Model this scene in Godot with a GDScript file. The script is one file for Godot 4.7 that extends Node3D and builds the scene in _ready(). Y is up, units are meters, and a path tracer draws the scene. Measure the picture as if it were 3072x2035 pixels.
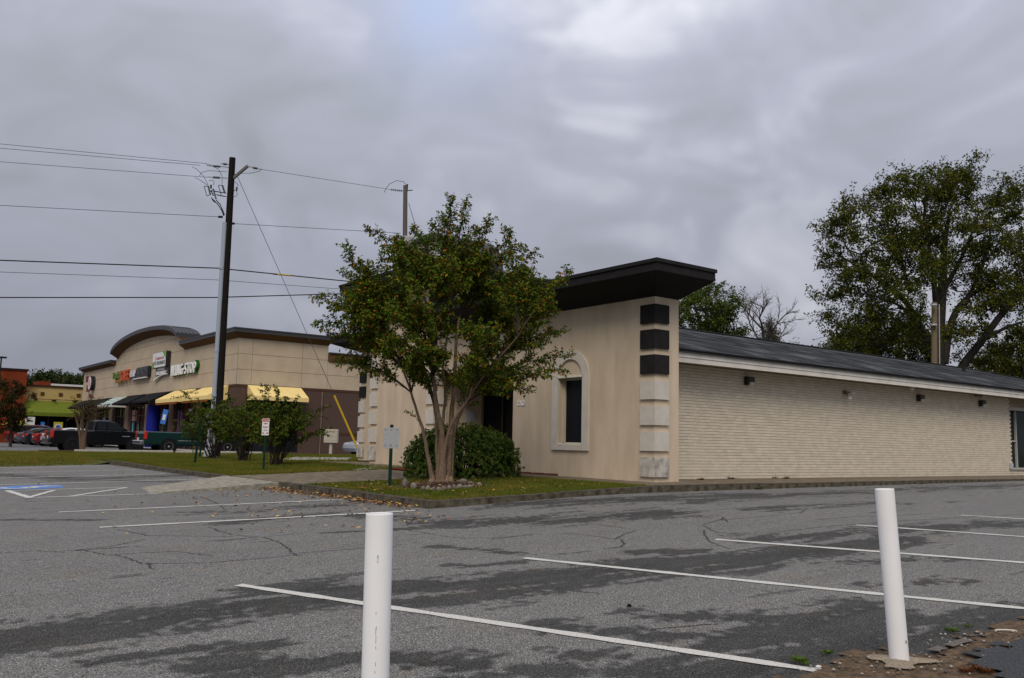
extends Node3D
# World axes follow the near building: x runs along its side wall away from the street front, z runs along the front, y is up.
# y = 0 is the walk at the foot of the building; the camera stands at x = z = 0.

const EYE := Vector3(0, 0.737, 0)
const FOCAL := 2628.4
var view: Basis
var rng := RandomNumberGenerator.new()
var names := {}
var mats := {}


# ---------------------------------------------------------------- mesh collector
class Shape:
	var v := PackedVector3Array()
	var n := PackedVector3Array()
	var c := PackedColorArray()
	var uv := PackedVector2Array()
	var uv2 := PackedVector2Array()
	var tint := Color.WHITE
	var tinted := false

	func tri(a: Vector3, b: Vector3, d: Vector3) -> void:
		var m := (b - a).cross(d - a).normalized()
		v.append(a); v.append(d); v.append(b)
		n.append(m); n.append(m); n.append(m)
		if tinted:
			c.append(tint); c.append(tint); c.append(tint)

	func trin(a: Vector3, b: Vector3, d: Vector3, na: Vector3, nb: Vector3, nd: Vector3) -> void:
		v.append(a); v.append(d); v.append(b)
		n.append(na); n.append(nd); n.append(nb)
		if tinted:
			c.append(tint); c.append(tint); c.append(tint)

	func quad(a: Vector3, b: Vector3, d: Vector3, e: Vector3) -> void:
		tri(a, b, d)
		tri(a, d, e)

	# a convex face, turned outward from centre o
	func face(p: Array, o: Vector3) -> void:
		var mid := Vector3.ZERO
		for q in p:
			mid += q
		mid /= p.size()
		var m: Vector3 = (p[1] - p[0]).cross(p[2] - p[0])
		var flip := m.dot(mid - o) < 0.0
		for i in range(1, p.size() - 1):
			if flip:
				tri(p[0], p[i + 1], p[i])
			else:
				tri(p[0], p[i], p[i + 1])

	func hexa(k: Array) -> void:   # eight corners: bottom 0-3, top 4-7, both in the same turn
		var o := Vector3.ZERO
		for q in k:
			o += q / 8.0
		face([k[0], k[1], k[2], k[3]], o); face([k[4], k[5], k[6], k[7]], o)
		for i in 4:
			var j := (i + 1) % 4
			face([k[i], k[j], k[4 + j], k[4 + i]], o)

	func box(o: Vector3, s: Vector3, b := Basis.IDENTITY) -> void:
		var h := s * 0.5
		var k := []
		for y in [-1, 1]:
			for q in [[-1, -1], [1, -1], [1, 1], [-1, 1]]:
				k.append(o + b * Vector3(q[0] * h.x, y * h.y, q[1] * h.z))
		hexa(k)

	func span(a: Vector3, b: Vector3) -> void:   # a box between two corners
		box((a + b) * 0.5, (b - a).abs())

	func bev(o: Vector3, s: Vector3, r: float, b := Basis.IDENTITY) -> void:   # a box with chamfered edges
		var h := s * 0.5
		var at := func(sx: int, sy: int, sz: int, ax: int) -> Vector3:
			var q := Vector3(sx * h.x, sy * h.y, sz * h.z)
			var ins := Vector3(sx, sy, sz) * r
			for i in 3:
				if i != ax:
					q[i] -= ins[i]
			return o + b * q
		var sg := [-1, 1]
		for s1 in sg:
			face([at.call(s1, -1, -1, 0), at.call(s1, 1, -1, 0), at.call(s1, 1, 1, 0), at.call(s1, -1, 1, 0)], o)
			face([at.call(-1, s1, -1, 1), at.call(1, s1, -1, 1), at.call(1, s1, 1, 1), at.call(-1, s1, 1, 1)], o)
			face([at.call(-1, -1, s1, 2), at.call(1, -1, s1, 2), at.call(1, 1, s1, 2), at.call(-1, 1, s1, 2)], o)
			for s2 in sg:
				face([at.call(s1, s2, -1, 0), at.call(s1, s2, 1, 0), at.call(s1, s2, 1, 1), at.call(s1, s2, -1, 1)], o)
				face([at.call(s1, -1, s2, 0), at.call(s1, 1, s2, 0), at.call(s1, 1, s2, 2), at.call(s1, -1, s2, 2)], o)
				face([at.call(-1, s1, s2, 1), at.call(1, s1, s2, 1), at.call(1, s1, s2, 2), at.call(-1, s1, s2, 2)], o)
				for s3 in sg:
					face([at.call(s1, s2, s3, 0), at.call(s1, s2, s3, 1), at.call(s1, s2, s3, 2)], o)

	func tube(a: Vector3, b: Vector3, ra: float, rb: float, k := 8, caps := true) -> void:
		var d := (b - a).normalized()
		if d.length() < 0.5:
			return
		var x := d.cross(Vector3.UP if absf(d.y) < 0.9 else Vector3.RIGHT).normalized()
		var y := d.cross(x)
		for i in k:
			var p := TAU * i / k
			var q := TAU * (i + 1) / k
			var m0 := x * cos(p) + y * sin(p)
			var m1 := x * cos(q) + y * sin(q)
			trin(a + m0 * ra, a + m1 * ra, b + m1 * rb, m0, m1, m1)
			trin(a + m0 * ra, b + m1 * rb, b + m0 * rb, m0, m1, m0)
			if caps:
				tri(b, b + m0 * rb, b + m1 * rb)
				tri(a, a + m1 * ra, a + m0 * ra)

	func run(p: Array, r: Array, k := 6) -> void:
		for i in p.size() - 1:
			tube(p[i], p[i + 1], r[i], r[i + 1], k, false)

	func lathe(o: Vector3, axis: Vector3, prof: Array, k := 20) -> void:   # profile of [radius, along]
		var d := axis.normalized()
		var x := d.cross(Vector3.UP if absf(d.y) < 0.9 else Vector3.RIGHT).normalized()
		var y := d.cross(x)
		for j in prof.size() - 1:
			var r0: float = prof[j][0]
			var r1: float = prof[j + 1][0]
			var h0: float = prof[j][1]
			var h1: float = prof[j + 1][1]
			var e := Vector2(r1 - r0, h1 - h0)
			if e.length() < 1e-6:
				continue
			e = e.normalized()
			for i in k:
				var p := TAU * i / k
				var q := TAU * (i + 1) / k
				var m0 := x * cos(p) + y * sin(p)
				var m1 := x * cos(q) + y * sin(q)
				var na := (m0 * e.y - d * e.x).normalized()
				var nb := (m1 * e.y - d * e.x).normalized()
				var a := o + m0 * r0 + d * h0
				var b := o + m1 * r0 + d * h0
				var f := o + m1 * r1 + d * h1
				var g := o + m0 * r1 + d * h1
				if r0 > 1e-5:
					trin(a, b, f, na, nb, nb)
				if r1 > 1e-5:
					trin(a, f, g, na, nb, na)

	func prism(poly: PackedVector2Array, t: Transform3D, depth: float) -> void:   # outline in the x-y plane of t, thick along its z
		var p := poly
		var area := 0.0
		for i in p.size():
			area += p[i].cross(p[(i + 1) % p.size()])
		if area < 0.0:
			p = PackedVector2Array()
			for i in poly.size():
				p.append(poly[poly.size() - 1 - i])
		var idx := Geometry2D.triangulate_polygon(p)
		for i in range(0, idx.size(), 3):
			var q := [p[idx[i]], p[idx[i + 1]], p[idx[i + 2]]]
			if (q[1] - q[0]).cross(q[2] - q[0]) < 0.0:
				q = [q[0], q[2], q[1]]
			tri(t * Vector3(q[0].x, q[0].y, depth), t * Vector3(q[1].x, q[1].y, depth), t * Vector3(q[2].x, q[2].y, depth))
			tri(t * Vector3(q[0].x, q[0].y, 0), t * Vector3(q[2].x, q[2].y, 0), t * Vector3(q[1].x, q[1].y, 0))
		for i in p.size():
			var a := p[i]
			var b := p[(i + 1) % p.size()]
			quad(t * Vector3(a.x, a.y, 0), t * Vector3(b.x, b.y, 0), t * Vector3(b.x, b.y, depth), t * Vector3(a.x, a.y, depth))

	func leaf(p: Vector3, d: Vector3, m: Vector3, l: float, w: float, col: Color) -> void:
		var s := d.cross(m).normalized() * w * 0.5
		var up := s.cross(d).normalized()
		var mid := p + d * l * 0.45
		var a := mid + s + up * w * 0.18
		var b := mid - s + up * w * 0.18
		var tip := p + d * l - up * l * 0.08
		var n1 := (a - p).cross(tip - p).normalized()
		var n2 := (tip - p).cross(b - p).normalized()
		v.append(p); v.append(a); v.append(tip)
		n.append(-n1); n.append(-n1); n.append(-n1)
		v.append(p); v.append(tip); v.append(b)
		n.append(-n2); n.append(-n2); n.append(-n2)
		for i in 6:
			c.append(col)

	func done() -> ArrayMesh:
		var a := []
		a.resize(Mesh.ARRAY_MAX)
		a[Mesh.ARRAY_VERTEX] = v
		a[Mesh.ARRAY_NORMAL] = n
		if c.size() == v.size() and v.size():
			a[Mesh.ARRAY_COLOR] = c
		if uv.size() == v.size() and v.size():
			a[Mesh.ARRAY_TEX_UV] = uv
		if uv2.size() == v.size() and v.size():
			a[Mesh.ARRAY_TEX_UV2] = uv2
		var m := ArrayMesh.new()
		if v.size():
			m.add_surface_from_arrays(Mesh.PRIMITIVE_TRIANGLES, a)
		return m


# ---------------------------------------------------------------- nodes
func numbered(called: String) -> String:
	var k: int = names.get(called, 0)
	names[called] = k + 1
	return called if k == 0 else "%s_%03d" % [called, k]


func tag(o: Node3D, label: String, category: String, group := "") -> Node3D:
	o.set_meta("label", label)
	o.set_meta("category", category)
	if group != "":
		o.set_meta("group", group)
	return o


func thing(called: String, label: String, category: String, at := Vector3.ZERO, turn := 0.0, group := "") -> Node3D:
	var o := Node3D.new()
	o.name = numbered(called)
	add_child(o)
	o.position = at
	o.rotation.y = turn
	return tag(o, label, category, group)


func obj(s: Variant, called: String, m: Material, parent: Node = null, at := Vector3.ZERO) -> MeshInstance3D:
	var o := MeshInstance3D.new()
	o.mesh = s.done() if s is Shape else s
	o.material_override = m
	if parent == null:
		o.name = numbered(called)
		add_child(o)
	else:
		o.name = called
		parent.add_child(o, true)
	o.position = at
	return o


# a part whose shape is written in world coordinates, under a thing that is only moved
func wobj(s: Variant, called: String, m: Material, parent: Node3D) -> MeshInstance3D:
	return obj(s, called, m, parent, -parent.position if not parent is MeshInstance3D else Vector3.ZERO)


func struct(s: Variant, called: String, m: Material) -> MeshInstance3D:
	var o := obj(s, called, m)
	o.set_meta("kind", "structure")
	return o


func copy(o: Node3D, at: Vector3, turn: float, label := "") -> Node3D:
	var r: Node3D = o.duplicate()
	var stem := String(o.name)
	if stem.length() > 4 and stem[stem.length() - 4] == "_":
		stem = stem.left(stem.length() - 4)
	r.name = numbered(stem)
	add_child(r)
	r.position = at
	r.rotation.y = turn
	if label != "":
		r.set_meta("label", label)
	return r


func scatter(called: String, mesh: Mesh, m: Material, where: Array, tints: Array, parent: Node = null) -> MultiMeshInstance3D:
	var mm := MultiMesh.new()
	mm.transform_format = MultiMesh.TRANSFORM_3D
	mm.use_colors = not tints.is_empty()
	mm.mesh = mesh
	mm.instance_count = where.size()
	for i in where.size():
		mm.set_instance_transform(i, where[i])
		if mm.use_colors:
			mm.set_instance_color(i, tints[i])
	var o := MultiMeshInstance3D.new()
	o.multimesh = mm
	o.material_override = m
	if parent == null:
		o.name = numbered(called)
		add_child(o)
	else:
		o.name = called
		parent.add_child(o, true)
	o.set_meta("kind", "stuff")
	return o


# ---------------------------------------------------------------- materials (colours are linear base colours)
func lin(r: float, g: float, b: float) -> Color:
	return Color(r, g, b).linear_to_srgb()


func mat(r: float, g: float, b: float, rough := 0.8, metal := 0.0) -> StandardMaterial3D:
	var key := "%s %s %s %s %s" % [r, g, b, rough, metal]
	if not mats.has(key):
		var m := StandardMaterial3D.new()
		m.albedo_color = lin(r, g, b)
		m.roughness = rough
		m.metallic = metal
		m.metallic_specular = 0.5 if rough < 0.45 or metal > 0.0 else 0.2
		mats[key] = m
	return mats[key]


func noise(kind: int, freq: float, oct: int, sd: int) -> FastNoiseLite:
	var f := FastNoiseLite.new()
	f.noise_type = kind
	f.frequency = freq
	f.fractal_octaves = oct
	f.seed = sd
	return f


# a seamless two-colour mottle with fine specks: base colours are linear
func mottle(size: int, a: Color, b: Color, freq: float, oct: int, sd: int, speck := 0.0, power := 1.0, chips := 0) -> ImageTexture:
	var d := noise(FastNoiseLite.TYPE_SIMPLEX_SMOOTH, freq, oct, sd).get_seamless_image(size, size).get_data()
	var r := RandomNumberGenerator.new()
	r.seed = sd
	var out := PackedByteArray()
	out.resize(size * size * 3)
	var lut := []
	for i in 256:
		lut.append(a.lerp(b, pow(i / 255.0, power)))
	for i in size * size:
		var q: Color = lut[d[i]]
		var k := 1.0 + (r.randf() - 0.5) * 2.0 * speck
		var s := Color(q.r * k, q.g * k, q.b * k).linear_to_srgb()
		out[i * 3] = clampi(int(s.r * 255.0 + 0.5), 0, 255)
		out[i * 3 + 1] = clampi(int(s.g * 255.0 + 0.5), 0, 255)
		out[i * 3 + 2] = clampi(int(s.b * 255.0 + 0.5), 0, 255)
	for i in chips:   # loose pale and dark stones in the surface
		var x := r.randi_range(0, size - 1)
		var y := r.randi_range(0, size - 1)
		var k := r.randf_range(0.25, 0.55) if r.randf() < 0.45 else r.randf_range(1.25, 1.75)
		for e in ([[0, 0], [1, 0], [0, 1], [1, 1], [2, 0], [2, 1]] if r.randf() < 0.5 else [[0, 0], [1, 0], [0, 1], [1, 1]]):
			var at: int = (((y + e[1]) % size) * size + (x + e[0]) % size) * 3
			for c in 3:
				out[at + c] = clampi(int(out[at + c] * k), 0, 235)
	return ImageTexture.create_from_image(Image.create_from_data(size, size, false, Image.FORMAT_RGB8, out))


func bump_tex(size: int, freq: float, oct: int, sd: int, speck := 0.3) -> ImageTexture:
	var d := noise(FastNoiseLite.TYPE_SIMPLEX, freq, oct, sd).get_seamless_image(size, size).get_data()
	var r := RandomNumberGenerator.new()
	r.seed = sd
	for i in d.size():
		d[i] = clampi(int(d[i] * (1.0 - speck) + r.randi_range(0, 255) * speck), 0, 255)
	return ImageTexture.create_from_image(Image.create_from_data(size, size, false, Image.FORMAT_L8, d))


# a material of a surface with grain: triplanar in world metres
func grained(a: Color, b: Color, metres: float, freq: float, rough: float, sd: int, speck := 0.06, relief := 0.0, power := 1.0) -> StandardMaterial3D:
	var m := StandardMaterial3D.new()
	m.albedo_texture = mottle(512, a, b, freq, 5, sd, speck, power)
	m.uv1_triplanar = true
	m.uv1_world_triplanar = true
	m.uv1_scale = Vector3.ONE / metres
	m.roughness = rough
	m.metallic_specular = 0.2
	if relief > 0.0:
		m.heightmap_enabled = true
		m.heightmap_texture = bump_tex(256, 0.06, 4, sd + 7, 0.35)
		m.heightmap_scale = relief
	return m


func leafy(rough := 0.55) -> StandardMaterial3D:
	var m := StandardMaterial3D.new()
	m.vertex_color_use_as_albedo = true
	m.roughness = rough
	m.metallic_specular = 0.12
	m.backlight_enabled = true
	m.backlight = Color(0.42, 0.46, 0.16)
	return m


func glass_dark(r := 0.02, g := 0.024, b := 0.028) -> StandardMaterial3D:
	var m := mat(r, g, b, 0.08)
	m.metallic_specular = 0.16
	return m


# ---------------------------------------------------------------- photo pixels to places
func ray(px: float, py: float) -> Vector3:
	return view * Vector3((px - 1536.0) / FOCAL, -(py - 1017.5) / FOCAL, -1.0)


func on_x(px: float, py: float, x: float) -> Vector3:
	var r := ray(px, py)
	return EYE + r * ((x - EYE.x) / r.x)


func on_z(px: float, py: float, z: float) -> Vector3:
	var r := ray(px, py)
	return EYE + r * ((z - EYE.z) / r.z)


func at_depth(px: float, py: float, d: float) -> Vector3:
	return EYE + ray(px, py) * d


func on_ground(px: float, py: float, h: Callable) -> Vector3:
	var r := ray(px, py)
	var t := 5.0
	for i in 60:
		var p := EYE + r * t
		t += 0.5 * ((h.call(p.x, p.z) - EYE.y) / r.y - t)
	return EYE + r * t


func soft(t: float) -> float:
	return 0.6 * log(1.0 + exp(clampf(t / 0.6, -40.0, 40.0)))


# height of the asphalt car park, which falls towards the camera
func lot(x: float, z: float) -> float:
	var q := clampf(x, -6.0, 34.0)
	var u := maxf(-z, -6.0)
	return -0.28 + 0.025 * (q - 7.13) + 0.02 * soft(q - 7.13) - 0.04 * soft(q - 10.8) - 0.0277 * soft(11.4 - u)


# height of the raised ground round the buildings
func pad(x: float, z: float) -> float:
	var u := -z
	var h := -0.18 + 0.0327 * clampf(x - 7.13, 0.0, 5.5)
	var k := smoothstep(24.0, 34.0, u)
	h = lerpf(h, -0.16, k)
	if x < 7.13:
		h = lerpf(lot(x, z) - 0.03, -0.16, smoothstep(30.2, 34.5, u))
	return h


func sheet(x0: float, x1: float, z0: float, z1: float, step: float, h: Callable, lift := 0.0, tile := 1.6) -> Shape:
	var s := Shape.new()
	var nx := maxi(1, int(ceil((x1 - x0) / step)))
	var nz := maxi(1, int(ceil((z1 - z0) / step)))
	for i in nx:
		for j in nz:
			var xa := lerpf(x0, x1, float(i) / nx)
			var xb := lerpf(x0, x1, float(i + 1) / nx)
			var za := lerpf(z0, z1, float(j) / nz)
			var zb := lerpf(z0, z1, float(j + 1) / nz)
			var p := [Vector3(xa, h.call(xa, za) + lift, za), Vector3(xa, h.call(xa, zb) + lift, zb), Vector3(xb, h.call(xb, zb) + lift, zb), Vector3(xb, h.call(xb, za) + lift, za)]
			s.quad(p[0], p[1], p[2], p[3])
			for q in [0, 2, 1, 0, 3, 2]:
				s.uv.append(Vector2(p[q].x, p[q].z) / tile)
				s.uv2.append(Vector2(p[q].x / 32.0, (-p[q].z - 1.0) / 32.0))
	return s


func _ready() -> void:
	rng.seed = 20762
	# camera
	var cam := Camera3D.new()
	cam.name = "camera"
	cam.rotation_order = EULER_ORDER_YXZ
	cam.rotation = Vector3(deg_to_rad(6.732), deg_to_rad(-37.154), deg_to_rad(1.251))
	cam.position = EYE
	cam.fov = 42.324
	cam.near = 0.05
	cam.far = 2000.0
	add_child(cam)
	cam.current = true
	view = Basis.from_euler(cam.rotation, EULER_ORDER_YXZ)
	# sky, exposure
	var env := Environment.new()
	env.background_mode = Environment.BG_SKY
	env.sky = Sky.new()
	var pano := PanoramaSkyMaterial.new()
	pano.panorama = sky_picture()
	env.sky.sky_material = pano
	env.background_energy_multiplier = 1.0
	env.tonemap_mode = Environment.TONE_MAPPER_LINEAR
	env.tonemap_exposure = 1.12
	env.sdfgi_enabled = true
	env.ssao_enabled = true
	env.ssil_enabled = true
	var we := WorldEnvironment.new()
	we.name = "environment"
	we.environment = env
	add_child(we)
	# sun behind the clouds: wide and weak, high behind the camera
	var sun := DirectionalLight3D.new()
	sun.name = "sun"
	sun.light_energy = 0.5
	sun.light_color = Color(1.0, 0.95, 0.88)
	sun.light_angular_distance = 28.0
	sun.shadow_enabled = true
	add_child(sun)
	sun.look_at_from_position(Vector3(-0.72, 1.0, 0.78) * 10.0, Vector3.ZERO)

	build_ground()
	build_shop()
	build_mall()
	build_far_restaurant()
	build_trees()
	build_poles()
	build_signs()
	build_vehicles()
	build_small()


# an overcast sky: grey-blue layers, thinner and brighter in places, brightening towards the zenith as such skies do
func sky_picture() -> ImageTexture:
	var w := 1280
	var h := 640
	var im := Image.create(w, h, false, Image.FORMAT_RGBF)
	var big := noise(FastNoiseLite.TYPE_SIMPLEX_SMOOTH, 1.3, 3, 11)
	var mid := noise(FastNoiseLite.TYPE_SIMPLEX_SMOOTH, 4.2, 4, 5)
	var fine := noise(FastNoiseLite.TYPE_SIMPLEX_SMOOTH, 13.0, 4, 6)
	var warp := noise(FastNoiseLite.TYPE_SIMPLEX_SMOOTH, 2.6, 2, 23)
	# thin places and thick places of the cloud deck: [pixel, pixel, width and height in degrees, tilt, amount]
	var spots := []
	for a in [[1880, 300, 4.2, 10.0, 0.35, 0.5], [2010, 150, 3.0, 4.0, -0.7, 0.35], [1720, 250, 3.0, 6.0, 0.3, 0.3], [2280, 400, 6.0, 1.6, 0.55, 0.34], [2130, 490, 5.0, 1.8, 0.1, 0.25], [960, 170, 3.2, 5.0, 0.5, 0.22],
			[880, 390, 6.0, 3.0, -0.2, 0.2], [2300, 800, 6.0, 4.0, 0.2, 0.28], [300, 620, 8.0, 3.0, 0.1, 0.12], [2950, 900, 5.0, 4.0, 0.0, 0.42],
			[2080, 270, 5.0, 4.0, 0.2, -0.28], [2500, 200, 8.0, 6.0, 0.0, -0.16], [600, 200, 9.0, 6.0, 0.2, -0.18], [250, 300, 8.0, 7.0, 0.0, -0.2], [1250, 430, 6.0, 4.0, 0.1, -0.14], [1150, 250, 4.0, 4.0, 0.3, -0.16], [330, 700, 7.0, 2.6, 0.1, -0.26], [1450, 560, 7.0, 3.0, 0.1, -0.1],
			[120, 950, 9.0, 4.0, 0.0, -0.2], [2700, 450, 8.0, 5.0, 0.1, -0.12], [1950, 600, 7.0, 2.5, 0.1, -0.1]]:
		spots.append([ray(a[0], a[1]).normalized(), deg_to_rad(a[2]), deg_to_rad(a[3]), a[4], a[5]])
	var blue: Vector3 = ray(1340, -10).normalized()
	var rt := view.x
	var upv := view.y
	for j in h:
		var el := (0.5 - (j + 0.5) / h) * PI
		var sy := sin(el)
		for i in w:
			var az := (i + 0.5) / w * TAU
			if sy < -0.06:
				im.set_pixel(i, j, Color(0.12, 0.12, 0.11))
				continue
			var d := Vector3(sin(az) * cos(el), sy, -cos(az) * cos(el))
			var p := Vector3(d.x, d.y * 1.8, d.z)
			var q := p + Vector3(warp.get_noise_3dv(p), warp.get_noise_3dv(p + Vector3(9, 4, 2)) * 0.6, warp.get_noise_3dv(p + Vector3(3, 7, 5))) * 0.22
			var f := 0.5 * big.get_noise_3dv(q) + 0.55 * mid.get_noise_3dv(q) + 0.22 * fine.get_noise_3dv(q)
			var wx := 0.045 * mid.get_noise_3dv(p + Vector3(4, 1, 8)) + 0.02 * fine.get_noise_3dv(p + Vector3(1, 5, 3))
			var wy := 0.045 * mid.get_noise_3dv(p + Vector3(7, 3, 1)) + 0.02 * fine.get_noise_3dv(p + Vector3(6, 2, 9))
			var t := f * 0.95
			for s in spots:
				var e: Vector3 = d - s[0]
				if e.length_squared() > 0.12:
					continue
				var ex := e.dot(rt) + wx
				var ey := e.dot(upv) + wy
				var rx: float = (ex * cos(s[3]) + ey * sin(s[3])) / s[1]
				var ry: float = (-ex * sin(s[3]) + ey * cos(s[3])) / s[2]
				t += s[4] * 0.62 * exp(-(rx * rx + ry * ry) * 0.8 + 1.6 * f)
			t = clampf(t, -0.9, 1.1)
			var c := Vector3(0.356, 0.371, 0.446)
			if t > 0.0:
				c = c.lerp(Vector3(0.56, 0.57, 0.635), minf(t * 1.25, 1.0))
			else:
				c = c.lerp(Vector3(0.272, 0.294, 0.332), minf(-t * 1.4, 1.0))
			var bl := exp(-(d - blue).length_squared() / 0.006) * clampf(0.75 - t, 0.0, 1.0)
			c = c.lerp(Vector3(0.37, 0.45, 0.66), bl * 0.75)
			c *= (1.0 + 2.0 * maxf(sy, 0.0)) / (1.0 + 2.0 * 0.24)
			im.set_pixel(i, j, Color(c.x, c.y, c.z))
	return ImageTexture.create_from_image(im)


# ---------------------------------------------------------------- car park, kerbs, lawns, walks
func wet_and_worn() -> ImageTexture:
	# 32 x 32 m of the car park: damp patches that lie along the lanes, stains and cracks; multiplies the grain
	var n := 1024
	var a := noise(FastNoiseLite.TYPE_SIMPLEX_SMOOTH, 0.55, 4, 3)
	var b := noise(FastNoiseLite.TYPE_SIMPLEX_SMOOTH, 1.6, 4, 8)
	var fine := noise(FastNoiseLite.TYPE_SIMPLEX_SMOOTH, 7.0, 3, 4)
	var rust := noise(FastNoiseLite.TYPE_SIMPLEX_SMOOTH, 0.9, 3, 41)
	# damp patches seen in the photograph: [polyline of pixels, half width in metres along z, strength]
	var damp := []
	for g in [[[[-60, 1930], [350, 1885], [760, 1815], [1000, 1790]], 0.36, 1.0], [[[840, 1775], [1180, 1765], [1560, 1745], [1900, 1700], [2250, 1680], [2700, 1620]], 0.36, 0.95], [[[1150, 1820], [1500, 1785], [1900, 1730], [2300, 1690]], 0.26, 0.8],
			[[[260, 1995], [560, 1955], [820, 1935]], 0.12, 0.9], [[[640, 2010], [1100, 1985], [1420, 2000]], 0.26, 0.9], [[[1300, 2040], [1500, 2010], [1720, 2020]], 0.14, 0.7], [[[1950, 1850], [2300, 1860], [2650, 1850], [2900, 1870]], 0.2, 0.85], [[[2150, 1930], [2450, 1890], [2620, 1830]], 0.3, 0.95],
			[[[1650, 1880], [1900, 1905], [2200, 1920]], 0.2, 0.8], [[[2000, 2040], [2300, 2010], [2600, 1960], [2900, 1900], [3100, 1850]], 0.4, 1.0], [[[2300, 1620], [2600, 1600], [3072, 1570]], 0.4, 0.7], [[[2250, 1530], [2700, 1510]], 0.3, 0.6],
			[[[1330, 1570], [1700, 1560], [2000, 1540]], 0.45, 0.8], [[[1500, 1515], [1900, 1500], [2300, 1485]], 0.5, 0.75], [[[2050, 1505], [2600, 1475], [3072, 1455]], 0.5, 0.6], [[[1300, 1640], [1540, 1660]], 0.12, 0.7], [[[1900, 1660], [2100, 1655]], 0.2, 0.8],
			[[[700, 1560], [1000, 1545], [1250, 1555]], 0.3, 0.6], [[[300, 1440], [620, 1450]], 0.5, 0.5], [[[0, 1560], [300, 1562]], 0.12, 0.7], [[[650, 1575], [800, 1560]], 0.15, 0.7], [[[1000, 1600], [1230, 1585]], 0.14, 0.6], [[[600, 1540], [1100, 1510]], 0.35, 0.55],
			[[[0, 1425], [250, 1440], [560, 1425]], 0.7, 0.6], [[[1350, 1700], [1560, 1690]], 0.1, 0.7], [[[1450, 1760], [1760, 1735]], 0.15, 0.9], [[[2450, 1690], [2900, 1680]], 0.2, 0.5], [[[2600, 1760], [2900, 1745]], 0.15, 0.6], [[[1650, 1960], [1900, 1975]], 0.14, 0.6]]:
		var pts := []
		for q in g[0]:
			var p := on_ground(q[0], q[1], lot)
			pts.append(Vector2(p.x, p.z))
		damp.append([pts, g[1], g[2]])
	# rasterise the damp strokes coarsely
	var field := PackedFloat32Array()
	field.resize(n * n)
	var px := 32.0 / n
	for g in damp:
		var lo := Vector2(1e9, 1e9)
		var hi := -lo
		for q in g[0]:
			lo = lo.min(q)
			hi = hi.max(q)
		var reach: float = g[1] * 3.2
		var i0 := clampi(int((lo.x - reach) / px), 0, n - 1)
		var i1 := clampi(int((hi.x + reach) / px), 0, n - 1)
		var j0 := clampi(int((-hi.y - reach - 1.0) / px), 0, n - 1)
		var j1 := clampi(int((-lo.y + reach - 1.0) / px), 0, n - 1)
		for j in range(j0, j1 + 1):
			for i in range(i0, i1 + 1):
				var p := Vector2(i * px, -(j * px + 1.0))
				var best := 1e9
				for k in g[0].size() - 1:
					best = minf(best, p.distance_to(Geometry2D.get_closest_point_to_segment(p, g[0][k], g[0][k + 1])))
				var e: float = g[2] * (1.0 - best / (g[1] * 1.9))
				field[j * n + i] = maxf(field[j * n + i], e)
	var out := PackedByteArray()
	out.resize(n * n * 3)
	for j in n:
		for i in n:
			var x := i * px
			var z := j * px
			var big := a.get_noise_2d(x * 0.45, z * 1.7)
			var m := b.get_noise_2d(x * 0.42, z * 2.0)
			var f := fine.get_noise_2d(x, z)
			var e: float = field[j * n + i] + 0.6 * m + 0.34 * f + 0.18 * big - 0.24
			var wet := smoothstep(0.06, 0.36, e)
			wet = maxf(wet, 0.8 * smoothstep(0.36, 0.5, 0.62 * big + 0.5 * m + 0.15 * f))
			var k := lerpf(1.1, 0.36 + 0.12 * m, wet) * (1.0 + 0.10 * big + 0.10 * m + 0.06 * f)
			var ru := smoothstep(0.28, 0.6, rust.get_noise_2d(x, z * 1.3) + 0.4 * f) * 0.38
			var q := Vector3(1.0, 0.985, 0.95).lerp(Vector3(1.05, 0.9, 0.76), ru) * k * 0.78
			out[(j * n + i) * 3] = clampi(int(pow(q.x, 1.0 / 2.2) * 255.0), 0, 255)
			out[(j * n + i) * 3 + 1] = clampi(int(pow(q.y, 1.0 / 2.2) * 255.0), 0, 255)
			out[(j * n + i) * 3 + 2] = clampi(int(pow(q.z, 1.0 / 2.2) * 255.0), 0, 255)
	var im := Image.create_from_data(n, n, false, Image.FORMAT_RGB8, out)
	im.resize(2048, 2048, Image.INTERPOLATE_CUBIC)
	# cracks
	var r := RandomNumberGenerator.new()
	r.seed = 77
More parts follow.
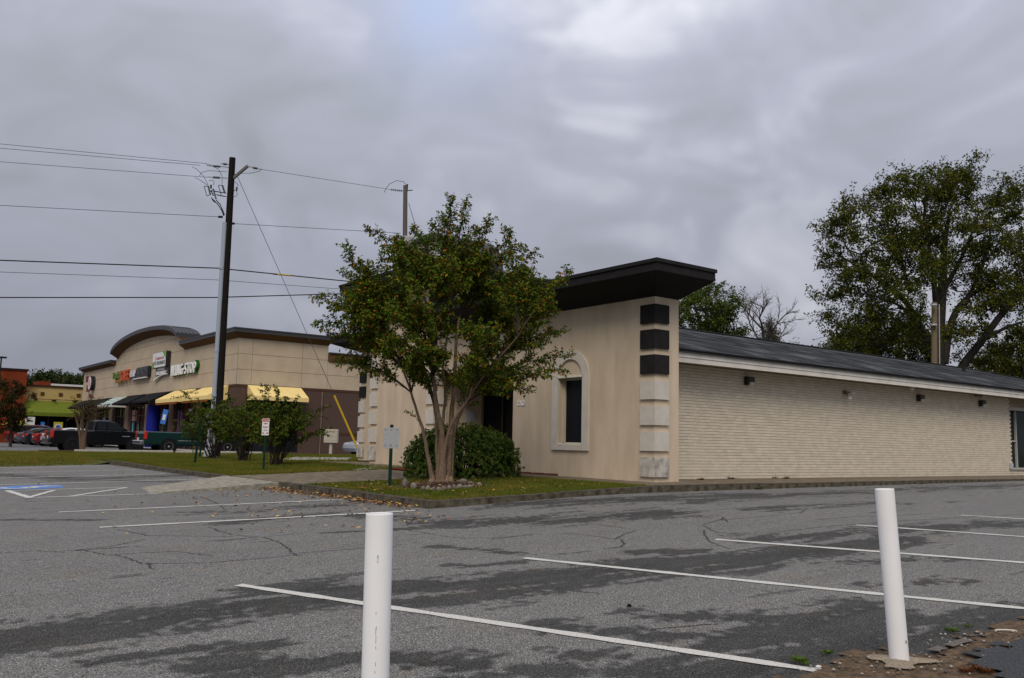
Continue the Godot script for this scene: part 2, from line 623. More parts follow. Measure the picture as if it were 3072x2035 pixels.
	var cracks := [[[215, 1655], [250, 1650], [330, 1665], [440, 1690], [465, 1705]], [[225, 1652], [330, 1640], [435, 1618]], [[330, 1665], [520, 1655], [640, 1668]], [[0, 1660], [110, 1655], [215, 1655]], [[440, 1692], [620, 1690], [800, 1675], [880, 1668]],
		[[625, 1582], [660, 1595], [695, 1605], [790, 1613], [830, 1625], [870, 1660], [905, 1668]], [[790, 1612], [900, 1602]], [[880, 1662], [1100, 1645]], [[350, 1590], [450, 1608], [690, 1612]], [[1175, 1585], [1300, 1605], [1400, 1615], [1480, 1615], [1600, 1605]], [[1480, 1618], [1570, 1605], [1620, 1603]],
		[[1740, 1565], [1800, 1575], [1870, 1585]], [[1690, 1600], [1830, 1617], [1865, 1620], [1875, 1632], [1860, 1642], [1810, 1648]], [[1845, 1618], [1870, 1605], [1910, 1592]], [[2110, 1578], [2130, 1590], [2160, 1598], [2250, 1602]], [[2110, 1575], [2165, 1560], [2170, 1553], [2185, 1566]], [[2113, 1592], [2112, 1605], [2135, 1628], [2190, 1648]],
		[[2165, 1562], [2300, 1550], [2400, 1540], [2420, 1528]], [[1710, 1772], [1760, 1778], [1800, 1782]], [[2300, 1600], [2600, 1570], [3072, 1545]], [[1250, 1550], [1230, 1575]], [[600, 1490], [640, 1505], [690, 1530]], [[2450, 1560], [2800, 1540]], [[400, 1520], [700, 1508]], [[2000, 1540], [2300, 1520], [2700, 1500]], [[1950, 1890], [2150, 1880]]]
	for g in cracks:
		for k in g.size() - 1:
			var p0 := on_ground(g[k][0], g[k][1], lot)
			var p1 := on_ground(g[k + 1][0], g[k + 1][1], lot)
			var len := p0.distance_to(p1)
			var steps := int(len / 0.008) + 2
			var off := 0.0
			for s in steps:
				var p := p0.lerp(p1, float(s) / steps)
				off = clampf(off + r.randf_range(-0.006, 0.006), -0.07, 0.07)
				var cx := int((p.x + off) / 32.0 * 2048.0)
				var cy := int((-p.z - 1.0 + off * 0.6) / 32.0 * 2048.0)
				var wdt := r.randf()
				for dx in range(-1, 2):
					for dy in range(-1, 2):
						var ux := cx + dx
						var uy := cy + dy
						if ux < 0 or uy < 0 or ux > 2047 or uy > 2047:
							continue
						var core := dx == 0 and dy == 0
						if core or r.randf() < 0.07 * wdt:
							var q := im.get_pixel(ux, uy)
							im.set_pixel(ux, uy, q.darkened(0.42 if core else 0.2))
	return ImageTexture.create_from_image(im)


func paint_strip(s: Shape, a: Vector2, b: Vector2, w: float, lift := 0.006) -> void:
	var d := (b - a).normalized()
	var side := Vector2(-d.y, d.x) * w * 0.5
	var len := a.distance_to(b)
	var k := maxi(1, int(len / 0.16))
	for i in k:
		var q := []
		for e in [[i, -1], [i, 1], [i + 1, 1], [i + 1, -1]]:
			var wob := side * (1.0 + 0.14 * sin(e[0] * 2.3 + a.x) + 0.10 * sin(e[0] * 5.1))
			var p: Vector2 = a.lerp(b, float(e[0]) / k) + wob * float(e[1])
			q.append(Vector3(p.x, lot(p.x, p.y) + lift, p.y))
		s.face(q, Vector3(q[0].x, -50.0, q[0].z))


func slab(x0: float, x1: float, z0: float, z1: float, h: Callable, thick := 0.25, drop := 0.0) -> Shape:
	var s := Shape.new()
	var top := [Vector3(x0, h.call(x0, z0) - drop, z0), Vector3(x1, h.call(x1, z0) - drop, z0), Vector3(x1, h.call(x1, z1) - drop, z1), Vector3(x0, h.call(x0, z1) - drop, z1)]
	var k := []
	for q in top:
		k.append(q - Vector3(0, thick, 0))
	s.hexa(k + top)
	return s


func build_ground() -> void:
	struct(sheet(-700, 700, -700, 700, 350, func(_x, _z): return -1.75), "ground", mat(0.06, 0.065, 0.035, 0.95))
	# asphalt
	var asphalt := StandardMaterial3D.new()
	asphalt.albedo_texture = mottle(1024, Color(0.052, 0.052, 0.049), Color(0.385, 0.383, 0.365), 0.17, 3, 12, 0.75, 1.3, 42000)
	asphalt.heightmap_enabled = true
	asphalt.heightmap_texture = bump_tex(512, 0.22, 3, 31, 0.6)
	asphalt.heightmap_scale = 0.5
	asphalt.roughness = 0.9
	asphalt.metallic_specular = 0.3
	asphalt.detail_enabled = true
	asphalt.detail_blend_mode = BaseMaterial3D.BLEND_MODE_MUL
	asphalt.detail_albedo = wet_and_worn()
	asphalt.detail_uv_layer = BaseMaterial3D.DETAIL_UV_2
	var park := struct(sheet(-14, 46, -11.4, 9, 0.6, lot, 0.0, 2.6), "parking_lot", asphalt)
	var west := sheet(-14, 7.13, -34.5, -11.4, 0.7, lot, 0.0, 2.6)
	obj(west, "asphalt", asphalt, park)
	# painted lines
	var paint := grained(Color(0.10, 0.10, 0.09), Color(0.66, 0.645, 0.59), 1.1, 0.09, 0.75, 51, 0.12, 0.0, 0.34)
	var right := [[[715, 1757], [2470, 2017]], [[1573, 1676], [3100, 1830]], [[2147, 1620], [3100, 1692]], [[2570, 1577], [3100, 1614]], [[2883, 1547], [3200, 1566]]]
	for g in right:
		var a := on_ground(g[0][0], g[0][1], lot)
		var b := on_ground(g[1][0], g[1][1], lot)
		if g[1][0] > 3000:
			b = a + (b - a).normalized() * 4.75
		var s := Shape.new()
		paint_strip(s, Vector2(a.x, a.z), Vector2(b.x, b.z), 0.098)
		obj(s, "stall_line", paint, park)
	for i in 4:   # stalls farther along, out of the frame
		var s := Shape.new()
		paint_strip(s, Vector2(16.9 + 3.0 * i, -6.6), Vector2(18.85 + 3.0 * i, -2.3), 0.105)
		obj(s, "stall_line", paint, park)
	var z_of := [-11.4, -13.75, -16.95, -19.1, -21.15, -24.05, -27.0, -30.2]
	for z in z_of:
		var s := Shape.new()
		var x0 := 2.6 + maxf(0.0, (-z - 21.0) * 0.06)
		paint_strip(s, Vector2(x0 if z < -15.0 or z > -12.0 else 2.57, z - 0.25), Vector2(6.85 if absf(z + 16.95) > 0.1 and absf(z + 19.1) > 0.1 else 4.7, z + 0.1), 0.1)
		obj(s, "stall_line", paint, park)
	var hatch := Shape.new()
	paint_strip(hatch, Vector2(2.62, -19.3), Vector2(2.68, -17.1), 0.12, 0.008)
	paint_strip(hatch, Vector2(2.7, -17.3), Vector2(3.35, -18.9), 0.1, 0.007)
	paint_strip(hatch, Vector2(3.3, -17.1), Vector2(4.66, -18.9), 0.1, 0.007)
	obj(hatch, "access_aisle_hatching", paint, park)
	var badge := Shape.new()
	paint_strip(badge, Vector2(2.5, -20.25), Vector2(3.72, -20.15), 1.15, 0.005)
	var blue := obj(badge, "accessible_stall_square", grained(Color(0.07, 0.17, 0.42), Color(0.13, 0.27, 0.58), 0.8, 0.03, 0.7, 52, 0.08), park)
	var figure := Shape.new()
	for k in 14:   # wheel, back and legs of the painted wheelchair figure
		var t0 := -0.6 + k * 0.3
		var t1 := t0 + 0.3
		paint_strip(figure, Vector2(2.95 + 0.30 * cos(t0), -20.15 + 0.33 * sin(t0)), Vector2(2.95 + 0.30 * cos(t1), -20.15 + 0.33 * sin(t1)), 0.15, 0.010)
	paint_strip(figure, Vector2(2.95, -20.1), Vector2(3.35, -20.15), 0.16, 0.011)
	paint_strip(figure, Vector2(3.0, -19.9), Vector2(3.1, -20.15), 0.08, 0.012)
	paint_strip(figure, Vector2(3.35, -20.15), Vector2(3.55, -20.4), 0.15, 0.012)
	paint_strip(figure, Vector2(3.5, -20.1), Vector2(3.62, -20.1), 0.13, 0.013)
	obj(figure, "wheelchair_figure", paint, blue)

	# kerbs
	var kerb_mat := grained(Color(0.032, 0.028, 0.019), Color(0.145, 0.128, 0.094), 1.3, 0.012, 0.92, 61, 0.16, 1.2)
	var kerb := Node3D.new()
	kerb.name = "kerb"
	add_child(kerb)
	kerb.set_meta("kind", "structure")
	var z := -11.4
	var idx := 0
	while z > -31.2:
		var len := 2.35 if z > -17.0 else 2.9
		var z1 := z - len
		if z > -17.1 and z1 < -17.1:
			z1 = -17.1
		if z < -17.0 and z > -20.2:
			z = -20.25
			continue
		var s := Shape.new()
		var top := []
		var tip := 0.006 * sin(idx * 2.1)
		for q in [[7.13 + tip, z], [7.29 + tip, z], [7.29 + tip, z1 + 0.012], [7.13 + tip, z1 + 0.012]]:
			top.append(Vector3(q[0], pad(maxf(q[0], 7.14), q[1]) + 0.012 + 0.006 * sin(idx * 1.3), q[1]))
		var low := []
		for q in top:
			low.append(Vector3(q.x - (0.02 if q.x < 7.2 else 0.0), q.y - 0.45, q.z))
		s.hexa(low + top)
		obj(s, "kerb_section", kerb_mat, kerb)
		z = z1
		idx += 1
	var x := 7.30
	while x < 40.0:
		var x1 := x + (2.5 if x < 12.0 else 3.1)
		var s := Shape.new()
		var top := []
		for q in [[x, -11.4], [x1 - 0.012, -11.4], [x1 - 0.012, -11.56], [x, -11.56]]:
			top.append(Vector3(q[0], pad(q[0], q[1]) + 0.010 + 0.006 * sin(idx * 1.7), q[1]))
		var low := []
		for q in top:
			low.append(Vector3(q.x, q.y - 0.45, q.z + (0.02 if q.z > -11.5 else 0.0)))
		s.hexa(low + top)
		obj(s, "kerb_section", kerb_mat, kerb)
		x = x1
		idx += 1

	# concrete walks
	var old_concrete := grained(Color(0.095, 0.076, 0.050), Color(0.25, 0.207, 0.15), 2.2, 0.012, 0.93, 62, 0.15, 0.6)
	var pale := grained(Color(0.30, 0.29, 0.265), Color(0.46, 0.45, 0.42), 2.0, 0.012, 0.92, 63, 0.10, 0.4)
	var walk := Node3D.new()
	walk.name = "walkway"
	add_child(walk)
	walk.set_meta("kind", "structure")
	z = -13.42
	while z > -30.0:
		obj(slab(12.16, 13.6 if z > -24.0 else 15.0, z - 1.5 + 0.012, z, pad), "paving_slab", old_concrete, walk)
		z -= 1.5
	x = 12.16
	while x < 40.0:
		obj(slab(x, x + 1.8 - 0.012, -13.41, -11.57, pad), "paving_slab", old_concrete, walk)
		x += 1.8
	x = 7.30
	while x < 12.0:
		var x1 := minf(x + 1.62, 12.15)
		obj(slab(x, x1 - 0.012, -18.4, -16.4 - 0.12 * sin(x), pad), "paving_slab", old_concrete, walk)
		obj(slab(x, x1 - 0.012, -20.35 - 0.1 * (x - 7.3), -18.412, pad), "paving_slab", old_concrete, walk)
		x = x1
	var tri := Shape.new()
	tri.hexa([Vector3(10.6, -0.3, -20.75), Vector3(11.4, -0.3, -20.7), Vector3(12.14, -0.3, -21.3), Vector3(12.1, -0.3, -22.3), Vector3(10.6, -0.055, -20.75), Vector3(11.4, -0.03, -20.7), Vector3(12.14, -0.005, -21.3), Vector3(12.1, -0.005, -22.3)])
	obj(tri, "paving_slab", pale, walk)
	var tri2 := Shape.new()
	tri2.hexa([Vector3(13.6, -0.4, -33.0), Vector3(16.8, -0.4, -33.4), Vector3(19.2, -0.4, -37.6), Vector3(16.5, -0.4, -37.8), Vector3(13.6, -0.13, -33.0), Vector3(16.8, -0.13, -33.4), Vector3(19.2, -0.13, -37.6), Vector3(16.5, -0.13, -37.8)])
	obj(tri2, "paving_slab", pale, walk)
	var ramp := Shape.new()
	ramp.hexa([Vector3(4.62, -0.7, -16.98), Vector3(7.13, -0.7, -17.12), Vector3(7.13, -0.7, -20.2), Vector3(4.9, -0.7, -18.75),
		Vector3(4.62, lot(4.62, -17.0) + 0.006, -16.98), Vector3(7.13, -0.165, -17.12), Vector3(7.13, -0.165, -20.2), Vector3(4.9, lot(4.9, -18.7) + 0.006, -18.75)])
	struct(ramp, "kerb_ramp", grained(Color(0.16, 0.145, 0.115), Color(0.40, 0.37, 0.30), 1.4, 0.014, 0.93, 64, 0.22, 0.8))

	# lawns: soil sheet with blades on it
	var soil := grained(Color(0.045, 0.05, 0.014), Color(0.10, 0.105, 0.028), 1.7, 0.02, 0.97, 65, 0.35, 1.5)
	struct(sheet(7.28, 12.2, -16.45, -11.55, 0.6, pad, -0.012), "lawn", soil)
	struct(sheet(7.28, 12.2, -45.6, -20.3, 0.8, pad, -0.03), "lawn", soil)
	struct(sheet(-14, 7.28, -45.6, -31.2, 0.8, pad, -0.008), "lawn", soil)
	struct(sheet(12.2, 34, -45.6, -28.9, 1.2, pad, -0.03), "lawn", soil)
	build_grass()

	# the mall's car park
	var far_asphalt := grained(Color(0.10, 0.10, 0.10), Color(0.20, 0.20, 0.20), 4.0, 0.01, 0.9, 66, 0.2)
	struct(sheet(-60, 46, -220, -45.4, 6, func(_x, z): return lerpf(-0.21, -0.35, smoothstep(-46.0, -57.0, z))), "mall_parking_lot", far_asphalt)


func build_grass() -> void:
	var tuft := Shape.new()
	var r := RandomNumberGenerator.new()
	r.seed = 9
	for i in 9:
		var a := r.randf() * TAU
		var p := Vector3(cos(a), 0, sin(a)) * r.randf() * 0.035
		var lean := Vector3(r.randf_range(-0.6, 0.6), 1.0, r.randf_range(-0.6, 0.6)).normalized()
		var l := r.randf_range(0.03, 0.062)
		var side := lean.cross(Vector3(cos(a + 1.0), 0, sin(a + 1.0))).normalized() * 0.0035
		tuft.tri(p - side, p + side, p + lean * l)
	var blade := StandardMaterial3D.new()
	blade.vertex_color_use_as_albedo = true
	blade.roughness = 0.7
	blade.metallic_specular = 0.2
	blade.backlight_enabled = true
	blade.backlight = Color(0.3, 0.33, 0.12)
	var mesh := tuft.done()
	var patch := noise(FastNoiseLite.TYPE_SIMPLEX_SMOOTH, 0.45, 3, 14)
	var lawns := [[7.3, 12.15, -16.35, -11.58, 21000, "short grass of the corner island under the crape myrtle", 1.0], [7.3, 12.15, -45.4, -20.45, 42000, "mown grass strip beside the walkway with the three shrubs", 1.25], [-2.0, 7.3, -45.4, -31.4, 30000, "dry mown grass between the car park and the mall", 1.5], [12.15, 30.0, -45.4, -29.2, 26000, "mown grass behind the end of the walkway", 1.5]]
	for g in lawns:
		var where := []
		var tints := []
		for i in g[4]:
			var x := r.randf_range(g[0], g[1])
			var z := r.randf_range(g[2], g[3])
			var k := patch.get_noise_2d(x, z)
			if k < -0.22 and r.randf() < 0.6:
				continue
			if x < 7.3 and z > -31.9 - 0.5 * k and r.randf() < 0.75:
				continue
			if Vector2(x - 9.25, z + 14.35).length() < 1.05:
				continue
			var b := Basis(Vector3.UP, r.randf() * TAU).scaled(Vector3.ONE * r.randf_range(0.7, 1.25) * g[6])
			where.append(Transform3D(b, Vector3(x, pad(x, z) - 0.012, z)))
			var dry := clampf(0.35 + 0.9 * k + r.randf_range(-0.25, 0.25), 0.0, 1.0)
			if g[1] < 7.4:
				dry = clampf(dry + 0.3, 0.0, 1.0)
			var c := Color(0.085, 0.120, 0.012).lerp(Color(0.185, 0.150, 0.028), dry)
			tints.append(c * r.randf_range(0.75, 1.2))
		var o := scatter("grass", mesh, blade, where, tints)
		tag(o, g[5], "grass")
	# fallen leaves
	var lf := Shape.new()
	lf.tinted = true
	lf.tint = Color.WHITE
	lf.leaf(Vector3.ZERO, Vector3(1, 0.1, 0).normalized(), Vector3.UP, 0.06, 0.036, Color.WHITE)
	var lm := lf.done()
	var where := []
	var tints := []
	for i in 1900:
		var x := 0.0
		var z := 0.0
		var y := 0.0
		var pick := r.randf()
		if pick < 0.42:      # drift along the foot of the kerb
			z = r.randf_range(-17.0, -11.6)
			x = 7.08 - absf(r.randfn(0.0, 0.16)) - 0.25 * r.randf() * smoothstep(-12.5, -16.5, z)
			y = lot(x, z) + 0.008 + r.randf() * 0.02
		elif pick < 0.62:    # on the asphalt
			z = r.randf_range(-18.5, -10.0)
			x = 7.0 - absf(r.randfn(0.0, 1.7))
			y = lot(x, z) + 0.010
			if z > -17.2 and z < -16.9:
				continue
			if z < -17.0 and x > 4.5:
				continue
		elif pick < 0.95:    # on the island
			x = r.randf_range(7.35, 11.5)
			z = r.randf_range(-16.3, -11.8) if r.randf() < 0.5 else -14.6 + r.randfn(0.0, 0.9)
			if z > -11.65 or z < -16.35:
				continue
			y = pad(x, z) + r.randf_range(0.01, 0.035)
		else:
			x = r.randf_range(2.0, 12.0)
			z = r.randf_range(-31.0, -20.5)
			y = (lot(x, z) if x < 7.13 else pad(x, z)) + 0.02
		var b := Basis.from_euler(Vector3(r.randf_range(-0.35, 0.35), r.randf() * TAU, r.randf_range(-0.4, 0.4))).scaled(Vector3.ONE * r.randf_range(0.6, 1.35))
		where.append(Transform3D(b, Vector3(x, y, z)))
		tints.append([Color(0.20, 0.07, 0.025), Color(0.28, 0.11, 0.03), Color(0.42, 0.24, 0.05), Color(0.14, 0.055, 0.028), Color(0.50, 0.34, 0.10), Color(0.10, 0.05, 0.03)][r.randi() % 6])
	var fallen := StandardMaterial3D.new()
	fallen.vertex_color_use_as_albedo = true
	fallen.roughness = 0.7
	tag(scatter("fallen_leaves", lm, fallen, where, tints), "orange and brown fallen leaves drifted along the kerb and island", "leaves")


# ---------------------------------------------------------------- the near building
# a cornice: sloping soffit from the wall top out to a fascia; e = overhang at [-x, +x, -z, +z]
func cornice(parent: Node3D, x0: float, x1: float, z0: float, z1: float, y: Array, e: Array, fascia_mat: Material, soffit_mat: Material) -> void:
	var s := Shape.new()
	var a := [Vector3(x0, y[0], z0), Vector3(x1, y[0], z0), Vector3(x1, y[0], z1), Vector3(x0, y[0], z1)]
	var b := [Vector3(x0 - e[0], y[1], z0 - e[2]), Vector3(x1 + e[1], y[1], z0 - e[2]), Vector3(x1 + e[1], y[1], z1 + e[3]), Vector3(x0 - e[0], y[1], z1 + e[3])]
	s.hexa(a + b)
	wobj(s, "soffit", soffit_mat, parent)
	var f := Shape.new()
	f.span(b[0], Vector3(b[2].x, y[2] - 0.075, b[2].z))
	var fo := wobj(f, "fascia", fascia_mat, parent)
	var c := Shape.new()
	c.span(Vector3(b[0].x - 0.03, y[2] - 0.073, b[0].z - 0.03), Vector3(b[2].x + 0.03, y[2], b[2].z + 0.03))
	wobj(c, "coping", fascia_mat, fo)


func quoins(parent: Node3D, corner: Vector3, count: int, whites: int, pitch: float, tall: float, long: float, white: Material, dark: Material, both := true, left := false) -> void:
	var mildewed := grained(Color(0.17, 0.165, 0.15), Color(0.60, 0.56, 0.49), 1.5, 0.010, 0.92, 79, 0.08, 0.0, 0.55)
	for i in count:
		var y := 0.10 + pitch * i
		var p := PackedVector2Array()
		var t := 0.05
		var l := long
		if left:     # a far corner: only the face towards the street shows
			p = PackedVector2Array([Vector2(-t, -t), Vector2(-t, l), Vector2(0, l), Vector2(0, 0), Vector2(l, 0), Vector2(l, -t)])
		elif both:
			p = PackedVector2Array([Vector2(-t, t), Vector2(-t, -l), Vector2(0, -l), Vector2(0, 0), Vector2(l, 0), Vector2(l, t)])
		var s := Shape.new()
		# outline in (x, z), thick along y
		s.prism(p, Transform3D(Basis(Vector3(1, 0, 0), Vector3(0, 0, 1), Vector3(0, -1, 0)), corner + Vector3(0, y + tall, 0)), tall)
		wobj(s, "quoin", (mildewed if i == 0 else white) if i < whites else dark, parent)


func band(outer: PackedVector2Array, inner: PackedVector2Array, t: Transform3D, depth: float) -> Shape:
	var s := Shape.new()
	var k := outer.size()
	for i in k:
		var j := (i + 1) % k
		var mid := (outer[i] + outer[j] + inner[i] + inner[j]) * 0.25
		var c := []
		for d in [0.0, depth]:
			for q in [outer[i], outer[j], inner[j], inner[i]]:
				c.append(t * Vector3(q.x, q.y, d))
		var o := t * Vector3(mid.x, mid.y, depth * 0.5)
		s.face([c[4], c[5], c[6], c[7]], o)
		s.face([c[0], c[1], c[5], c[4]], o)
		s.face([c[3], c[2], c[6], c[7]], o)
	return s


func build_shop() -> void:
	var stucco := grained(Color(0.525, 0.425, 0.305), Color(0.66, 0.545, 0.405), 2.4, 0.006, 0.93, 71, 0.05, 0.25)
	stucco.uv1_scale = Vector3(0.55, 0.16, 0.55)
	var white := grained(Color(0.54, 0.50, 0.43), Color(0.63, 0.59, 0.515), 1.3, 0.008, 0.9, 72, 0.05, 0.15)
	var dark := grained(Color(0.016, 0.0145, 0.0145), Color(0.026, 0.024, 0.024), 1.5, 0.01, 0.72, 73, 0.06)
	var trim := grained(Color(0.55, 0.52, 0.46), Color(0.70, 0.67, 0.60), 1.2, 0.01, 0.7, 74, 0.04)
	var sh := thing("commercial_building", "beige stucco and painted brick single-storey building with dark flared cornice and grey shingled roof", "building", Vector3(14, 0, -13))
	# --- street front: wing, recess, tower, set-back wing
	var w := Shape.new()
	w.span(Vector3(13.21, -0.25, -17.33), Vector3(13.93, 3.82, -15.57))
	w.span(Vector3(13.21, -0.25, -14.73), Vector3(13.93, 3.82, -12.54))
	w.span(Vector3(13.21, -0.25, -15.57), Vector3(13.93, 0.72, -14.73))
	w.span(Vector3(13.21, 2.24, -15.57), Vector3(13.93, 3.82, -14.73))
	wobj(w, "front_wall", stucco, sh)
	var rw := Shape.new()
	rw.span(Vector3(13.21, 2.62, -20.99), Vector3(13.93, 3.82, -17.332))
	rw.span(Vector3(14.96, -0.25, -20.99), Vector3(15.2, 3.82, -17.2))
	rw.span(Vector3(13.932, 2.622, -20.99), Vector3(14.958, 2.80, -17.332))
	wobj(rw, "entrance_recess_wall", stucco, sh)
	var tw := Shape.new()
	tw.span(Vector3(13.21, -0.25, -24.7), Vector3(16.6, 5.10, -20.992))
	wobj(tw, "tower_wall", stucco, sh)
	var lw := Shape.new()
	lw.span(Vector3(14.7, 0.0, -28.3), Vector3(16.6, 3.82, -24.702))
	lw.span(Vector3(14.9, -0.3, -28.1), Vector3(16.4, -0.001, -24.702))
	wobj(lw, "set_back_wall", stucco, sh)
	cornice(sh, 13.21, 13.93, -20.9, -12.54, [3.822, 4.14, 4.38], [0.85, 0.17, 0.0, 0.85], dark, dark)
	cornice(sh, 13.21, 16.6, -24.7, -20.992, [5.102, 5.40, 5.64], [0.85, 0.2, 0.85, 0.85], dark, dark)
	cornice(sh, 14.7, 16.6, -28.3, -25.6, [3.822, 4.14, 4.38], [0.85, 0.17, 0.85, 0.0], dark, dark)
	quoins(sh, Vector3(13.21, 0, -12.54), 7, 4, 0.527, 0.395, 0.38, white, dark)
	quoins(sh, Vector3(13.21, 0, -20.99), 9, 6, 0.555, 0.42, 0.38, white, dark)
	quoins(sh, Vector3(13.21, 0, -24.7), 9, 6, 0.555, 0.42, 0.42, white, dark, false, true)
	quoins(sh, Vector3(14.7, 0, -28.3), 7, 4, 0.527, 0.395, 0.40, white, dark, false, true)
	# barrel dormer on the tower
	var arch := PackedVector2Array()
	var inner := PackedVector2Array()
	for i in 25:
		var t := PI * i / 24.0
		var q := Vector2(signf(cos(t)) * pow(absf(cos(t)), 0.8), pow(absf(sin(t)), 0.8))
		arch.append(Vector2(q.x * 1.55, q.y * 1.42))
		inner.append(Vector2(q.x * 1.40, q.y * 1.28))
	var gab := Shape.new()
	var turn := Basis(Vector3(0, 0, -1), Vector3(0, 1, 0), Vector3(1, 0, 0))
	gab.prism(inner, Transform3D(turn, Vector3(13.95, 5.64, -22.85)), 1.7)
	var go := wobj(gab, "barrel_gable", grained(Color(0.5, 0.51, 0.5), Color(0.62, 0.63, 0.62), 1.5, 0.01, 0.7, 75, 0.03), sh)
	var vault := Shape.new()
	for i in 24:
		var c := []
		for d in [0.0, 1.95]:
			for q in [arch[i], arch[i + 1], inner[i + 1], inner[i]]:
				c.append(Transform3D(turn, Vector3(13.82, 5.645, -22.85)) * Vector3(q.x, q.y, d))
		vault.hexa(c)
	wobj(vault, "barrel_roof", grained(Color(0.05, 0.05, 0.052), Color(0.09, 0.09, 0.092), 1.2, 0.02, 0.6, 76, 0.06), go)
	# arched window in the front wall
	var win := Shape.new()
	win.box(Vector3(13.40, 1.47, -15.15), Vector3(0.02, 1.50, 0.83))
	var wo := wobj(win, "window_pane", glass_dark(0.012, 0.013, 0.016), sh)
	var outer := PackedVector2Array()
	var inn := PackedVector2Array()
	for i in 21:
		var t := PI * i / 20.0
		outer.append(Vector2(0.635 * cos(t), 2.24 + 0.635 * sin(t)))
		inn.append(Vector2(0.425 * cos(t), 2.24 + 0.425 * sin(t)))
	outer.append_array(PackedVector2Array([Vector2(-0.635, 0.59), Vector2(0.635, 0.59)]))
	inn.append_array(PackedVector2Array([Vector2(-0.425, 0.72), Vector2(0.425, 0.72)]))
	wobj(band(outer, inn, Transform3D(Basis(Vector3(0, 0, 1), Vector3(0, 1, 0), Vector3(-1, 0, 0)), Vector3(13.21, 0, -15.15)), 0.05), "window_surround", white, sh)
	var fr := Shape.new()
	for zz in [-15.545, -14.755]:
		fr.box(Vector3(13.365, 1.47, zz), Vector3(0.05, 1.44, 0.045))
	fr.box(Vector3(13.365, 0.745, -15.15), Vector3(0.05, 0.045, 0.83))
	fr.box(Vector3(13.365, 2.215, -15.15), Vector3(0.05, 0.045, 0.83))
	wobj(fr, "window_frame", mat(0.52, 0.50, 0.40, 0.6), wo)
	var ledge := Shape.new()
	ledge.bev(Vector3(13.195, 2.255, -15.15), Vector3(0.07, 0.045, 0.90), 0.008)
	wobj(ledge, "window_head", trim, sh)
	var sill := Shape.new()
	sill.bev(Vector3(13.26, 0.722, -15.15), Vector3(0.16, 0.035, 0.84), 0.008)
	wobj(sill, "window_sill", trim, sh)
	# entrance door
	var dr := Shape.new()
	dr.box(Vector3(14.93, 1.28, -19.3), Vector3(0.03, 2.55, 3.2))
	var dor := wobj(dr, "door", glass_dark(0.008, 0.008, 0.010), sh)
	var df := Shape.new()
	for zz in [-20.92, -20.0, -19.05, -18.1]:
		df.box(Vector3(14.905, 1.28, zz), Vector3(0.07, 2.55, 0.07))
	df.box(Vector3(14.905, 2.10, -19.3), Vector3(0.06, 0.08, 3.2))
	wobj(df, "door_frame", mat(0.03, 0.022, 0.012, 0.4, 0.4), dor)
	var hd := Shape.new()
	hd.tube(Vector3(14.84, 0.85, -19.15), Vector3(14.84, 1.2, -19.15), 0.012, 0.012, 8)
	wobj(hd, "door_handle", mat(0.5, 0.42, 0.25, 0.3, 1.0), dor)
	var jm := Shape.new()
	jm.box(Vector3(14.86, 1.30, -20.955), Vector3(0.14, 2.6, 0.06))
	wobj(jm, "door_jamb", mat(0.33, 0.26, 0.18, 0.7), sh)
	var notice := Shape.new()
	notice.box(Vector3(14.45, 1.45, -20.98), Vector3(0.33, 0.32, 0.015))
	wobj(notice, "notice", mat(0.5, 0.51, 0.52, 0.4), sh)
	# house number
	var tm := TextMesh.new()
	tm.text = "2762"
	var fnt := SystemFont.new()
	fnt.font_names = PackedStringArray(["Droid Sans"])
	fnt.font_weight = 700
	tm.font = fnt
	tm.font_size = 20
	tm.pixel_size = 0.0072
	tm.depth = 0.012
	var num := obj(tm, "house_number", mat(0.9, 0.9, 0.9, 0.4), sh, Vector3(13.195, 1.70, -17.0) - sh.position)
	num.rotation.y = -PI / 2
	num.scale = Vector3(0.98, 1.15, 1.0)
	# rusty exposed brick at the foot of the wall
	var ex := Shape.new()
	ex.box(Vector3(13.195, 0.12, -17.26), Vector3(0.03, 0.26, 0.13))
	for i in 9:
		ex.box(Vector3(13.2, 0.02, -17.0 + i * 0.17), Vector3(0.025, 0.03 + 0.02 * fmod(i * 0.37, 1.0), 0.15))
	wobj(ex, "exposed_base", grained(Color(0.12, 0.045, 0.03), Color(0.20, 0.08, 0.05), 0.5, 0.03, 0.95, 77, 0.2), sh)

	# --- painted brick side wall
	var mortar := grained(Color(0.25, 0.21, 0.15), Color(0.37, 0.315, 0.235), 1.5, 0.02, 0.95, 78, 0.08)
	var bw := Shape.new()
	bw.span(Vector3(13.935, -0.2, -14.2), Vector3(31.22, 2.62, -13.381))
	bw.span(Vector3(31.222, -0.2, -14.2), Vector3(44.0, 0.19, -13.381))
	bw.span(Vector3(31.222, 2.30, -14.2), Vector3(44.0, 2.62, -13.381))
	bw.span(Vector3(33.4, 0.192, -14.2), Vector3(44.0, 2.298, -13.381))
	var side := wobj(bw, "brick_wall", mortar, sh)
	var brick := Shape.new()
	brick.bev(Vector3.ZERO, Vector3(0.1955, 0.0575, 0.05), 0.003)
	var bm := brick.done()
	var half := Shape.new()
	half.bev(Vector3.ZERO, Vector3(0.0955, 0.0575, 0.05), 0.003)
	var hm := half.done()
	var bmats := []
	for i in 4:
		bmats.append(grained(Color(0.585, 0.52, 0.415) * (0.96 + 0.03 * i), Color(0.68, 0.61, 0.49) * (0.96 + 0.03 * i), 1.7, 0.01, 0.82, 80 + i, 0.05, 0.1))
	var where := []
	var tints := []
	var made := 0
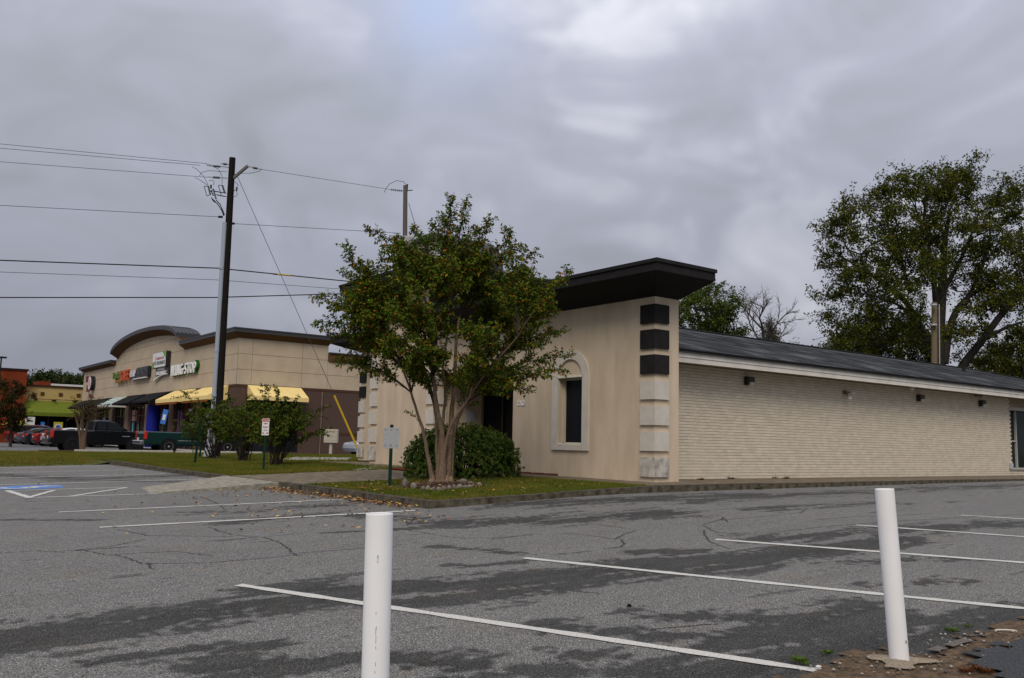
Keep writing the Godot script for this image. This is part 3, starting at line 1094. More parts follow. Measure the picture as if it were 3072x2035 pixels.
	for row in 38:
		var y := 0.034 + row * 0.0677
		if y > 2.54:
			break
		var x_end := 31.2 if y > 0.19 else 36.0
		var first := 13.96
		var x := first + (0.045 if row % 2 == 0 else 0.095)
		var cut := row % 2 == 0
		while x < x_end:
			var here := Vector3(x, y + rng.randf_range(-0.0012, 0.0012), -13.399 + rng.randf_range(-0.001, 0.001))
			if cut:
				var o := obj(hm, "brick", bmats[rng.randi() % 4], side, here)
				o.rotation.z = rng.randf_range(-0.004, 0.004)
				made += 1
				x += 0.15
				cut = false
				continue
			if x < 15.55 and made < 298:
				var o := obj(bm, "brick", bmats[rng.randi() % 4], side, here)
				o.rotation.z = rng.randf_range(-0.004, 0.004)
				made += 1
			else:
				where.append(Transform3D(Basis(Vector3(0, 0, 1), rng.randf_range(-0.004, 0.004)), here))
				tints.append(Color.WHITE * rng.randf_range(0.93, 1.06))
			x += 0.2
	var rest_mat: StandardMaterial3D = bmats[1].duplicate()
	rest_mat.vertex_color_use_as_albedo = true
	scatter("brick_courses", bm, rest_mat, where, tints, side)
	# window at the far end of the brick wall
	var pane := Shape.new()
	pane.box(Vector3(32.2, 1.2, -13.60), Vector3(2.0, 2.05, 0.02))
	var po := wobj(pane, "window_pane", glass_dark(0.015, 0.022, 0.022), sh)
	var pf := Shape.new()
	pf.box(Vector3(32.3, 0.225, -13.45), Vector3(2.2, 0.06, 0.26))
	pf.box(Vector3(32.3, 2.24, -13.47), Vector3(2.2, 0.11, 0.2))
	pf.box(Vector3(32.0, 1.2, -13.56), Vector3(0.055, 2.0, 0.07))
	pf.box(Vector3(31.62, 1.15, -13.56), Vector3(0.72, 0.05, 0.06))
	wobj(pf, "window_frame", mat(0.40, 0.40, 0.36, 0.6), po)
	var blind := Shape.new()
	for i in 7:
		blind.box(Vector3(31.66 + i * 0.2, 1.2, -13.75), Vector3(0.10, 1.9, 0.01), Basis(Vector3.UP, 0.5))
	wobj(blind, "window_blind", mat(0.05, 0.07, 0.065, 0.8), po)
	# fascia boards, soffit
	var board := grained(Color(0.60, 0.57, 0.50), Color(0.74, 0.71, 0.64), 2.6, 0.008, 0.6, 86, 0.03)
	var bx := 13.95
	var bi := 0
	for len in [1.82, 3.66, 3.66, 3.66, 3.66, 3.66, 3.66, 3.66, 2.4]:
		var up := Shape.new()
		up.box(Vector3(bx + len * 0.5 - 0.004, 2.712, -12.752 - 0.001 * (bi % 2)), Vector3(len - 0.008, 0.135, 0.03))
		wobj(up, "fascia_board", board, sh)
		bx += len
		bi += 1
	bx = 13.95
	for len in [3.1, 4.88, 4.88, 4.88, 4.88, 4.88, 2.5]:
		var lo := Shape.new()
		lo.box(Vector3(bx + len * 0.5 - 0.004, 2.587, -12.768), Vector3(len - 0.008, 0.105, 0.03))
		wobj(lo, "fascia_board", board, sh)
		bx += len
	var sof := Shape.new()
	sof.box(Vector3(29.0, 2.60, -13.07), Vector3(30.0, 0.02, 0.60))
	wobj(sof, "eave_soffit", mat(0.34, 0.29, 0.22, 0.85), sh)
	# shingled roof: every course is a thin step
	build_roof(sh)
	# fittings under the eave
	var i := 0
	for p in [Vector3(17.27, 2.33, -13.37), Vector3(25.26, 2.30, -13.37), Vector3(29.11, 2.31, -13.37)]:
		var a := Shape.new()
		a.bev(p + Vector3(0, 0.035, 0.075), Vector3(0.24, 0.13, 0.15), 0.015)
		a.bev(p + Vector3(-0.085, -0.06, 0.065), Vector3(0.07, 0.08, 0.12), 0.01)
		var lo := wobj(a, "wall_light", mat(0.035, 0.028, 0.018, 0.5, 0.3), sh)
		var b := Shape.new()
		b.bev(p + Vector3(0.035, -0.065, 0.085), Vector3(0.14, 0.10, 0.11), 0.02)
		wobj(b, "lens", mat(0.55, 0.53, 0.42, 0.25), lo)
		i += 1
	var fl := Shape.new()
	var fp := Vector3(21.39, 2.24, -13.37)
	fl.bev(fp + Vector3(0, 0.03, 0.03), Vector3(0.11, 0.11, 0.06), 0.01)
	fl.tube(fp + Vector3(0, 0.02, 0.06), fp + Vector3(0.09, 0.03, 0.13), 0.018, 0.018, 8)
	fl.tube(fp + Vector3(0, 0.0, 0.06), fp + Vector3(-0.02, -0.07, 0.13), 0.018, 0.018, 8)
	var fo := wobj(fl, "flood_light", mat(0.16, 0.13, 0.09, 0.6), sh)
	for q in [[Vector3(0.09, 0.03, 0.13), Vector3(0.7, -0.15, 0.6)], [Vector3(-0.02, -0.07, 0.13), Vector3(-0.1, -0.8, 0.6)]]:
		var bl := Shape.new()
		bl.lathe(fp + q[0], q[1], [[0.0, -0.01], [0.03, 0.0], [0.055, 0.06], [0.062, 0.10], [0.05, 0.125], [0.0, 0.135]], 14)
		wobj(bl, "bulb", mat(0.62, 0.60, 0.56, 0.25), fo)
	var dome := Shape.new()
	dome.lathe(Vector3(24.61, 2.585, -13.2), Vector3.DOWN, [[0.0, -0.01], [0.075, 0.0], [0.075, 0.04], [0.055, 0.085], [0.03, 0.105], [0.0, 0.11]], 16)
	wobj(dome, "dome_camera", mat(0.62, 0.61, 0.58, 0.3), sh)
	var bul := Shape.new()
	bul.tube(Vector3(28.39, 2.585, -13.15), Vector3(28.39, 2.53, -13.15), 0.02, 0.02, 8)
	bul.tube(Vector3(28.36, 2.52, -13.2), Vector3(28.46, 2.505, -13.0), 0.04, 0.04, 12)
	wobj(bul, "bullet_camera", mat(0.14, 0.13, 0.12, 0.4), sh)
	var ob := Shape.new()
	ob.bev(Vector3(31.05, 0.31, -13.33), Vector3(0.14, 0.20, 0.09), 0.01)
	wobj(ob, "outlet_box", mat(0.42, 0.44, 0.44, 0.5), sh)


func build_roof(sh: Node3D) -> void:
	# tab tones of the shingles, one row of pixels for each course
	var w := 512
	var h := 64
	var r := RandomNumberGenerator.new()
	r.seed = 33
	var im := Image.create(w, h, false, Image.FORMAT_RGB8)
	for j in h:
		var i := 0
		while i < w:
			var run := r.randi_range(8, 24)
			var k := clampf(r.randfn(0.5, 0.27), 0.0, 1.0)
			for q in run:
				if i + q < w:
					var c := Color(0.020, 0.022, 0.025).lerp(Color(0.128, 0.134, 0.139), k * k) * r.randf_range(0.8, 1.2)
					im.set_pixel(i + q, j, c.linear_to_srgb())
			i += run
	var shingle := StandardMaterial3D.new()
	shingle.albedo_texture = ImageTexture.create_from_image(im)
	shingle.texture_filter = BaseMaterial3D.TEXTURE_FILTER_NEAREST
	shingle.roughness = 0.95
	shingle.metallic_specular = 0.15
	var y0 := 2.80
	var z0 := -12.68
	var ry := 4.58
	var rz := -19.5
	var n := 48
	var s := Shape.new()
	for k in n:
		var a := float(k) / n
		var b := float(k + 1) / n
		var za := lerpf(z0, rz, a)
		var zb := lerpf(z0, rz, b)
		var ya := lerpf(y0, ry, a) + 0.008
		var yb := lerpf(y0, ry, b) + 0.004
		var xa := 48.0 - 6.8 * a
		var xb := 48.0 - 6.8 * b
		var va := (k / 3 * 7 % h + 0.5) / h
		s.quad(Vector3(13.94, ya, za), Vector3(xa, ya, za), Vector3(xb, yb, zb), Vector3(13.94, yb, zb))
		for q in [[13.94, 0], [xb, 0], [xa, 0], [13.94, 0], [13.94, 0], [xb, 0]]:
			s.uv.append(Vector2((q[0] + (k / 3) * 1.37 + (k % 3) * 0.05) / 10.5, va))
		s.quad(Vector3(13.94, ya - 0.008, za), Vector3(xa, ya - 0.008, za), Vector3(xa, ya, za), Vector3(13.94, ya, za))
		for q in 6:
			s.uv.append(Vector2(0.0, va))
	var roof := wobj(s, "roof", shingle, sh)
	var plain := mat(0.07, 0.075, 0.08, 0.93)
	var back := Shape.new()
	back.quad(Vector3(48, y0, -26.3), Vector3(13.94, y0, -26.3), Vector3(13.94, ry, rz), Vector3(41.2, ry, rz))
	back.tri(Vector3(48, y0, z0), Vector3(48, y0, -26.3), Vector3(41.2, ry, rz))
	back.quad(Vector3(13.94, y0 - 0.05, z0), Vector3(13.94, y0 - 0.05, -26.3), Vector3(48, y0 - 0.05, -26.3), Vector3(48, y0 - 0.05, z0))
	wobj(back, "rear_slope", plain, roof)
	var cap := Shape.new()
	var x := 13.94
	while x < 41.0:
		cap.box(Vector3(x + 0.15, ry + 0.02, rz), Vector3(0.33, 0.02, 0.22), Basis(Vector3(0, 0, 1), -0.03))
		x += 0.30
	for i in 34:
		var p := Vector3(41.2, ry, rz).lerp(Vector3(48, y0, z0), i / 33.0)
		cap.box(p + Vector3(0, 0.025, 0), Vector3(0.3, 0.02, 0.24), Basis(Vector3.UP, -PI / 4))
	wobj(cap, "ridge_cap", mat(0.05, 0.054, 0.058, 0.93), roof)
	var drip := Shape.new()
	drip.box(Vector3(30.9, 2.797, -12.70), Vector3(34.0, 0.032, 0.09))
	wobj(drip, "drip_edge", mat(0.012, 0.012, 0.013, 0.6), roof)
	var body := Shape.new()
	body.span(Vector3(16.7, -0.2, -25.7), Vector3(47.2, 2.74, -14.22))
	wobj(body, "rear_wall", mat(0.4, 0.34, 0.27, 0.9), sh)
	var vent := Shape.new()
	var vp := Vector3(35.66, 2.80 + 0.261 * 4.25, -16.95)
	vent.tube(vp - Vector3(0, 0.1, 0), vp + Vector3(0, 0.24, 0), 0.06, 0.06, 14)
	var vo := wobj(vent, "vent_pipe", mat(0.02, 0.02, 0.022, 0.6), roof)
	var fl := Shape.new()
	fl.lathe(vp + Vector3(0, -0.05, 0), Vector3.UP, [[0.22, -0.02], [0.19, 0.03], [0.07, 0.12]], 14)
	wobj(fl, "flashing", mat(0.025, 0.025, 0.028, 0.6), vo)
	var anc := Shape.new()
	anc.tube(Vector3(35.9, ry - 0.1, rz), Vector3(35.95, ry + 0.22, rz), 0.02, 0.015, 8)
	anc.box(Vector3(35.95, ry + 0.12, rz), Vector3(0.22, 0.02, 0.02))
	wobj(anc, "roof_mast", mat(0.5, 0.5, 0.48, 0.5), roof)


# ---------------------------------------------------------------- strip mall
func awning(parent: Node3D, along: Vector3, out: Vector3, p: Vector3, len: float, m: Material, lip: float, stripes: Material = null, under: Material = null) -> void:
	# p: top left end on the wall; along and out: unit vectors; drops 0.74 m over 1.14 m
	var s := Shape.new()
	var a := p
	var b := p + along * len
	var c := b + out * 1.14 - Vector3(0, 0.62, 0)
	var d := a + out * 1.14 - Vector3(0, 0.62, 0)
	var l := Vector3(0, -lip, 0)
	var mid := (a + c) * 0.5 - Vector3(0, 0.6, 0)
	if stripes == null:
		s.face([a, b, c, d], mid)
	else:
		for i in 8:
			var t0 := i / 8.0
			var t1 := t0 + 0.07
			var st := Shape.new()
			st.face([a.lerp(d, t0), b.lerp(c, t0), b.lerp(c, t1 + 0.055), a.lerp(d, t1 + 0.055)], mid)
			wobj(st, "awning_stripe", stripes if i % 2 else m, parent)
	s.face([d, c, c + l, d + l], mid)
	s.face([a, d, d + l, a - Vector3(0, 0.62, 0) + l], mid - along * 0.01 + along * len)
	s.face([b, c, c + l, b - Vector3(0, 0.62, 0) + l], mid - along * len)
	var o := wobj(s, "awning", m, parent)
	if under != null:
		var u := Shape.new()
		u.box((d + c) * 0.5 + l + Vector3(0, -0.06, 0) - out * 0.03, (along * len).abs() + Vector3(0, 0.12, 0) + out.abs() * 0.02)
		wobj(u, "awning_hem", under, o)


func letters(parent: Node3D, text: String, at: Vector3, tall: float, m: Material, deep := 0.12, wide := 1.0, bold := 800, serif := false, called := "lettering") -> MeshInstance3D:
	var tm := TextMesh.new()
	tm.text = text
	var f := SystemFont.new()
	f.font_names = PackedStringArray(["Droid Serif" if serif else "Droid Sans"])
	f.font_weight = bold
	tm.font = f
	tm.font_size = 32
	tm.pixel_size = tall / 23.0
	tm.depth = deep
	var o := obj(tm, called, m, parent, at)
	o.scale = Vector3(wide, 1, 1)
	return o


# the mall is drawn at a storey height of 3.6 m and is built larger by this factor
const MALL_SIZE := 1.12


func mall_point(p: Vector3) -> Vector3:
	return Vector3(p.x * MALL_SIZE, p.y * MALL_SIZE - 0.088, p.z * MALL_SIZE)


func wall_sign(called: String, label: String, z: float, y: float) -> Node3D:
	var o := thing(called, label, "sign", mall_point(Vector3(16.93, y, z)), -PI / 2)
	o.scale = Vector3.ONE * MALL_SIZE
	return o   # local x runs along the wall to the reader's right, local z points away from the wall


func build_mall() -> void:
	var eifs := grained(Color(0.44, 0.36, 0.258), Color(0.52, 0.43, 0.315), 4.0, 0.006, 0.93, 91, 0.05)
	var joint := mat(0.30, 0.245, 0.19, 0.95)
	var brick := grained(Color(0.062, 0.040, 0.033), Color(0.125, 0.080, 0.064), 1.2, 0.06, 0.92, 92, 0.25)
	var brown := mat(0.105, 0.058, 0.026, 0.8)
	var grey := mat(0.045, 0.046, 0.05, 0.5, 0.2)
	var glass := glass_dark(0.016, 0.019, 0.022)
	var frame := mat(0.018, 0.017, 0.017, 0.4)
	var tan := grained(Color(0.17, 0.12, 0.09), Color(0.23, 0.165, 0.12), 1.2, 0.06, 0.92, 93, 0.15)
	var X := 16.94
	var Z := -47.2
	var m := thing("strip_mall", "beige strip mall with arched parapet, brown brick base and yellow and black awnings", "building", Vector3(20, -0.2, -60))
	# core behind the panels
	var core := Shape.new()
	core.span(Vector3(X + 0.06, 3.45, -86), Vector3(22.3, 6.12, Z - 0.06))
	core.span(Vector3(X + 0.06, 6.121, -74.5), Vector3(17.6, 7.0, -57.2))
	core.span(Vector3(22.301, 3.45, -86), Vector3(36, 5.2, Z - 0.06))
	core.span(Vector3(X + 0.9, -0.4, -86), Vector3(36, 3.449, Z - 0.5))
	wobj(core, "core_wall", joint, m)
	var rows := [[3.58, 4.41], [4.41, 5.27], [5.27, 6.14]]
	# street front panels
	var z := Z
	var ends := [-49.4, -53.2, -57.1, -60.6, -64.1, -67.6, -71.1, -74.5, -78.3, -82.2, -86.0]
	for e in ends:
		for q in rows:
			var s := Shape.new()
			s.span(Vector3(X, q[0] + 0.009, e + 0.009), Vector3(X + 0.05, q[1] - 0.009, z - 0.009))
			wobj(s, "wall_panel", eifs, m)
		z = e
	# arched parapet
	var top := func(zz: float) -> float: return 6.78 + 1.22 * sqrt(maxf(0.0, 1.0 - pow((zz + 65.6) / 9.2, 2.0)))
	z = -57.1
	for e in [-60.6, -64.1, -67.6, -71.1, -74.5]:
		for part in 2:
			var p := PackedVector2Array()
			var y0 := 6.14 if part == 0 else 7.02
			p.append(Vector2(z - 0.009, y0 + 0.009))
			p.append(Vector2(e + 0.009, y0 + 0.009))
			if part == 0:
				p.append(Vector2(e + 0.009, 7.011))
				p.append(Vector2(z - 0.009, 7.011))
			else:
				for i in 9:
					var zz := lerpf(e + 0.009, z - 0.009, i / 8.0)
					p.append(Vector2(zz, maxf(top.call(zz), 7.03)))
			var s := Shape.new()
			s.prism(p, Transform3D(Basis(Vector3(0, 0, 1), Vector3(0, 1, 0), Vector3(-1, 0, 0)), Vector3(X + 0.05, 0, 0)), 0.05)
			wobj(s, "wall_panel", eifs, m)
		z = e
	var sidew := Shape.new()
	sidew.span(Vector3(X, 6.15, -57.1), Vector3(17.6, 7.1, -57.06))
	wobj(sidew, "wall_panel", eifs, m)
	var ar := Shape.new()
	var so := Shape.new()
	for i in 30:
		var z0 := -56.75 - 17.2 * i / 30.0
		var z1 := -56.75 - 17.2 * (i + 1) / 30.0
		var f := func(zz: float) -> float: return 6.98 + 1.2 * sqrt(maxf(0.0, 1.0 - pow((zz + 65.35) / 8.75, 2.0)))
		var ya: float = f.call(z0)
		var yb: float = f.call(z1)
		ar.hexa([Vector3(16.3, ya - 0.26, z0), Vector3(17.85, ya - 0.26, z0), Vector3(17.85, yb - 0.26, z1), Vector3(16.3, yb - 0.26, z1), Vector3(16.3, ya, z0), Vector3(17.85, ya, z0), Vector3(17.85, yb, z1), Vector3(16.3, yb, z1)])
		so.hexa([Vector3(16.95, ya - 0.62, z0), Vector3(17.7, ya - 0.62, z0), Vector3(17.7, yb - 0.62, z1), Vector3(16.95, yb - 0.62, z1), Vector3(16.4, ya - 0.262, z0), Vector3(17.8, ya - 0.262, z0), Vector3(17.8, yb - 0.262, z1), Vector3(16.4, yb - 0.262, z1)])
	var aro := wobj(ar, "arched_roof", grey, m)
	wobj(so, "soffit", brown, m)
	for k in 6:
		var seam := Shape.new()
		for i in 30:
			var f := func(t: float) -> Vector3:
				var zz := -56.75 - 17.2 * t
				return Vector3(16.5 + k * 0.24, 7.0 + 1.2 * sqrt(maxf(0.0, 1.0 - pow((zz + 65.35) / 8.75, 2.0))), zz)
			seam.tube(f.call(i / 30.0), f.call((i + 1) / 30.0), 0.022, 0.022, 5, false)
		wobj(seam, "standing_seam", grey, aro)
	cornice(m, X, 22.3, -56.7, Z, [6.13, 6.42, 6.66], [0.42, 0.1, 0.0, 0.42], grey, brown)
	cornice(m, X, 22.3, -86.0, -74.6, [6.13, 6.36, 6.56], [0.42, 0.1, 0.3, 0.0], grey, brown)
	# side elevation
	var x := X
	for e in [17.75, 20.7, 22.3]:
		for q in rows:
			var s := Shape.new()
			s.span(Vector3(x + 0.009 if x > X else X, q[0] + 0.009, Z - 0.05), Vector3(e - 0.009, q[1] - 0.009, Z))
			wobj(s, "wall_panel", eifs, m)
		x = e
	for e in [25.6, 28.9, 32.4, 36.0]:
		for q in [rows[0], [4.41, 5.22]]:
			var s := Shape.new()
			s.span(Vector3(x + 0.009, q[0] + 0.009, Z - 0.05), Vector3(e - 0.009, q[1] - 0.009, Z))
			wobj(s, "wall_panel", eifs, m)
		x = e
	var low := Shape.new()
	low.span(Vector3(22.31, 5.22, -86), Vector3(36.1, 5.66, Z + 0.12))
	wobj(low, "parapet_band", brown, m)
	var lowc := Shape.new()
	lowc.span(Vector3(22.31, 5.662, -86), Vector3(36.2, 5.74, Z + 0.2))
	wobj(lowc, "coping", grey, m)
	# brick base and piers
	var base := Shape.new()
	base.span(Vector3(X - 0.02, -0.4, -48.25), Vector3(X + 0.9, 3.44, Z + 0.02))
	base.span(Vector3(X + 0.9, -0.4, Z - 0.6), Vector3(17.58, 3.44, Z + 0.02))
	base.span(Vector3(20.68, -0.4, Z - 0.6), Vector3(36.0, 3.44, Z + 0.02))
	base.span(Vector3(17.582, 2.72, Z - 0.6), Vector3(20.678, 3.44, Z + 0.02))
	base.span(Vector3(17.582, -0.4, Z - 0.6), Vector3(20.678, -0.08, Z + 0.02))
	wobj(base, "brick_base", brick, m)
	var course := Shape.new()
	course.span(Vector3(X - 0.04, 3.442, -48.27), Vector3(X + 0.9, 3.575, Z + 0.04))
	course.span(Vector3(X + 0.9, 3.442, Z - 0.6), Vector3(36.0, 3.575, Z + 0.04))
	course.span(Vector3(20.69, 0.95, Z), Vector3(36.0, 1.08, Z + 0.045))
	wobj(course, "soldier_course", grained(Color(0.06, 0.032, 0.022), Color(0.10, 0.055, 0.038), 1.0, 0.05, 0.92, 94, 0.2), m)
	var drain := Shape.new()
	drain.tube(Vector3(22.0, -0.3, Z + 0.07), Vector3(22.0, 3.4, Z + 0.07), 0.03, 0.03, 8)
	wobj(drain, "downpipe", mat(0.22, 0.16, 0.13, 0.6), m)
	# storefront bays: [left z, right z]
	var bays := [[-52.8, -48.3], [-58.3, -53.9], [-64.0, -59.4], [-69.5, -64.9], [-74.4, -70.4], [-79.8, -75.3], [-85.4, -80.8]]
	for b in bays:
		var pier := Shape.new()
		pier.span(Vector3(X - 0.03, -0.4, b[0] - (1.0 if b[0] > -80.0 else 0.6)), Vector3(X + 0.9, 3.58, b[0]))
		wobj(pier, "brick_pier", brick if b[0] > -60.0 else tan, m)
		var head := Shape.new()
		head.span(Vector3(X, 2.75, b[0]), Vector3(X + 0.5, 3.58, b[1]))
		wobj(head, "storefront_header", brown, m)
		var wdt: float = b[1] - b[0]
		for i in 4:
			var g := Shape.new()
			var za: float = b[0] + wdt * i / 4.0
			g.span(Vector3(X + 0.24, -0.12, za + 0.04), Vector3(X + 0.26, 2.75, za + wdt / 4.0 - 0.04))
			var po := wobj(g, "storefront_pane", glass, m)
			var fr := Shape.new()
			fr.span(Vector3(X + 0.18, -0.3, za - 0.04), Vector3(X + 0.3, 2.76, za + 0.04))
			fr.span(Vector3(X + 0.19, 2.05, za + 0.04), Vector3(X + 0.3, 2.12, za + wdt / 4.0 - 0.04))
			wobj(fr, "mullion", frame, po)
	# window posters: [z centre, y centre, width, height, colour]
	for q in [[-58.0, 1.2, 0.42, 2.2, 0.16, 0.05, 0.16], [-57.3, 1.2, 0.42, 2.2, 0.26, 0.14, 0.28], [-56.5, 0.7, 0.55, 1.2, 0.28, 0.34, 0.42], [-55.5, 0.6, 0.5, 1.0, 0.10, 0.13, 0.16], [-54.3, 1.3, 0.4, 2.2, 0.12, 0.24, 0.45], [-55.6, 2.3, 0.7, 0.16, 0.6, 0.6, 0.55], [-63.6, 0.7, 0.35, 1.3, 0.45, 0.08, 0.06], [-62.7, 0.9, 0.3, 1.6, 0.5, 0.5, 0.48], [-61.5, 0.6, 0.6, 0.9, 0.20, 0.09, 0.09], [-59.8, 2.1, 0.3, 0.5, 0.5, 0.5, 0.5],
			[-69.0, 1.2, 0.4, 0.8, 0.12, 0.45, 0.62], [-67.4, 1.1, 0.35, 0.7, 0.10, 0.32, 0.25], [-68.8, 2.1, 1.3, 0.8, 0.55, 0.34, 0.30], [-52.3, 1.5, 0.8, 1.5, 0.55, 0.55, 0.54], [-50.9, 1.2, 0.9, 1.9, 0.42, 0.43, 0.42], [-49.6, 1.4, 0.9, 1.9, 0.5, 0.5, 0.49], [-51.7, 0.5, 0.5, 0.7, 0.5, 0.5, 0.5], [-78.0, 1.9, 1.0, 0.7, 0.34, 0.36, 0.38], [-84.0, 1.7, 0.9, 1.0, 0.36, 0.38, 0.40]]:
		var s := Shape.new()
		s.box(Vector3(X + 0.225, q[1], q[0]), Vector3(0.012, q[3], q[2]))
		wobj(s, "window_poster", mat(q[4], q[5], q[6], 0.4), m)
	var sp := Shape.new()
	sp.span(Vector3(17.6, -0.06, Z - 0.16), Vector3(20.66, 2.71, Z - 0.14))
	var spo := wobj(sp, "side_window", glass, m)
	for e in [17.62, 19.12, 20.62]:
		var s := Shape.new()
		s.box(Vector3(e, 1.32, Z - 0.1), Vector3(0.07, 2.76, 0.1))
		wobj(s, "mullion", frame, spo)
	var rail := Shape.new()
	rail.box(Vector3(19.12, 0.72, Z - 0.105), Vector3(3.0, 0.07, 0.08))
	wobj(rail, "mullion", frame, spo)
	# awnings
	var yellow := grained(Color(0.80, 0.60, 0.235), Color(0.86, 0.67, 0.29), 2.0, 0.01, 0.8, 95, 0.03)
	var black := mat(0.010, 0.010, 0.011, 0.75)
	var teal := mat(0.16, 0.33, 0.31, 0.8)
	var cream := mat(0.6, 0.62, 0.58, 0.8)
	var hem := mat(0.24, 0.075, 0.015, 0.7)
	for b in [[-52.75, -48.3, 0], [-58.25, -53.9, 0], [-64.15, -59.4, 1], [-69.65, -65.0, 1], [-74.2, -70.3, 2], [-79.9, -75.1, 1], [-85.6, -80.6, 1]]:
		awning(m, Vector3(0, 0, 1), Vector3(-1, 0, 0), Vector3(X - 0.05, 3.56, b[0]), b[1] - b[0], [yellow, black, cream][b[2]], 0.22 if b[2] != 1 else 0.12, teal if b[2] == 2 else null, hem if b[2] == 0 else null)
	awning(m, Vector3(1, 0, 0), Vector3(0, 0, 1), Vector3(17.56, 3.56, Z + 0.05), 3.12, yellow, 0.22, null, null)
	var column := Shape.new()
	column.tube(Vector3(X - 0.35, -0.3, -61.6), Vector3(X - 0.35, 2.7, -61.6), 0.42, 0.42, 20)
	var tb := obj(column, "tube_banner", mat(0.012, 0.018, 0.22, 0.5))
	tb.position = mall_point(Vector3.ZERO)
	tb.scale = Vector3.ONE * MALL_SIZE
	tag(tb, "tall blue tube banner standing under the black awning", "banner")
	m.position = mall_point(m.position)
	m.scale = Vector3.ONE * MALL_SIZE
	var walk := sheet(17.0, 18.9, -98, -52.0, 20, func(_x, _z): return -0.21)
	struct(walk, "mall_walkway", grained(Color(0.30, 0.28, 0.24), Color(0.42, 0.39, 0.34), 2.0, 0.02, 0.9, 96, 0.08))
	# signs on the front
	var white := mat(0.72, 0.72, 0.71, 0.4)
	var ink := mat(0.015, 0.015, 0.016, 0.4)
	var green := mat(0.018, 0.10, 0.012, 0.5)
	var g := wall_sign("shop_sign", "white letters with green edges spelling WING-STOP on the mall front", -56.2, 4.86)
	letters(g, "WING·STOP", Vector3(0, 0, 0.22), 0.68, mat(0.85, 0.85, 0.84, 0.4), 0.05, 0.98)
	letters(g, "WING·STOP", Vector3(0.06, -0.03, 0.10), 0.68, green, 0.16, 0.99, 800, false, "letter_return")
	var cap := Shape.new()
	cap.bev(Vector3(2.35, 0.18, 0.12), Vector3(0.34, 0.5, 0.2), 0.05)
	obj(cap, "wing_emblem", green, g)
	g = wall_sign("shop_sign", "white square AUTO INSURANCE sign with green corners on the mall front", -61.25, 5.75)
	var bd := Shape.new()
	bd.bev(Vector3(0, 0, 0.16), Vector3(3.1, 1.05, 0.3), 0.02)
	obj(bd, "sign_cabinet", ink, g)
	var fc := Shape.new()
	fc.box(Vector3(0, 0, 0.32), Vector3(3.02, 0.99, 0.01))
	obj(fc, "sign_face", white, g)
	var cn := Shape.new()
	cn.prism(PackedVector2Array([Vector2(1.5, 0.49), Vector2(0.75, 0.49), Vector2(1.5, 0.0)]), Transform3D(Basis.IDENTITY, Vector3(0, 0, 0.326)), 0.004)
	cn.prism(PackedVector2Array([Vector2(-1.5, -0.49), Vector2(-0.95, -0.49), Vector2(-1.5, -0.1)]), Transform3D(Basis.IDENTITY, Vector3(0, 0, 0.326)), 0.004)
	obj(cn, "sign_corner", mat(0.16, 0.36, 0.05, 0.5), g)
	letters(g, "GEORGIA STATE", Vector3(0.25, 0.09, 0.33), 0.15, mat(0.42, 0.03, 0.05, 0.5), 0.006, 1.1)
	letters(g, "AUTO INSURANCE", Vector3(0.0, -0.22, 0.33), 0.24, ink, 0.006, 1.0)
	var fig := Shape.new()
	fig.box(Vector3(-0.82, 0.12, 0.33), Vector3(0.06, 0.34, 0.008))
	obj(fig, "sign_figure", ink, g)
	g = wall_sign("shop_sign", "two-line TAX SERVICE sign with a white swoosh below the insurance sign", -61.25, 4.93)
	letters(g, "PROFESSIONAL", Vector3(0.1, 0.22, 0.16), 0.17, white, 0.08, 0.95)
	letters(g, "TAX & SERVICE", Vector3(0.1, -0.06, 0.16), 0.24, white, 0.08, 0.98)
	var sw := Shape.new()
	var pts := PackedVector2Array()
	for i in 13:
		var t := i / 12.0
		pts.append(Vector2(-1.6 + 3.1 * t, -0.45 + 0.28 * t - 0.0 + 0.10 * sin(PI * t)))
	for i in 13:
		var t := 1.0 - i / 12.0
		pts.append(Vector2(-1.6 + 3.1 * t, -0.58 + 0.36 * t + 0.12 * sin(PI * t)))
	sw.prism(pts, Transform3D(Basis.IDENTITY, Vector3(0, 0, 0.08)), 0.1)
	obj(sw, "swoosh", white, g)
	var bk := Shape.new()
	bk.box(Vector3(0.15, 0.08, 0.07), Vector3(3.0, 0.62, 0.10))
	obj(bk, "sign_backer", ink, g)
	g = wall_sign("shop_sign", "HEMP WORLD sign, white letters on black beside black letters on black", -66.5, 5.13)
	for q in [[-1.55, -0.05, 1.7, 0.66], [0.9, 0.03, 3.0, 0.72]]:
		var s := Shape.new()
		s.bev(Vector3(q[0], q[1], 0.14), Vector3(q[2], q[3], 0.26), 0.04)
		obj(s, "sign_cabinet", ink, g)
	letters(g, "HEMP", Vector3(-1.55, 0.02, 0.28), 0.46, white, 0.02, 0.9)
	letters(g, "WORLD", Vector3(0.9, 0.04, 0.28), 0.46, mat(0.05, 0.05, 0.05, 0.3), 0.03, 0.95)
	var un := Shape.new()
	un.box(Vector3(0.4, -0.40, 0.2), Vector3(3.4, 0.07, 0.2))
	obj(un, "sign_underline", white, g)
	g = wall_sign("shop_sign", "green and orange smoothie CAFE sign on the mall front", -71.6, 5.13)
	letters(g, "Tropical", Vector3(-1.45, 0.12, 0.18), 0.50, mat(0.10, 0.17, 0.02, 0.4), 0.16, 0.9)
	letters(g, "smoothie", Vector3(-0.75, -0.34, 0.18), 0.28, mat(0.30, 0.17, 0.02, 0.4), 0.14, 0.95)
	letters(g, "CAFE", Vector3(1.15, 0.0, 0.20), 0.78, mat(0.50, 0.085, 0.02, 0.4), 0.2, 0.92)
	g = wall_sign("shop_sign", "dark red lettered bakery sign with a white and pink oval disc", -82.3, 4.95)
	letters(g, "The", Vector3(-1.3, 0.45, 0.15), 0.50, mat(0.16, 0.02, 0.03, 0.4), 0.14, 0.8)
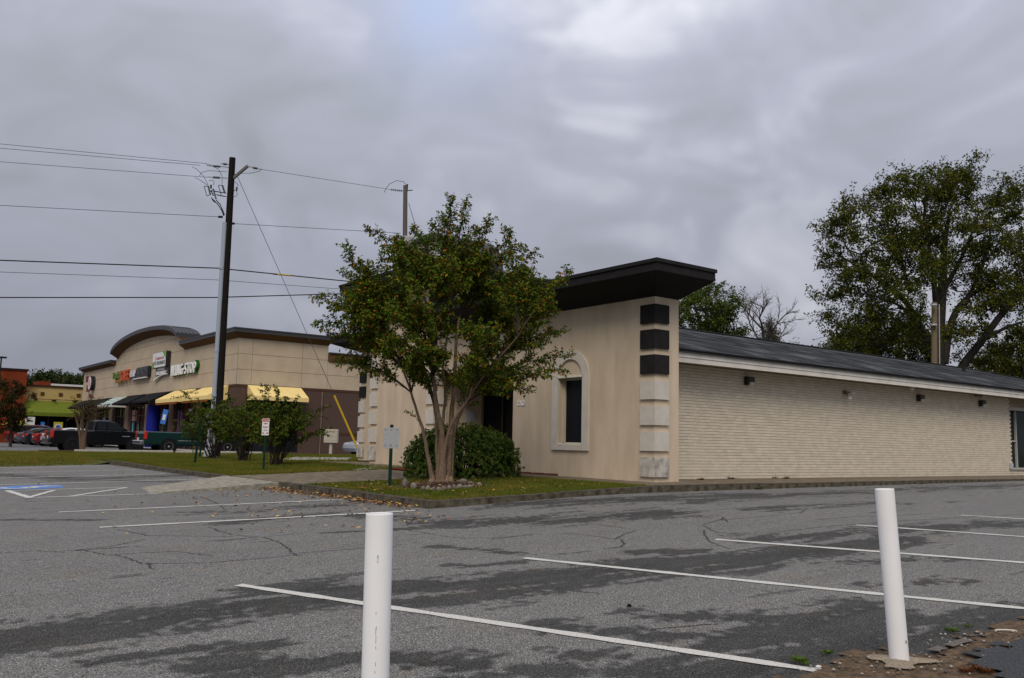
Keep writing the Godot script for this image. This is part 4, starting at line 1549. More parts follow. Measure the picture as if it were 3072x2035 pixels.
	letters(g, "R", Vector3(-1.0, -0.35, 0.15), 0.60, mat(0.16, 0.02, 0.03, 0.4), 0.14, 0.8)
	letters(g, "bakery", Vector3(0.1, -1.0, 0.1), 0.28, mat(0.2, 0.05, 0.06, 0.5), 0.06, 1.0)
	var disc := Shape.new()
	for q in [[0.62, 0.0], ]:
		disc.lathe(Vector3(0.55, 0.05, 0.0), Vector3(0, 0, 1), [[0.62, 0.02], [0.62, 0.34], [0.0, 0.34]], 28)
	var dob := obj(disc, "disc", ink, g)
	var d2 := Shape.new()
	d2.lathe(Vector3(0.55, 0.05, 0.35), Vector3(0, 0, 1), [[0.56, 0.0], [0.56, 0.02], [0.0, 0.02]], 28)
	obj(d2, "disc_face", white, dob)
	var d3 := Shape.new()
	d3.lathe(Vector3(0.55, 0.05, 0.372), Vector3(0, 0, 1), [[0.34, 0.0], [0.34, 0.012], [0.0, 0.012]], 28)
	obj(d3, "disc_centre", mat(0.62, 0.30, 0.30, 0.5), dob)


# ---------------------------------------------------------------- the restaurant beyond the mall
func build_far_restaurant() -> void:
	var Z := -100.0
	var m := thing("restaurant_building", "yellow stucco restaurant with lime green awning and red-orange end pavilion", "building", Vector3(14, -0.33, Z))
	var cream := grained(Color(0.40, 0.29, 0.115), Color(0.47, 0.345, 0.145), 3.0, 0.01, 0.9, 101, 0.04)
	var red := grained(Color(0.17, 0.032, 0.012), Color(0.21, 0.042, 0.016), 3.0, 0.01, 0.9, 102, 0.05)
	var lime := grained(Color(0.115, 0.145, 0.018), Color(0.145, 0.18, 0.024), 2.0, 0.01, 0.8, 103, 0.04)
	var a := on_z(72, 1165, Z)
	var s := Shape.new()
	s.span(Vector3(a.x, 2.6, Z - 8), Vector3(34, 5.35, Z))
	wobj(s, "upper_wall", cream, m)
	s = Shape.new()
	s.span(Vector3(a.x, 5.352, Z - 8), Vector3(34, 5.5, Z + 0.15))
	wobj(s, "coping", mat(0.05, 0.02, 0.015, 0.6), m)
	s = Shape.new()
	s.span(Vector3(a.x, 4.1, Z), Vector3(34, 4.2, Z + 0.05))
	wobj(s, "wall_band", cream, m)
	s = Shape.new()
	s.span(Vector3(a.x, -0.4, Z - 8), Vector3(34, 2.598, Z - 0.6))
	wobj(s, "shop_window", glass_dark(0.010, 0.010, 0.011), m)
	for i in 6:
		s = Shape.new()
		s.box(Vector3(a.x + 0.8 + i * 1.7, 1.2, Z - 0.55), Vector3(0.08, 2.8, 0.1))
		wobj(s, "mullion", mat(0.06, 0.06, 0.06, 0.4), m)
	s = Shape.new()
	s.hexa([Vector3(a.x - 0.2, 2.35, Z + 1.5), Vector3(22.2, 2.35, Z + 1.5), Vector3(22.2, 3.0, Z + 0.02), Vector3(a.x - 0.2, 3.0, Z + 0.02), Vector3(a.x - 0.2, 2.7, Z + 1.52), Vector3(22.2, 2.7, Z + 1.52), Vector3(22.2, 3.9, Z + 0.03), Vector3(a.x - 0.2, 3.9, Z + 0.03)])
	wobj(s, "awning", lime, m)
	for px in [126, 181, 235]:
		var p := on_z(px, 1188, Z)
		s = Shape.new()
		s.box(Vector3(p.x, 4.62, Z + 0.03), Vector3(0.34, 0.34, 0.1))
		wobj(s, "wall_ornament", mat(0.09, 0.04, 0.012, 0.8), m)
	for px in [155, 218]:
		var p := on_z(px, 1203, Z)
		s = Shape.new()
		s.tube(Vector3(p.x, 4.0, Z + 0.05), Vector3(p.x + 0.25, 3.95, Z + 0.6), 0.06, 0.09, 8)
		wobj(s, "awning_lamp", mat(0.02, 0.02, 0.02, 0.5), m)
	s = Shape.new()
	s.span(Vector3(-2, -0.4, Z - 9), Vector3(a.x - 0.01, 6.75, Z + 1.2))
	wobj(s, "pavilion", red, m)
	s = Shape.new()
	s.span(Vector3(-2.1, 6.752, Z - 9), Vector3(a.x + 0.1, 6.95, Z + 1.3))
	wobj(s, "coping", mat(0.03, 0.015, 0.012, 0.6), m)
	s = Shape.new()
	s.span(Vector3(a.x, -0.4, Z), Vector3(a.x + 0.45, 2.6, Z + 1.0))
	wobj(s, "awning_post", cream, m)
	s = Shape.new()
	s.span(Vector3(20.9, -0.4, Z), Vector3(21.6, 2.7, Z + 0.6))
	wobj(s, "awning_post", mat(0.42, 0.10, 0.02, 0.8), m)
	# roof shed behind
	var b := on_z(150, 1160, Z - 9.0)
	s = Shape.new()
	s.span(Vector3(b.x, 5.3, Z - 12), Vector3(b.x + 6.5, 6.15, Z - 9))
	wobj(s, "roof_screen", mat(0.6, 0.6, 0.59, 0.6), m)
	s = Shape.new()
	s.span(Vector3(b.x - 1.2, 5.3, Z - 12.5), Vector3(b.x - 0.01, 6.35, Z - 8.9))
	wobj(s, "roof_end_screen", red, m)
	# things in front of it
	var f := Z + 3.0
	var p := on_z(86, 1300, f)
	var t := thing("menu_board", "white menu board with black print in front of the restaurant window", "sign", Vector3(p.x, -0.33, f))
	s = Shape.new()
	s.box(Vector3(0, 1.85, 0), Vector3(0.85, 1.35, 0.06))
	obj(s, "board", mat(0.62, 0.62, 0.60, 0.5), t)
	s = Shape.new()
	for q in [[-0.12, 2.15, 0.34, 0.18], [0.14, 2.12, 0.22, 0.12], [0.0, 1.7, 0.5, 0.06], [-0.05, 1.45, 0.6, 0.08], [0.02, 2.38, 0.2, 0.05]]:
		s.box(Vector3(q[0], q[1], 0.035), Vector3(q[2], q[3], 0.01))
	obj(s, "print", mat(0.02, 0.02, 0.02, 0.5), t)
	s = Shape.new()
	s.tube(Vector3(-0.3, 0, 0), Vector3(-0.3, 1.2, 0), 0.03, 0.03, 6)
	s.tube(Vector3(0.3, 0, 0), Vector3(0.3, 1.2, 0), 0.03, 0.03, 6)
	obj(s, "leg", mat(0.3, 0.3, 0.3, 0.5), t)
	p = on_z(125, 1300, f)
	t = thing("parking_sign", "small blue accessible parking sign in front of the restaurant window", "sign", Vector3(p.x, -0.33, f))
	s = Shape.new()
	s.box(Vector3(0, 1.75, 0), Vector3(0.36, 0.62, 0.03))
	obj(s, "plate", mat(0.03, 0.14, 0.50, 0.4), t)
	s = Shape.new()
	s.box(Vector3(0, 1.65, 0.02), Vector3(0.18, 0.24, 0.01))
	obj(s, "symbol", mat(0.6, 0.62, 0.65, 0.4), t)
	s = Shape.new()
	s.tube(Vector3.ZERO, Vector3(0, 1.5, 0), 0.03, 0.03, 6)
	obj(s, "post", mat(0.2, 0.2, 0.2, 0.5), t)
	p = on_z(172, 1300, f)
	t = thing("round_logo_sign", "yellow sign with a blue and white ring in front of the restaurant window", "sign", Vector3(p.x, -0.33, f))
	s = Shape.new()
	s.box(Vector3(0, 1.6, 0), Vector3(0.82, 1.0, 0.05))
	obj(s, "board", mat(0.42, 0.38, 0.04, 0.5), t)
	s = Shape.new()
	s.lathe(Vector3(0, 1.6, 0.03), Vector3(0, 0, 1), [[0.32, 0.0], [0.32, 0.02], [0.0, 0.02]], 20)
	obj(s, "ring", mat(0.6, 0.62, 0.6, 0.4), t)
	s = Shape.new()
	s.lathe(Vector3(0, 1.6, 0.055), Vector3(0, 0, 1), [[0.22, 0.0], [0.22, 0.01], [0.0, 0.01]], 20)
	obj(s, "ring_centre", mat(0.04, 0.12, 0.36, 0.4), t)
	s = Shape.new()
	s.tube(Vector3.ZERO, Vector3(0, 1.1, 0), 0.03, 0.03, 6)
	obj(s, "post", mat(0.2, 0.2, 0.2, 0.5), t)
	p = on_z(48, 1275, Z + 6.0)
	t = thing("patio_umbrella", "lime green patio umbrella beside the red pavilion", "umbrella", Vector3(p.x, -0.33, Z + 6.0))
	s = Shape.new()
	s.lathe(Vector3(0, 1.65, 0), Vector3.UP, [[1.3, 0.0], [0.7, 0.28], [0.0, 0.62]], 8)
	obj(s, "canopy", mat(0.26, 0.32, 0.03, 0.7), t)
	s = Shape.new()
	s.tube(Vector3.ZERO, Vector3(0, 1.9, 0), 0.03, 0.03, 8)
	obj(s, "pole", mat(0.2, 0.2, 0.2, 0.5), t)
	var lp := at_depth(1, 1100, 85.0)
	t = thing("lamp_post", "dark car park lamp post beside the red pavilion", "lamp post", Vector3(lp.x, -0.33, lp.z))
	s = Shape.new()
	s.tube(Vector3.ZERO, Vector3(0, 8.2, 0), 0.09, 0.07, 8)
	obj(s, "pole", mat(0.02, 0.02, 0.025, 0.5), t)
	s = Shape.new()
	s.bev(Vector3(0.1, 8.2, 0), Vector3(0.7, 0.16, 0.4), 0.03)
	obj(s, "lamp_head", mat(0.02, 0.02, 0.025, 0.5), t)


# ---------------------------------------------------------------- trees and shrubs
func depth_of(p: Vector3) -> float:
	return -(view.inverse() * (p - EYE)).z


func pick(colors: Array, r: RandomNumberGenerator) -> Color:
	var t := r.randf()
	for q in colors:
		t -= q[0]
		if t <= 0.0:
			var k := r.randf_range(0.75, 1.25)
			return Color(q[1] * k, q[2] * k, q[3] * k)
	return Color(colors[0][1], colors[0][2], colors[0][3])


# a leafy shoot from p along a bending line to tip
func shoot(wood: Shape, lf: Shape, p: Vector3, tip: Vector3, bend: Vector3, r0: float, count: int, size: float, colors: Array, r: RandomNumberGenerator, from := 0.15) -> void:
	var pts := []
	var rad := []
	for i in 6:
		var t := i / 5.0
		pts.append(p.lerp(tip, t) + bend * (4.0 * t * (1.0 - t)))
		rad.append(lerpf(r0, r0 * 0.25, t))
	wood.run(pts, rad, 4)
	for i in count:
		var t := lerpf(from, 1.0, (i + r.randf()) / count)
		var k := minf(t * 5.0, 4.999)
		var a: Vector3 = pts[int(k)]
		var b: Vector3 = pts[int(k) + 1]
		var q := a.lerp(b, k - int(k))
		var d := (b - a).normalized()
		var side := d.cross(Vector3(r.randfn(), r.randfn(), r.randfn())).normalized()
		var dir := (side * 0.85 + d * 0.45 + Vector3(0, -0.25, 0) + Vector3(r.randfn(), r.randfn(), r.randfn()) * 0.2).normalized()
		var nrm := (Vector3.UP + Vector3(r.randfn(), r.randfn(), r.randfn()) * 0.6).normalized()
		lf.leaf(q, dir, nrm, size * r.randf_range(0.7, 1.2), size * 0.5 * r.randf_range(0.8, 1.2), pick(colors, r))


func build_myrtle() -> void:
	var r := RandomNumberGenerator.new()
	r.seed = 4
	var base := Vector3(9.61, -0.12, -14.9)
	var d0 := depth_of(base)
	var t := thing("crape_myrtle_tree", "crape myrtle tree with several pale stems and a spreading green and rust crown", "tree", base)
	var fwd := Vector3(0.604, 0, -0.797)
	var stems := [[[1300, 1449], [1289, 1380], [1270, 1300], [1254, 1250], [1234, 1180], [1212, 1110], [1180, 1040]], [[1316, 1449], [1310, 1360], [1308, 1280], [1296, 1215], [1282, 1150], [1258, 1075], [1240, 1000]], [[1330, 1449], [1330, 1360], [1328, 1290], [1314, 1220], [1306, 1140], [1298, 1050], [1300, 960]],
		[[1340, 1449], [1344, 1360], [1348, 1290], [1354, 1220], [1358, 1140], [1364, 1040], [1375, 940]], [[1350, 1449], [1352, 1370], [1362, 1290], [1384, 1225], [1408, 1160], [1436, 1080], [1460, 1000]], [[1322, 1449], [1338, 1340], [1358, 1270], [1398, 1215], [1446, 1150], [1500, 1085], [1550, 1030]], [[1310, 1449], [1318, 1330], [1330, 1250], [1336, 1180], [1330, 1100], [1340, 1000], [1345, 900]]]
	var offs := [-0.05, 0.16, -0.14, 0.10, 0.2, -0.2, 0.05]
	var rads := [0.050, 0.045, 0.075, 0.082, 0.058, 0.046, 0.05]
	var wood := Shape.new()
	var twigs := Shape.new()
	var nodes := []
	for i in stems.size():
		var pts := []
		var rr := []
		for k in stems[i].size():
			var up: float = k / 6.0
			var p := at_depth(stems[i][k][0], stems[i][k][1], d0)
			p += fwd * (offs[i] * (0.6 + 5.0 * up * up)) + Vector3(r.randfn(), 0, r.randfn()) * 0.012
			pts.append(p - base)
			rr.append(lerpf(rads[i], rads[i] * 0.30, pow(up, 0.75)) * (1.25 if k == 0 else 1.0))
			if k >= 3:
				nodes.append(p - base)
		# finer steps so that the stems bend softly
		var fine := []
		var fr := []
		for k in pts.size() - 1:
			for q in 4:
				var u := q / 4.0
				var pp: Vector3 = pts[k].cubic_interpolate(pts[k + 1], pts[maxi(k - 1, 0)], pts[mini(k + 2, pts.size() - 1)], u)
				fine.append(pp + Vector3(r.randfn(), 0, r.randfn()) * 0.004)
				fr.append(lerpf(rr[k], rr[k + 1], u) * r.randf_range(0.94, 1.06))
		fine.append(pts[-1])
		fr.append(rr[-1])
		wood.run(fine, fr, 9)
	# burls where the stems meet the soil
	for q in [[1296, 1447, 0.085], [1352, 1448, 0.075], [1335, 1440, 0.12], [1318, 1444, 0.09]]:
		var p := at_depth(q[0], q[1], d0 - 0.05) - base
		wood.lathe(p - Vector3(0, 0.06, 0), Vector3.UP, [[q[2] * 1.05, 0.0], [q[2] * 1.0, 0.05], [q[2] * 0.7, 0.13], [q[2] * 0.2, 0.19]], 10)
	var bark := grained(Color(0.10, 0.066, 0.042), Color(0.34, 0.245, 0.17), 0.45, 0.02, 0.8, 111, 0.12, 1.0)
	obj(wood, "trunk", bark, t)
	var colors := [[0.30, 0.060, 0.105, 0.012], [0.30, 0.090, 0.145, 0.016], [0.17, 0.145, 0.170, 0.020], [0.08, 0.165, 0.125, 0.018], [0.075, 0.13, 0.060, 0.014], [0.03, 0.34, 0.105, 0.012], [0.025, 0.34, 0.20, 0.02]]
	var lf := Shape.new()
	# leaders: long arching rods from the stems to the outline and to the front and back of the crown, each set with leafy side shoots
	var tips := []
	for q in [[1352, 598], [1398, 606], [1300, 672], [1102, 690], [1036, 740], [1028, 812], [950, 892], [948, 965], [985, 1008], [1012, 1082], [1055, 1095], [1525, 690], [1612, 762], [1708, 815], [1685, 990], [1714, 1072], [1695, 1110], [1645, 1120], [1592, 1168], [1650, 870], [1475, 662], [1430, 690], [1235, 690], [1180, 722], [1330, 650], [1060, 1040], [1000, 930], [1570, 745], [1280, 720], [1665, 935], [1085, 860], [1145, 775], [1505, 745], [1080, 955], [1620, 1030]]:
		tips.append(at_depth(q[0], q[1], d0 + r.randf_range(-0.8, 0.8)) - base)
	for i in 118:
		var a := r.randf() * TAU
		var rho := sqrt(r.randf()) * 0.93
		var dd := sqrt(1.0 - rho * rho) * r.randf_range(0.5, 2.1) * (1.0 if r.randf() < 0.5 else -1.0)
		tips.append(at_depth(1325 + 335 * rho * cos(a), 925 + 235 * rho * sin(a), d0 + dd) - base)
	for tip in tips:
		var best := Vector3.ZERO
		var bd := 1e9
		for q in nodes:
			var e: float = q.distance_to(tip) + maxf(0.0, q.y - tip.y + 0.5) * 2.5
			if e < bd:
				bd = e
				best = q
		var len := best.distance_to(tip)
		var out := Vector3(tip.x - best.x, 0, tip.z - best.z)
		var ctrl: Vector3 = best.lerp(tip, 0.5) + Vector3(0, 0.16 * len, 0) - out * 0.08 + Vector3(r.randfn(), r.randfn(), r.randfn()) * 0.05
		var pts := []
		var rr := []
		for k in 9:
			var u := k / 8.0
			pts.append(best.lerp(ctrl, u).lerp(ctrl.lerp(tip, u), u))
			rr.append(lerpf(0.017, 0.004, u))
		twigs.run(pts, rr, 5)
		var n := int(len * 15.0) + 6
		for k in n:
			var u := lerpf(0.22, 1.0, (k + r.randf()) / n)
			var j := mini(int(u * 8.0), 7)
			var p: Vector3 = pts[j].lerp(pts[j + 1], u * 8.0 - j)
			var tan: Vector3 = (pts[j + 1] - pts[j]).normalized()
			var side := tan.cross(Vector3(r.randfn(), r.randfn(), r.randfn())).normalized()
			var dir := (tan * 0.75 + side * 0.8 + Vector3(0, 0.2, 0)).normalized()
			var sl := lerpf(0.55, 0.16, u) * r.randf_range(0.6, 1.25)
			shoot(twigs, lf, p, p + dir * sl, Vector3(0, 0.05 * sl, 0), 0.004, int(sl * 38.0) + 5, 0.080, colors, r, 0.0)
	for q in [[1250, 1120, 1230, 1180], [1215, 1232, 1255, 1265], [1110, 1130, 1215, 1165], [1440, 1210, 1400, 1225], [1390, 1190, 1370, 1230], [1300, 1180, 1310, 1225], [1345, 1165, 1340, 1220]]:
		var dd := r.randf_range(-0.3, 0.0)
		var a := at_depth(q[2], q[3], d0 + dd) - base
		var b := at_depth(q[0], q[1], d0 + dd) - base
		shoot(twigs, lf, a, b, Vector3(0, 0.05, 0), 0.006, 22, 0.075, colors, r, 0.2)
	obj(twigs, "branches", mat(0.055, 0.040, 0.028, 0.85), t)
	obj(lf, "crown", leafy(), t)


# a shrub of many stems from one root
func shrub(called: String, label: String, base: Vector3, tips: Array, colors: Array, sd: int, extra := 16, spread := 1.0, tall := 1.7) -> void:
	var r := RandomNumberGenerator.new()
	r.seed = sd
	var d0 := depth_of(base)
	var t := thing(called, label, "shrub", base, 0.0, "young crape myrtle shrubs on the grass strip")
	var wood := Shape.new()
	var lf := Shape.new()
	var ends := []
	for q in tips:
		ends.append(at_depth(q[0], q[1], d0 + r.randf_range(-0.6, 0.6)) - base)
	for i in extra:
		var a := r.randf() * TAU
		ends.append(Vector3(cos(a) * spread * r.randf_range(0.3, 1.0), tall * r.randf_range(0.55, 1.05), sin(a) * spread * r.randf_range(0.3, 1.0)))
	for e in ends:
		var start := Vector3(r.randfn() * 0.09, -0.02, r.randfn() * 0.09)
		var out := Vector3(e.x, 0, e.z)
		var knee: Vector3 = start.lerp(e, 0.45) + Vector3(0, 0.10 * e.length(), 0) - out * 0.10
		wood.run([start, start.lerp(knee, 0.5) + out * 0.02, knee], [0.020, 0.016, 0.012], 5)
		shoot(wood, lf, knee, e, Vector3(0, 0.10, 0) * e.length() * 0.5, 0.010, int(30 * e.length()), 0.10, colors, r, 0.05)
		for s in 6:
			var m: Vector3 = knee.lerp(e, r.randf_range(0.05, 0.9))
			var dir := (out.normalized() * 0.6 + Vector3(r.randfn(), 0.35 + r.randfn() * 0.5, r.randfn())).normalized()
			shoot(wood, lf, m, m + dir * r.randf_range(0.25, 0.6), Vector3(0, 0.03, 0), 0.005, 17, 0.095, colors, r, 0.0)
	obj(wood, "stems", mat(0.045, 0.036, 0.028, 0.9), t)
	obj(lf, "foliage", leafy(), t)


# limbs drawn as pixel lines at the tree's own distance, and leaf clumps filling an outline, spread in depth
func big_tree(called: String, label: String, foot: Vector3, d: float, limbs: Array, outline: Array, holes: Array, clumps: int, per: int, size: float, clump_r: float, colors: Array, bark: Material, sd: int, thick := 4.5) -> void:
	var r := RandomNumberGenerator.new()
	r.seed = sd
	var t := thing(called, label, "tree", foot)
	var wood := Shape.new()
	var nodes := []
	var fwd := Vector3(0.604, 0, -0.797)
	for g in limbs:
		var pts := []
		var rr := []
		var swing := r.randf_range(-1.0, 1.0) * thick * 0.5
		if g[1] < 0.0:
			swing = 0.0
		for k in g[0].size():
			var u: float = float(k) / (g[0].size() - 1)
			var p := at_depth(g[0][k][0], g[0][k][1], d) + fwd * swing * u
			pts.append(p - foot)
			rr.append(lerpf(absf(g[1]), g[2], u))
			if k > 0:
				nodes.append(p - foot)
		var fine := []
		var fr := []
		for k in pts.size() - 1:
			for q in 3:
				var u := q / 3.0
				fine.append(pts[k].cubic_interpolate(pts[k + 1], pts[maxi(k - 1, 0)], pts[mini(k + 2, pts.size() - 1)], u))
				fr.append(lerpf(rr[k], rr[k + 1], u))
				if k > 0:
					nodes.append(fine[-1])
		fine.append(pts[-1])
		fr.append(rr[-1])
		wood.run(fine, fr, 8)
	obj(wood, "trunk", bark, t)
	var twigs := Shape.new()
	var lf := Shape.new()
	var poly := PackedVector2Array()
	var lo := Vector2(1e9, 1e9)
	var hi := -lo
	for q in outline:
		var v := Vector2(q[0], q[1])
		poly.append(v)
		lo = lo.min(v)
		hi = hi.max(v)
	var mid := (lo + hi) * 0.5
	var made := 0
	while made < clumps:
		var v := Vector2(r.randf_range(lo.x, hi.x), r.randf_range(lo.y, hi.y))
		if not Geometry2D.is_point_in_polygon(v, poly):
			continue
		var skip := false
		for q in holes:
			if Vector2((v.x - q[0]) / q[2], (v.y - q[1]) / q[3]).length() < 1.0:
				skip = r.randf() < q[4]
		if skip:
			made += 1 if r.randf() < 0.3 else 0
			continue
		made += 1
		var e := Vector2((v.x - mid.x) / (hi.x - lo.x), (v.y - mid.y) / (hi.y - lo.y)).length() * 2.0
		var reach := thick * sqrt(maxf(0.08, 1.0 - e * e * 0.8))
		var c := at_depth(v.x, v.y, d) + fwd * r.randf_range(-reach, reach) - foot
		var best := Vector3.ZERO
		var bd := 1e9
		for q in nodes:
			var w: float = q.distance_to(c) + maxf(0.0, q.y - c.y) * 1.5
			if w < bd:
				bd = w
				best = q
		var m := best.lerp(c, 0.55) - Vector3(0, 0.05 * bd, 0) + Vector3(r.randfn(), r.randfn(), r.randfn()) * 0.1
		twigs.run([best, m, c], [0.045, 0.025, 0.010], 4)
		nodes.append(m)
		var sprigs := 9
		for k in sprigs:
			var o := Vector3(r.randfn(), r.randfn() * 0.7 + 0.1, r.randfn())
			o = o.normalized() * clump_r * r.randf_range(0.35, 1.1)
			twigs.run([c, c + o], [0.010, 0.004], 3)
			for i in per / sprigs:
				var at := c + o * pow(r.randf(), 0.6) + Vector3(r.randf_range(-1, 1), r.randf_range(-1, 1), r.randf_range(-1, 1)) * clump_r * 0.16
				var dir := (o.normalized() * 0.5 + Vector3(r.randfn(), r.randfn() - 0.3, r.randfn())).normalized()
				var nrm := (Vector3.UP + Vector3(r.randfn(), r.randfn(), r.randfn()) * 0.8).normalized()
				lf.leaf(at, dir, nrm, size * r.randf_range(0.6, 1.3), size * 0.6 * r.randf_range(0.7, 1.2), pick(colors, r))
	obj(twigs, "branches", bark, t)
	if lf.v.size():
		obj(lf, "crown", leafy(0.65), t)


func bare_branch(s: Shape, p: Vector3, d: Vector3, len: float, rad: float, level: int, r: RandomNumberGenerator, tips: Array) -> void:
	var a := p
	var dir := d
	var n := 4
	for i in n:
		dir = (dir + Vector3(r.randfn(), r.randfn() * 0.6 + 0.10, r.randfn()) * 0.17).normalized()
		var b := a + dir * len / n
		s.tube(a, b, lerpf(rad, rad * 0.55, float(i) / n), lerpf(rad, rad * 0.55, (i + 1.0) / n), 5 if level > 1 else 4, false)
		if level > 0 and (i > 0 or level < 3):
			for k in (2 if level > 1 else 1):
				var side := dir.cross(Vector3(r.randfn(), r.randfn(), r.randfn())).normalized()
				bare_branch(s, b, (dir * 0.85 + side * 0.75 + Vector3(0, 0.25, 0)).normalized(), len * r.randf_range(0.36, 0.52), rad * 0.45, level - 1, r, tips)
		a = b
	if level == 0:
		tips.append(a)


func bare_tree(called: String, label: String, foot: Vector3, tall: float, rad: float, sd: int, colors: Array, per_tip: int, size: float, levels := 4) -> void:
	var r := RandomNumberGenerator.new()
	r.seed = sd
	var t := thing(called, label, "tree", foot)
	var s := Shape.new()
	var tips := []
	s.tube(Vector3(0, -0.3, 0), Vector3(0.05, tall * 0.35, 0), rad * 1.3, rad, 8, false)
	bare_branch(s, Vector3(0.05, tall * 0.35, 0), Vector3(0.05, 1, 0.03), tall * 0.5, rad, levels, r, tips)
	obj(s, "trunk", mat(0.10, 0.088, 0.075, 0.9), t)
	if per_tip > 0:
		var lf := Shape.new()
		for q in tips:
			for i in per_tip:
				if r.randf() < 0.6:
					lf.leaf(q + Vector3(r.randfn(), r.randfn(), r.randfn()) * 0.22, Vector3(r.randfn(), r.randfn() - 0.3, r.randfn()).normalized(), Vector3(r.randfn(), 1.0, r.randfn()).normalized(), size, size * 0.6, pick(colors, r))
		obj(lf, "crown", leafy(0.65), t)


func build_hedge() -> void:
	var r := RandomNumberGenerator.new()
	r.seed = 88
	var base := Vector3(11.05, -0.08, -16.3)
	var t := thing("clipped_bush", "wide clipped evergreen bush against the beige front wall", "bush", base)
	var rt := Vector3(0.797, 0, 0.604)
	var fw := Vector3(0.604, 0, -0.797)
	var bumps := noise(FastNoiseLite.TYPE_SIMPLEX_SMOOTH, 1.7, 3, 6)
	var dome := func(a: float, e: float, k: float) -> Vector3:
		var d := Vector3(cos(e) * cos(a), sin(e), cos(e) * sin(a))
		var w := 1.0 + 0.10 * bumps.get_noise_3dv(d * 2.2)
		var lat := rt * signf(d.x) * pow(absf(d.x), 0.85) * 1.30 + fw * signf(d.z) * pow(absf(d.z), 0.85) * 1.05
		return (lat * w + Vector3(0, pow(maxf(d.y, 0.0), 0.8) * 1.17 * w, 0)) * k
	var wood := Shape.new()
	for i in 60:
		var p: Vector3 = dome.call(r.randf() * TAU, r.randf_range(0.1, 1.5), 0.9)
		var foot := Vector3(p.x * 0.25, -0.02, p.z * 0.25)
		wood.run([foot, foot.lerp(p, 0.5) + Vector3(0, 0.08, 0), p], [0.018, 0.012, 0.005], 5)
	obj(wood, "stems", mat(0.06, 0.045, 0.03, 0.9), t)
	var lf := Shape.new()
	var old := [[0.5, 0.065, 0.110, 0.020], [0.35, 0.090, 0.140, 0.028], [0.15, 0.11, 0.155, 0.034]]
	var young := [[0.45, 0.17, 0.215, 0.045], [0.35, 0.12, 0.17, 0.034], [0.2, 0.21, 0.24, 0.06]]
	for i in 3600:   # sprigs of leaves standing off the surface
		var a := r.randf() * TAU
		var e := asin(pow(r.randf(), 0.9))
		var k := 0.62 + 0.38 * pow(r.randf(), 0.45)
		var p: Vector3 = dome.call(a, e, k)
		var out := (p - Vector3(0, 0.25, 0)).normalized()
		var fresh := r.randf() < 0.12 + 0.5 * smoothstep(0.6, 1.1, p.y) and k > 0.90
		var ax := (out + Vector3(r.randfn(), r.randfn() + 0.6, r.randfn()) * 0.35).normalized()
		for q in 9:
			var side := ax.cross(Vector3(r.randfn(), r.randfn(), r.randfn())).normalized()
			var dir := (side + ax * r.randf_range(0.2, 0.9)).normalized()
			lf.leaf(p + ax * r.randf() * 0.05, dir, (ax + side * 0.3).normalized(), r.randf_range(0.042, 0.066), r.randf_range(0.024, 0.034), pick(young if fresh else old, r))
	obj(lf, "foliage", leafy(0.38), t)


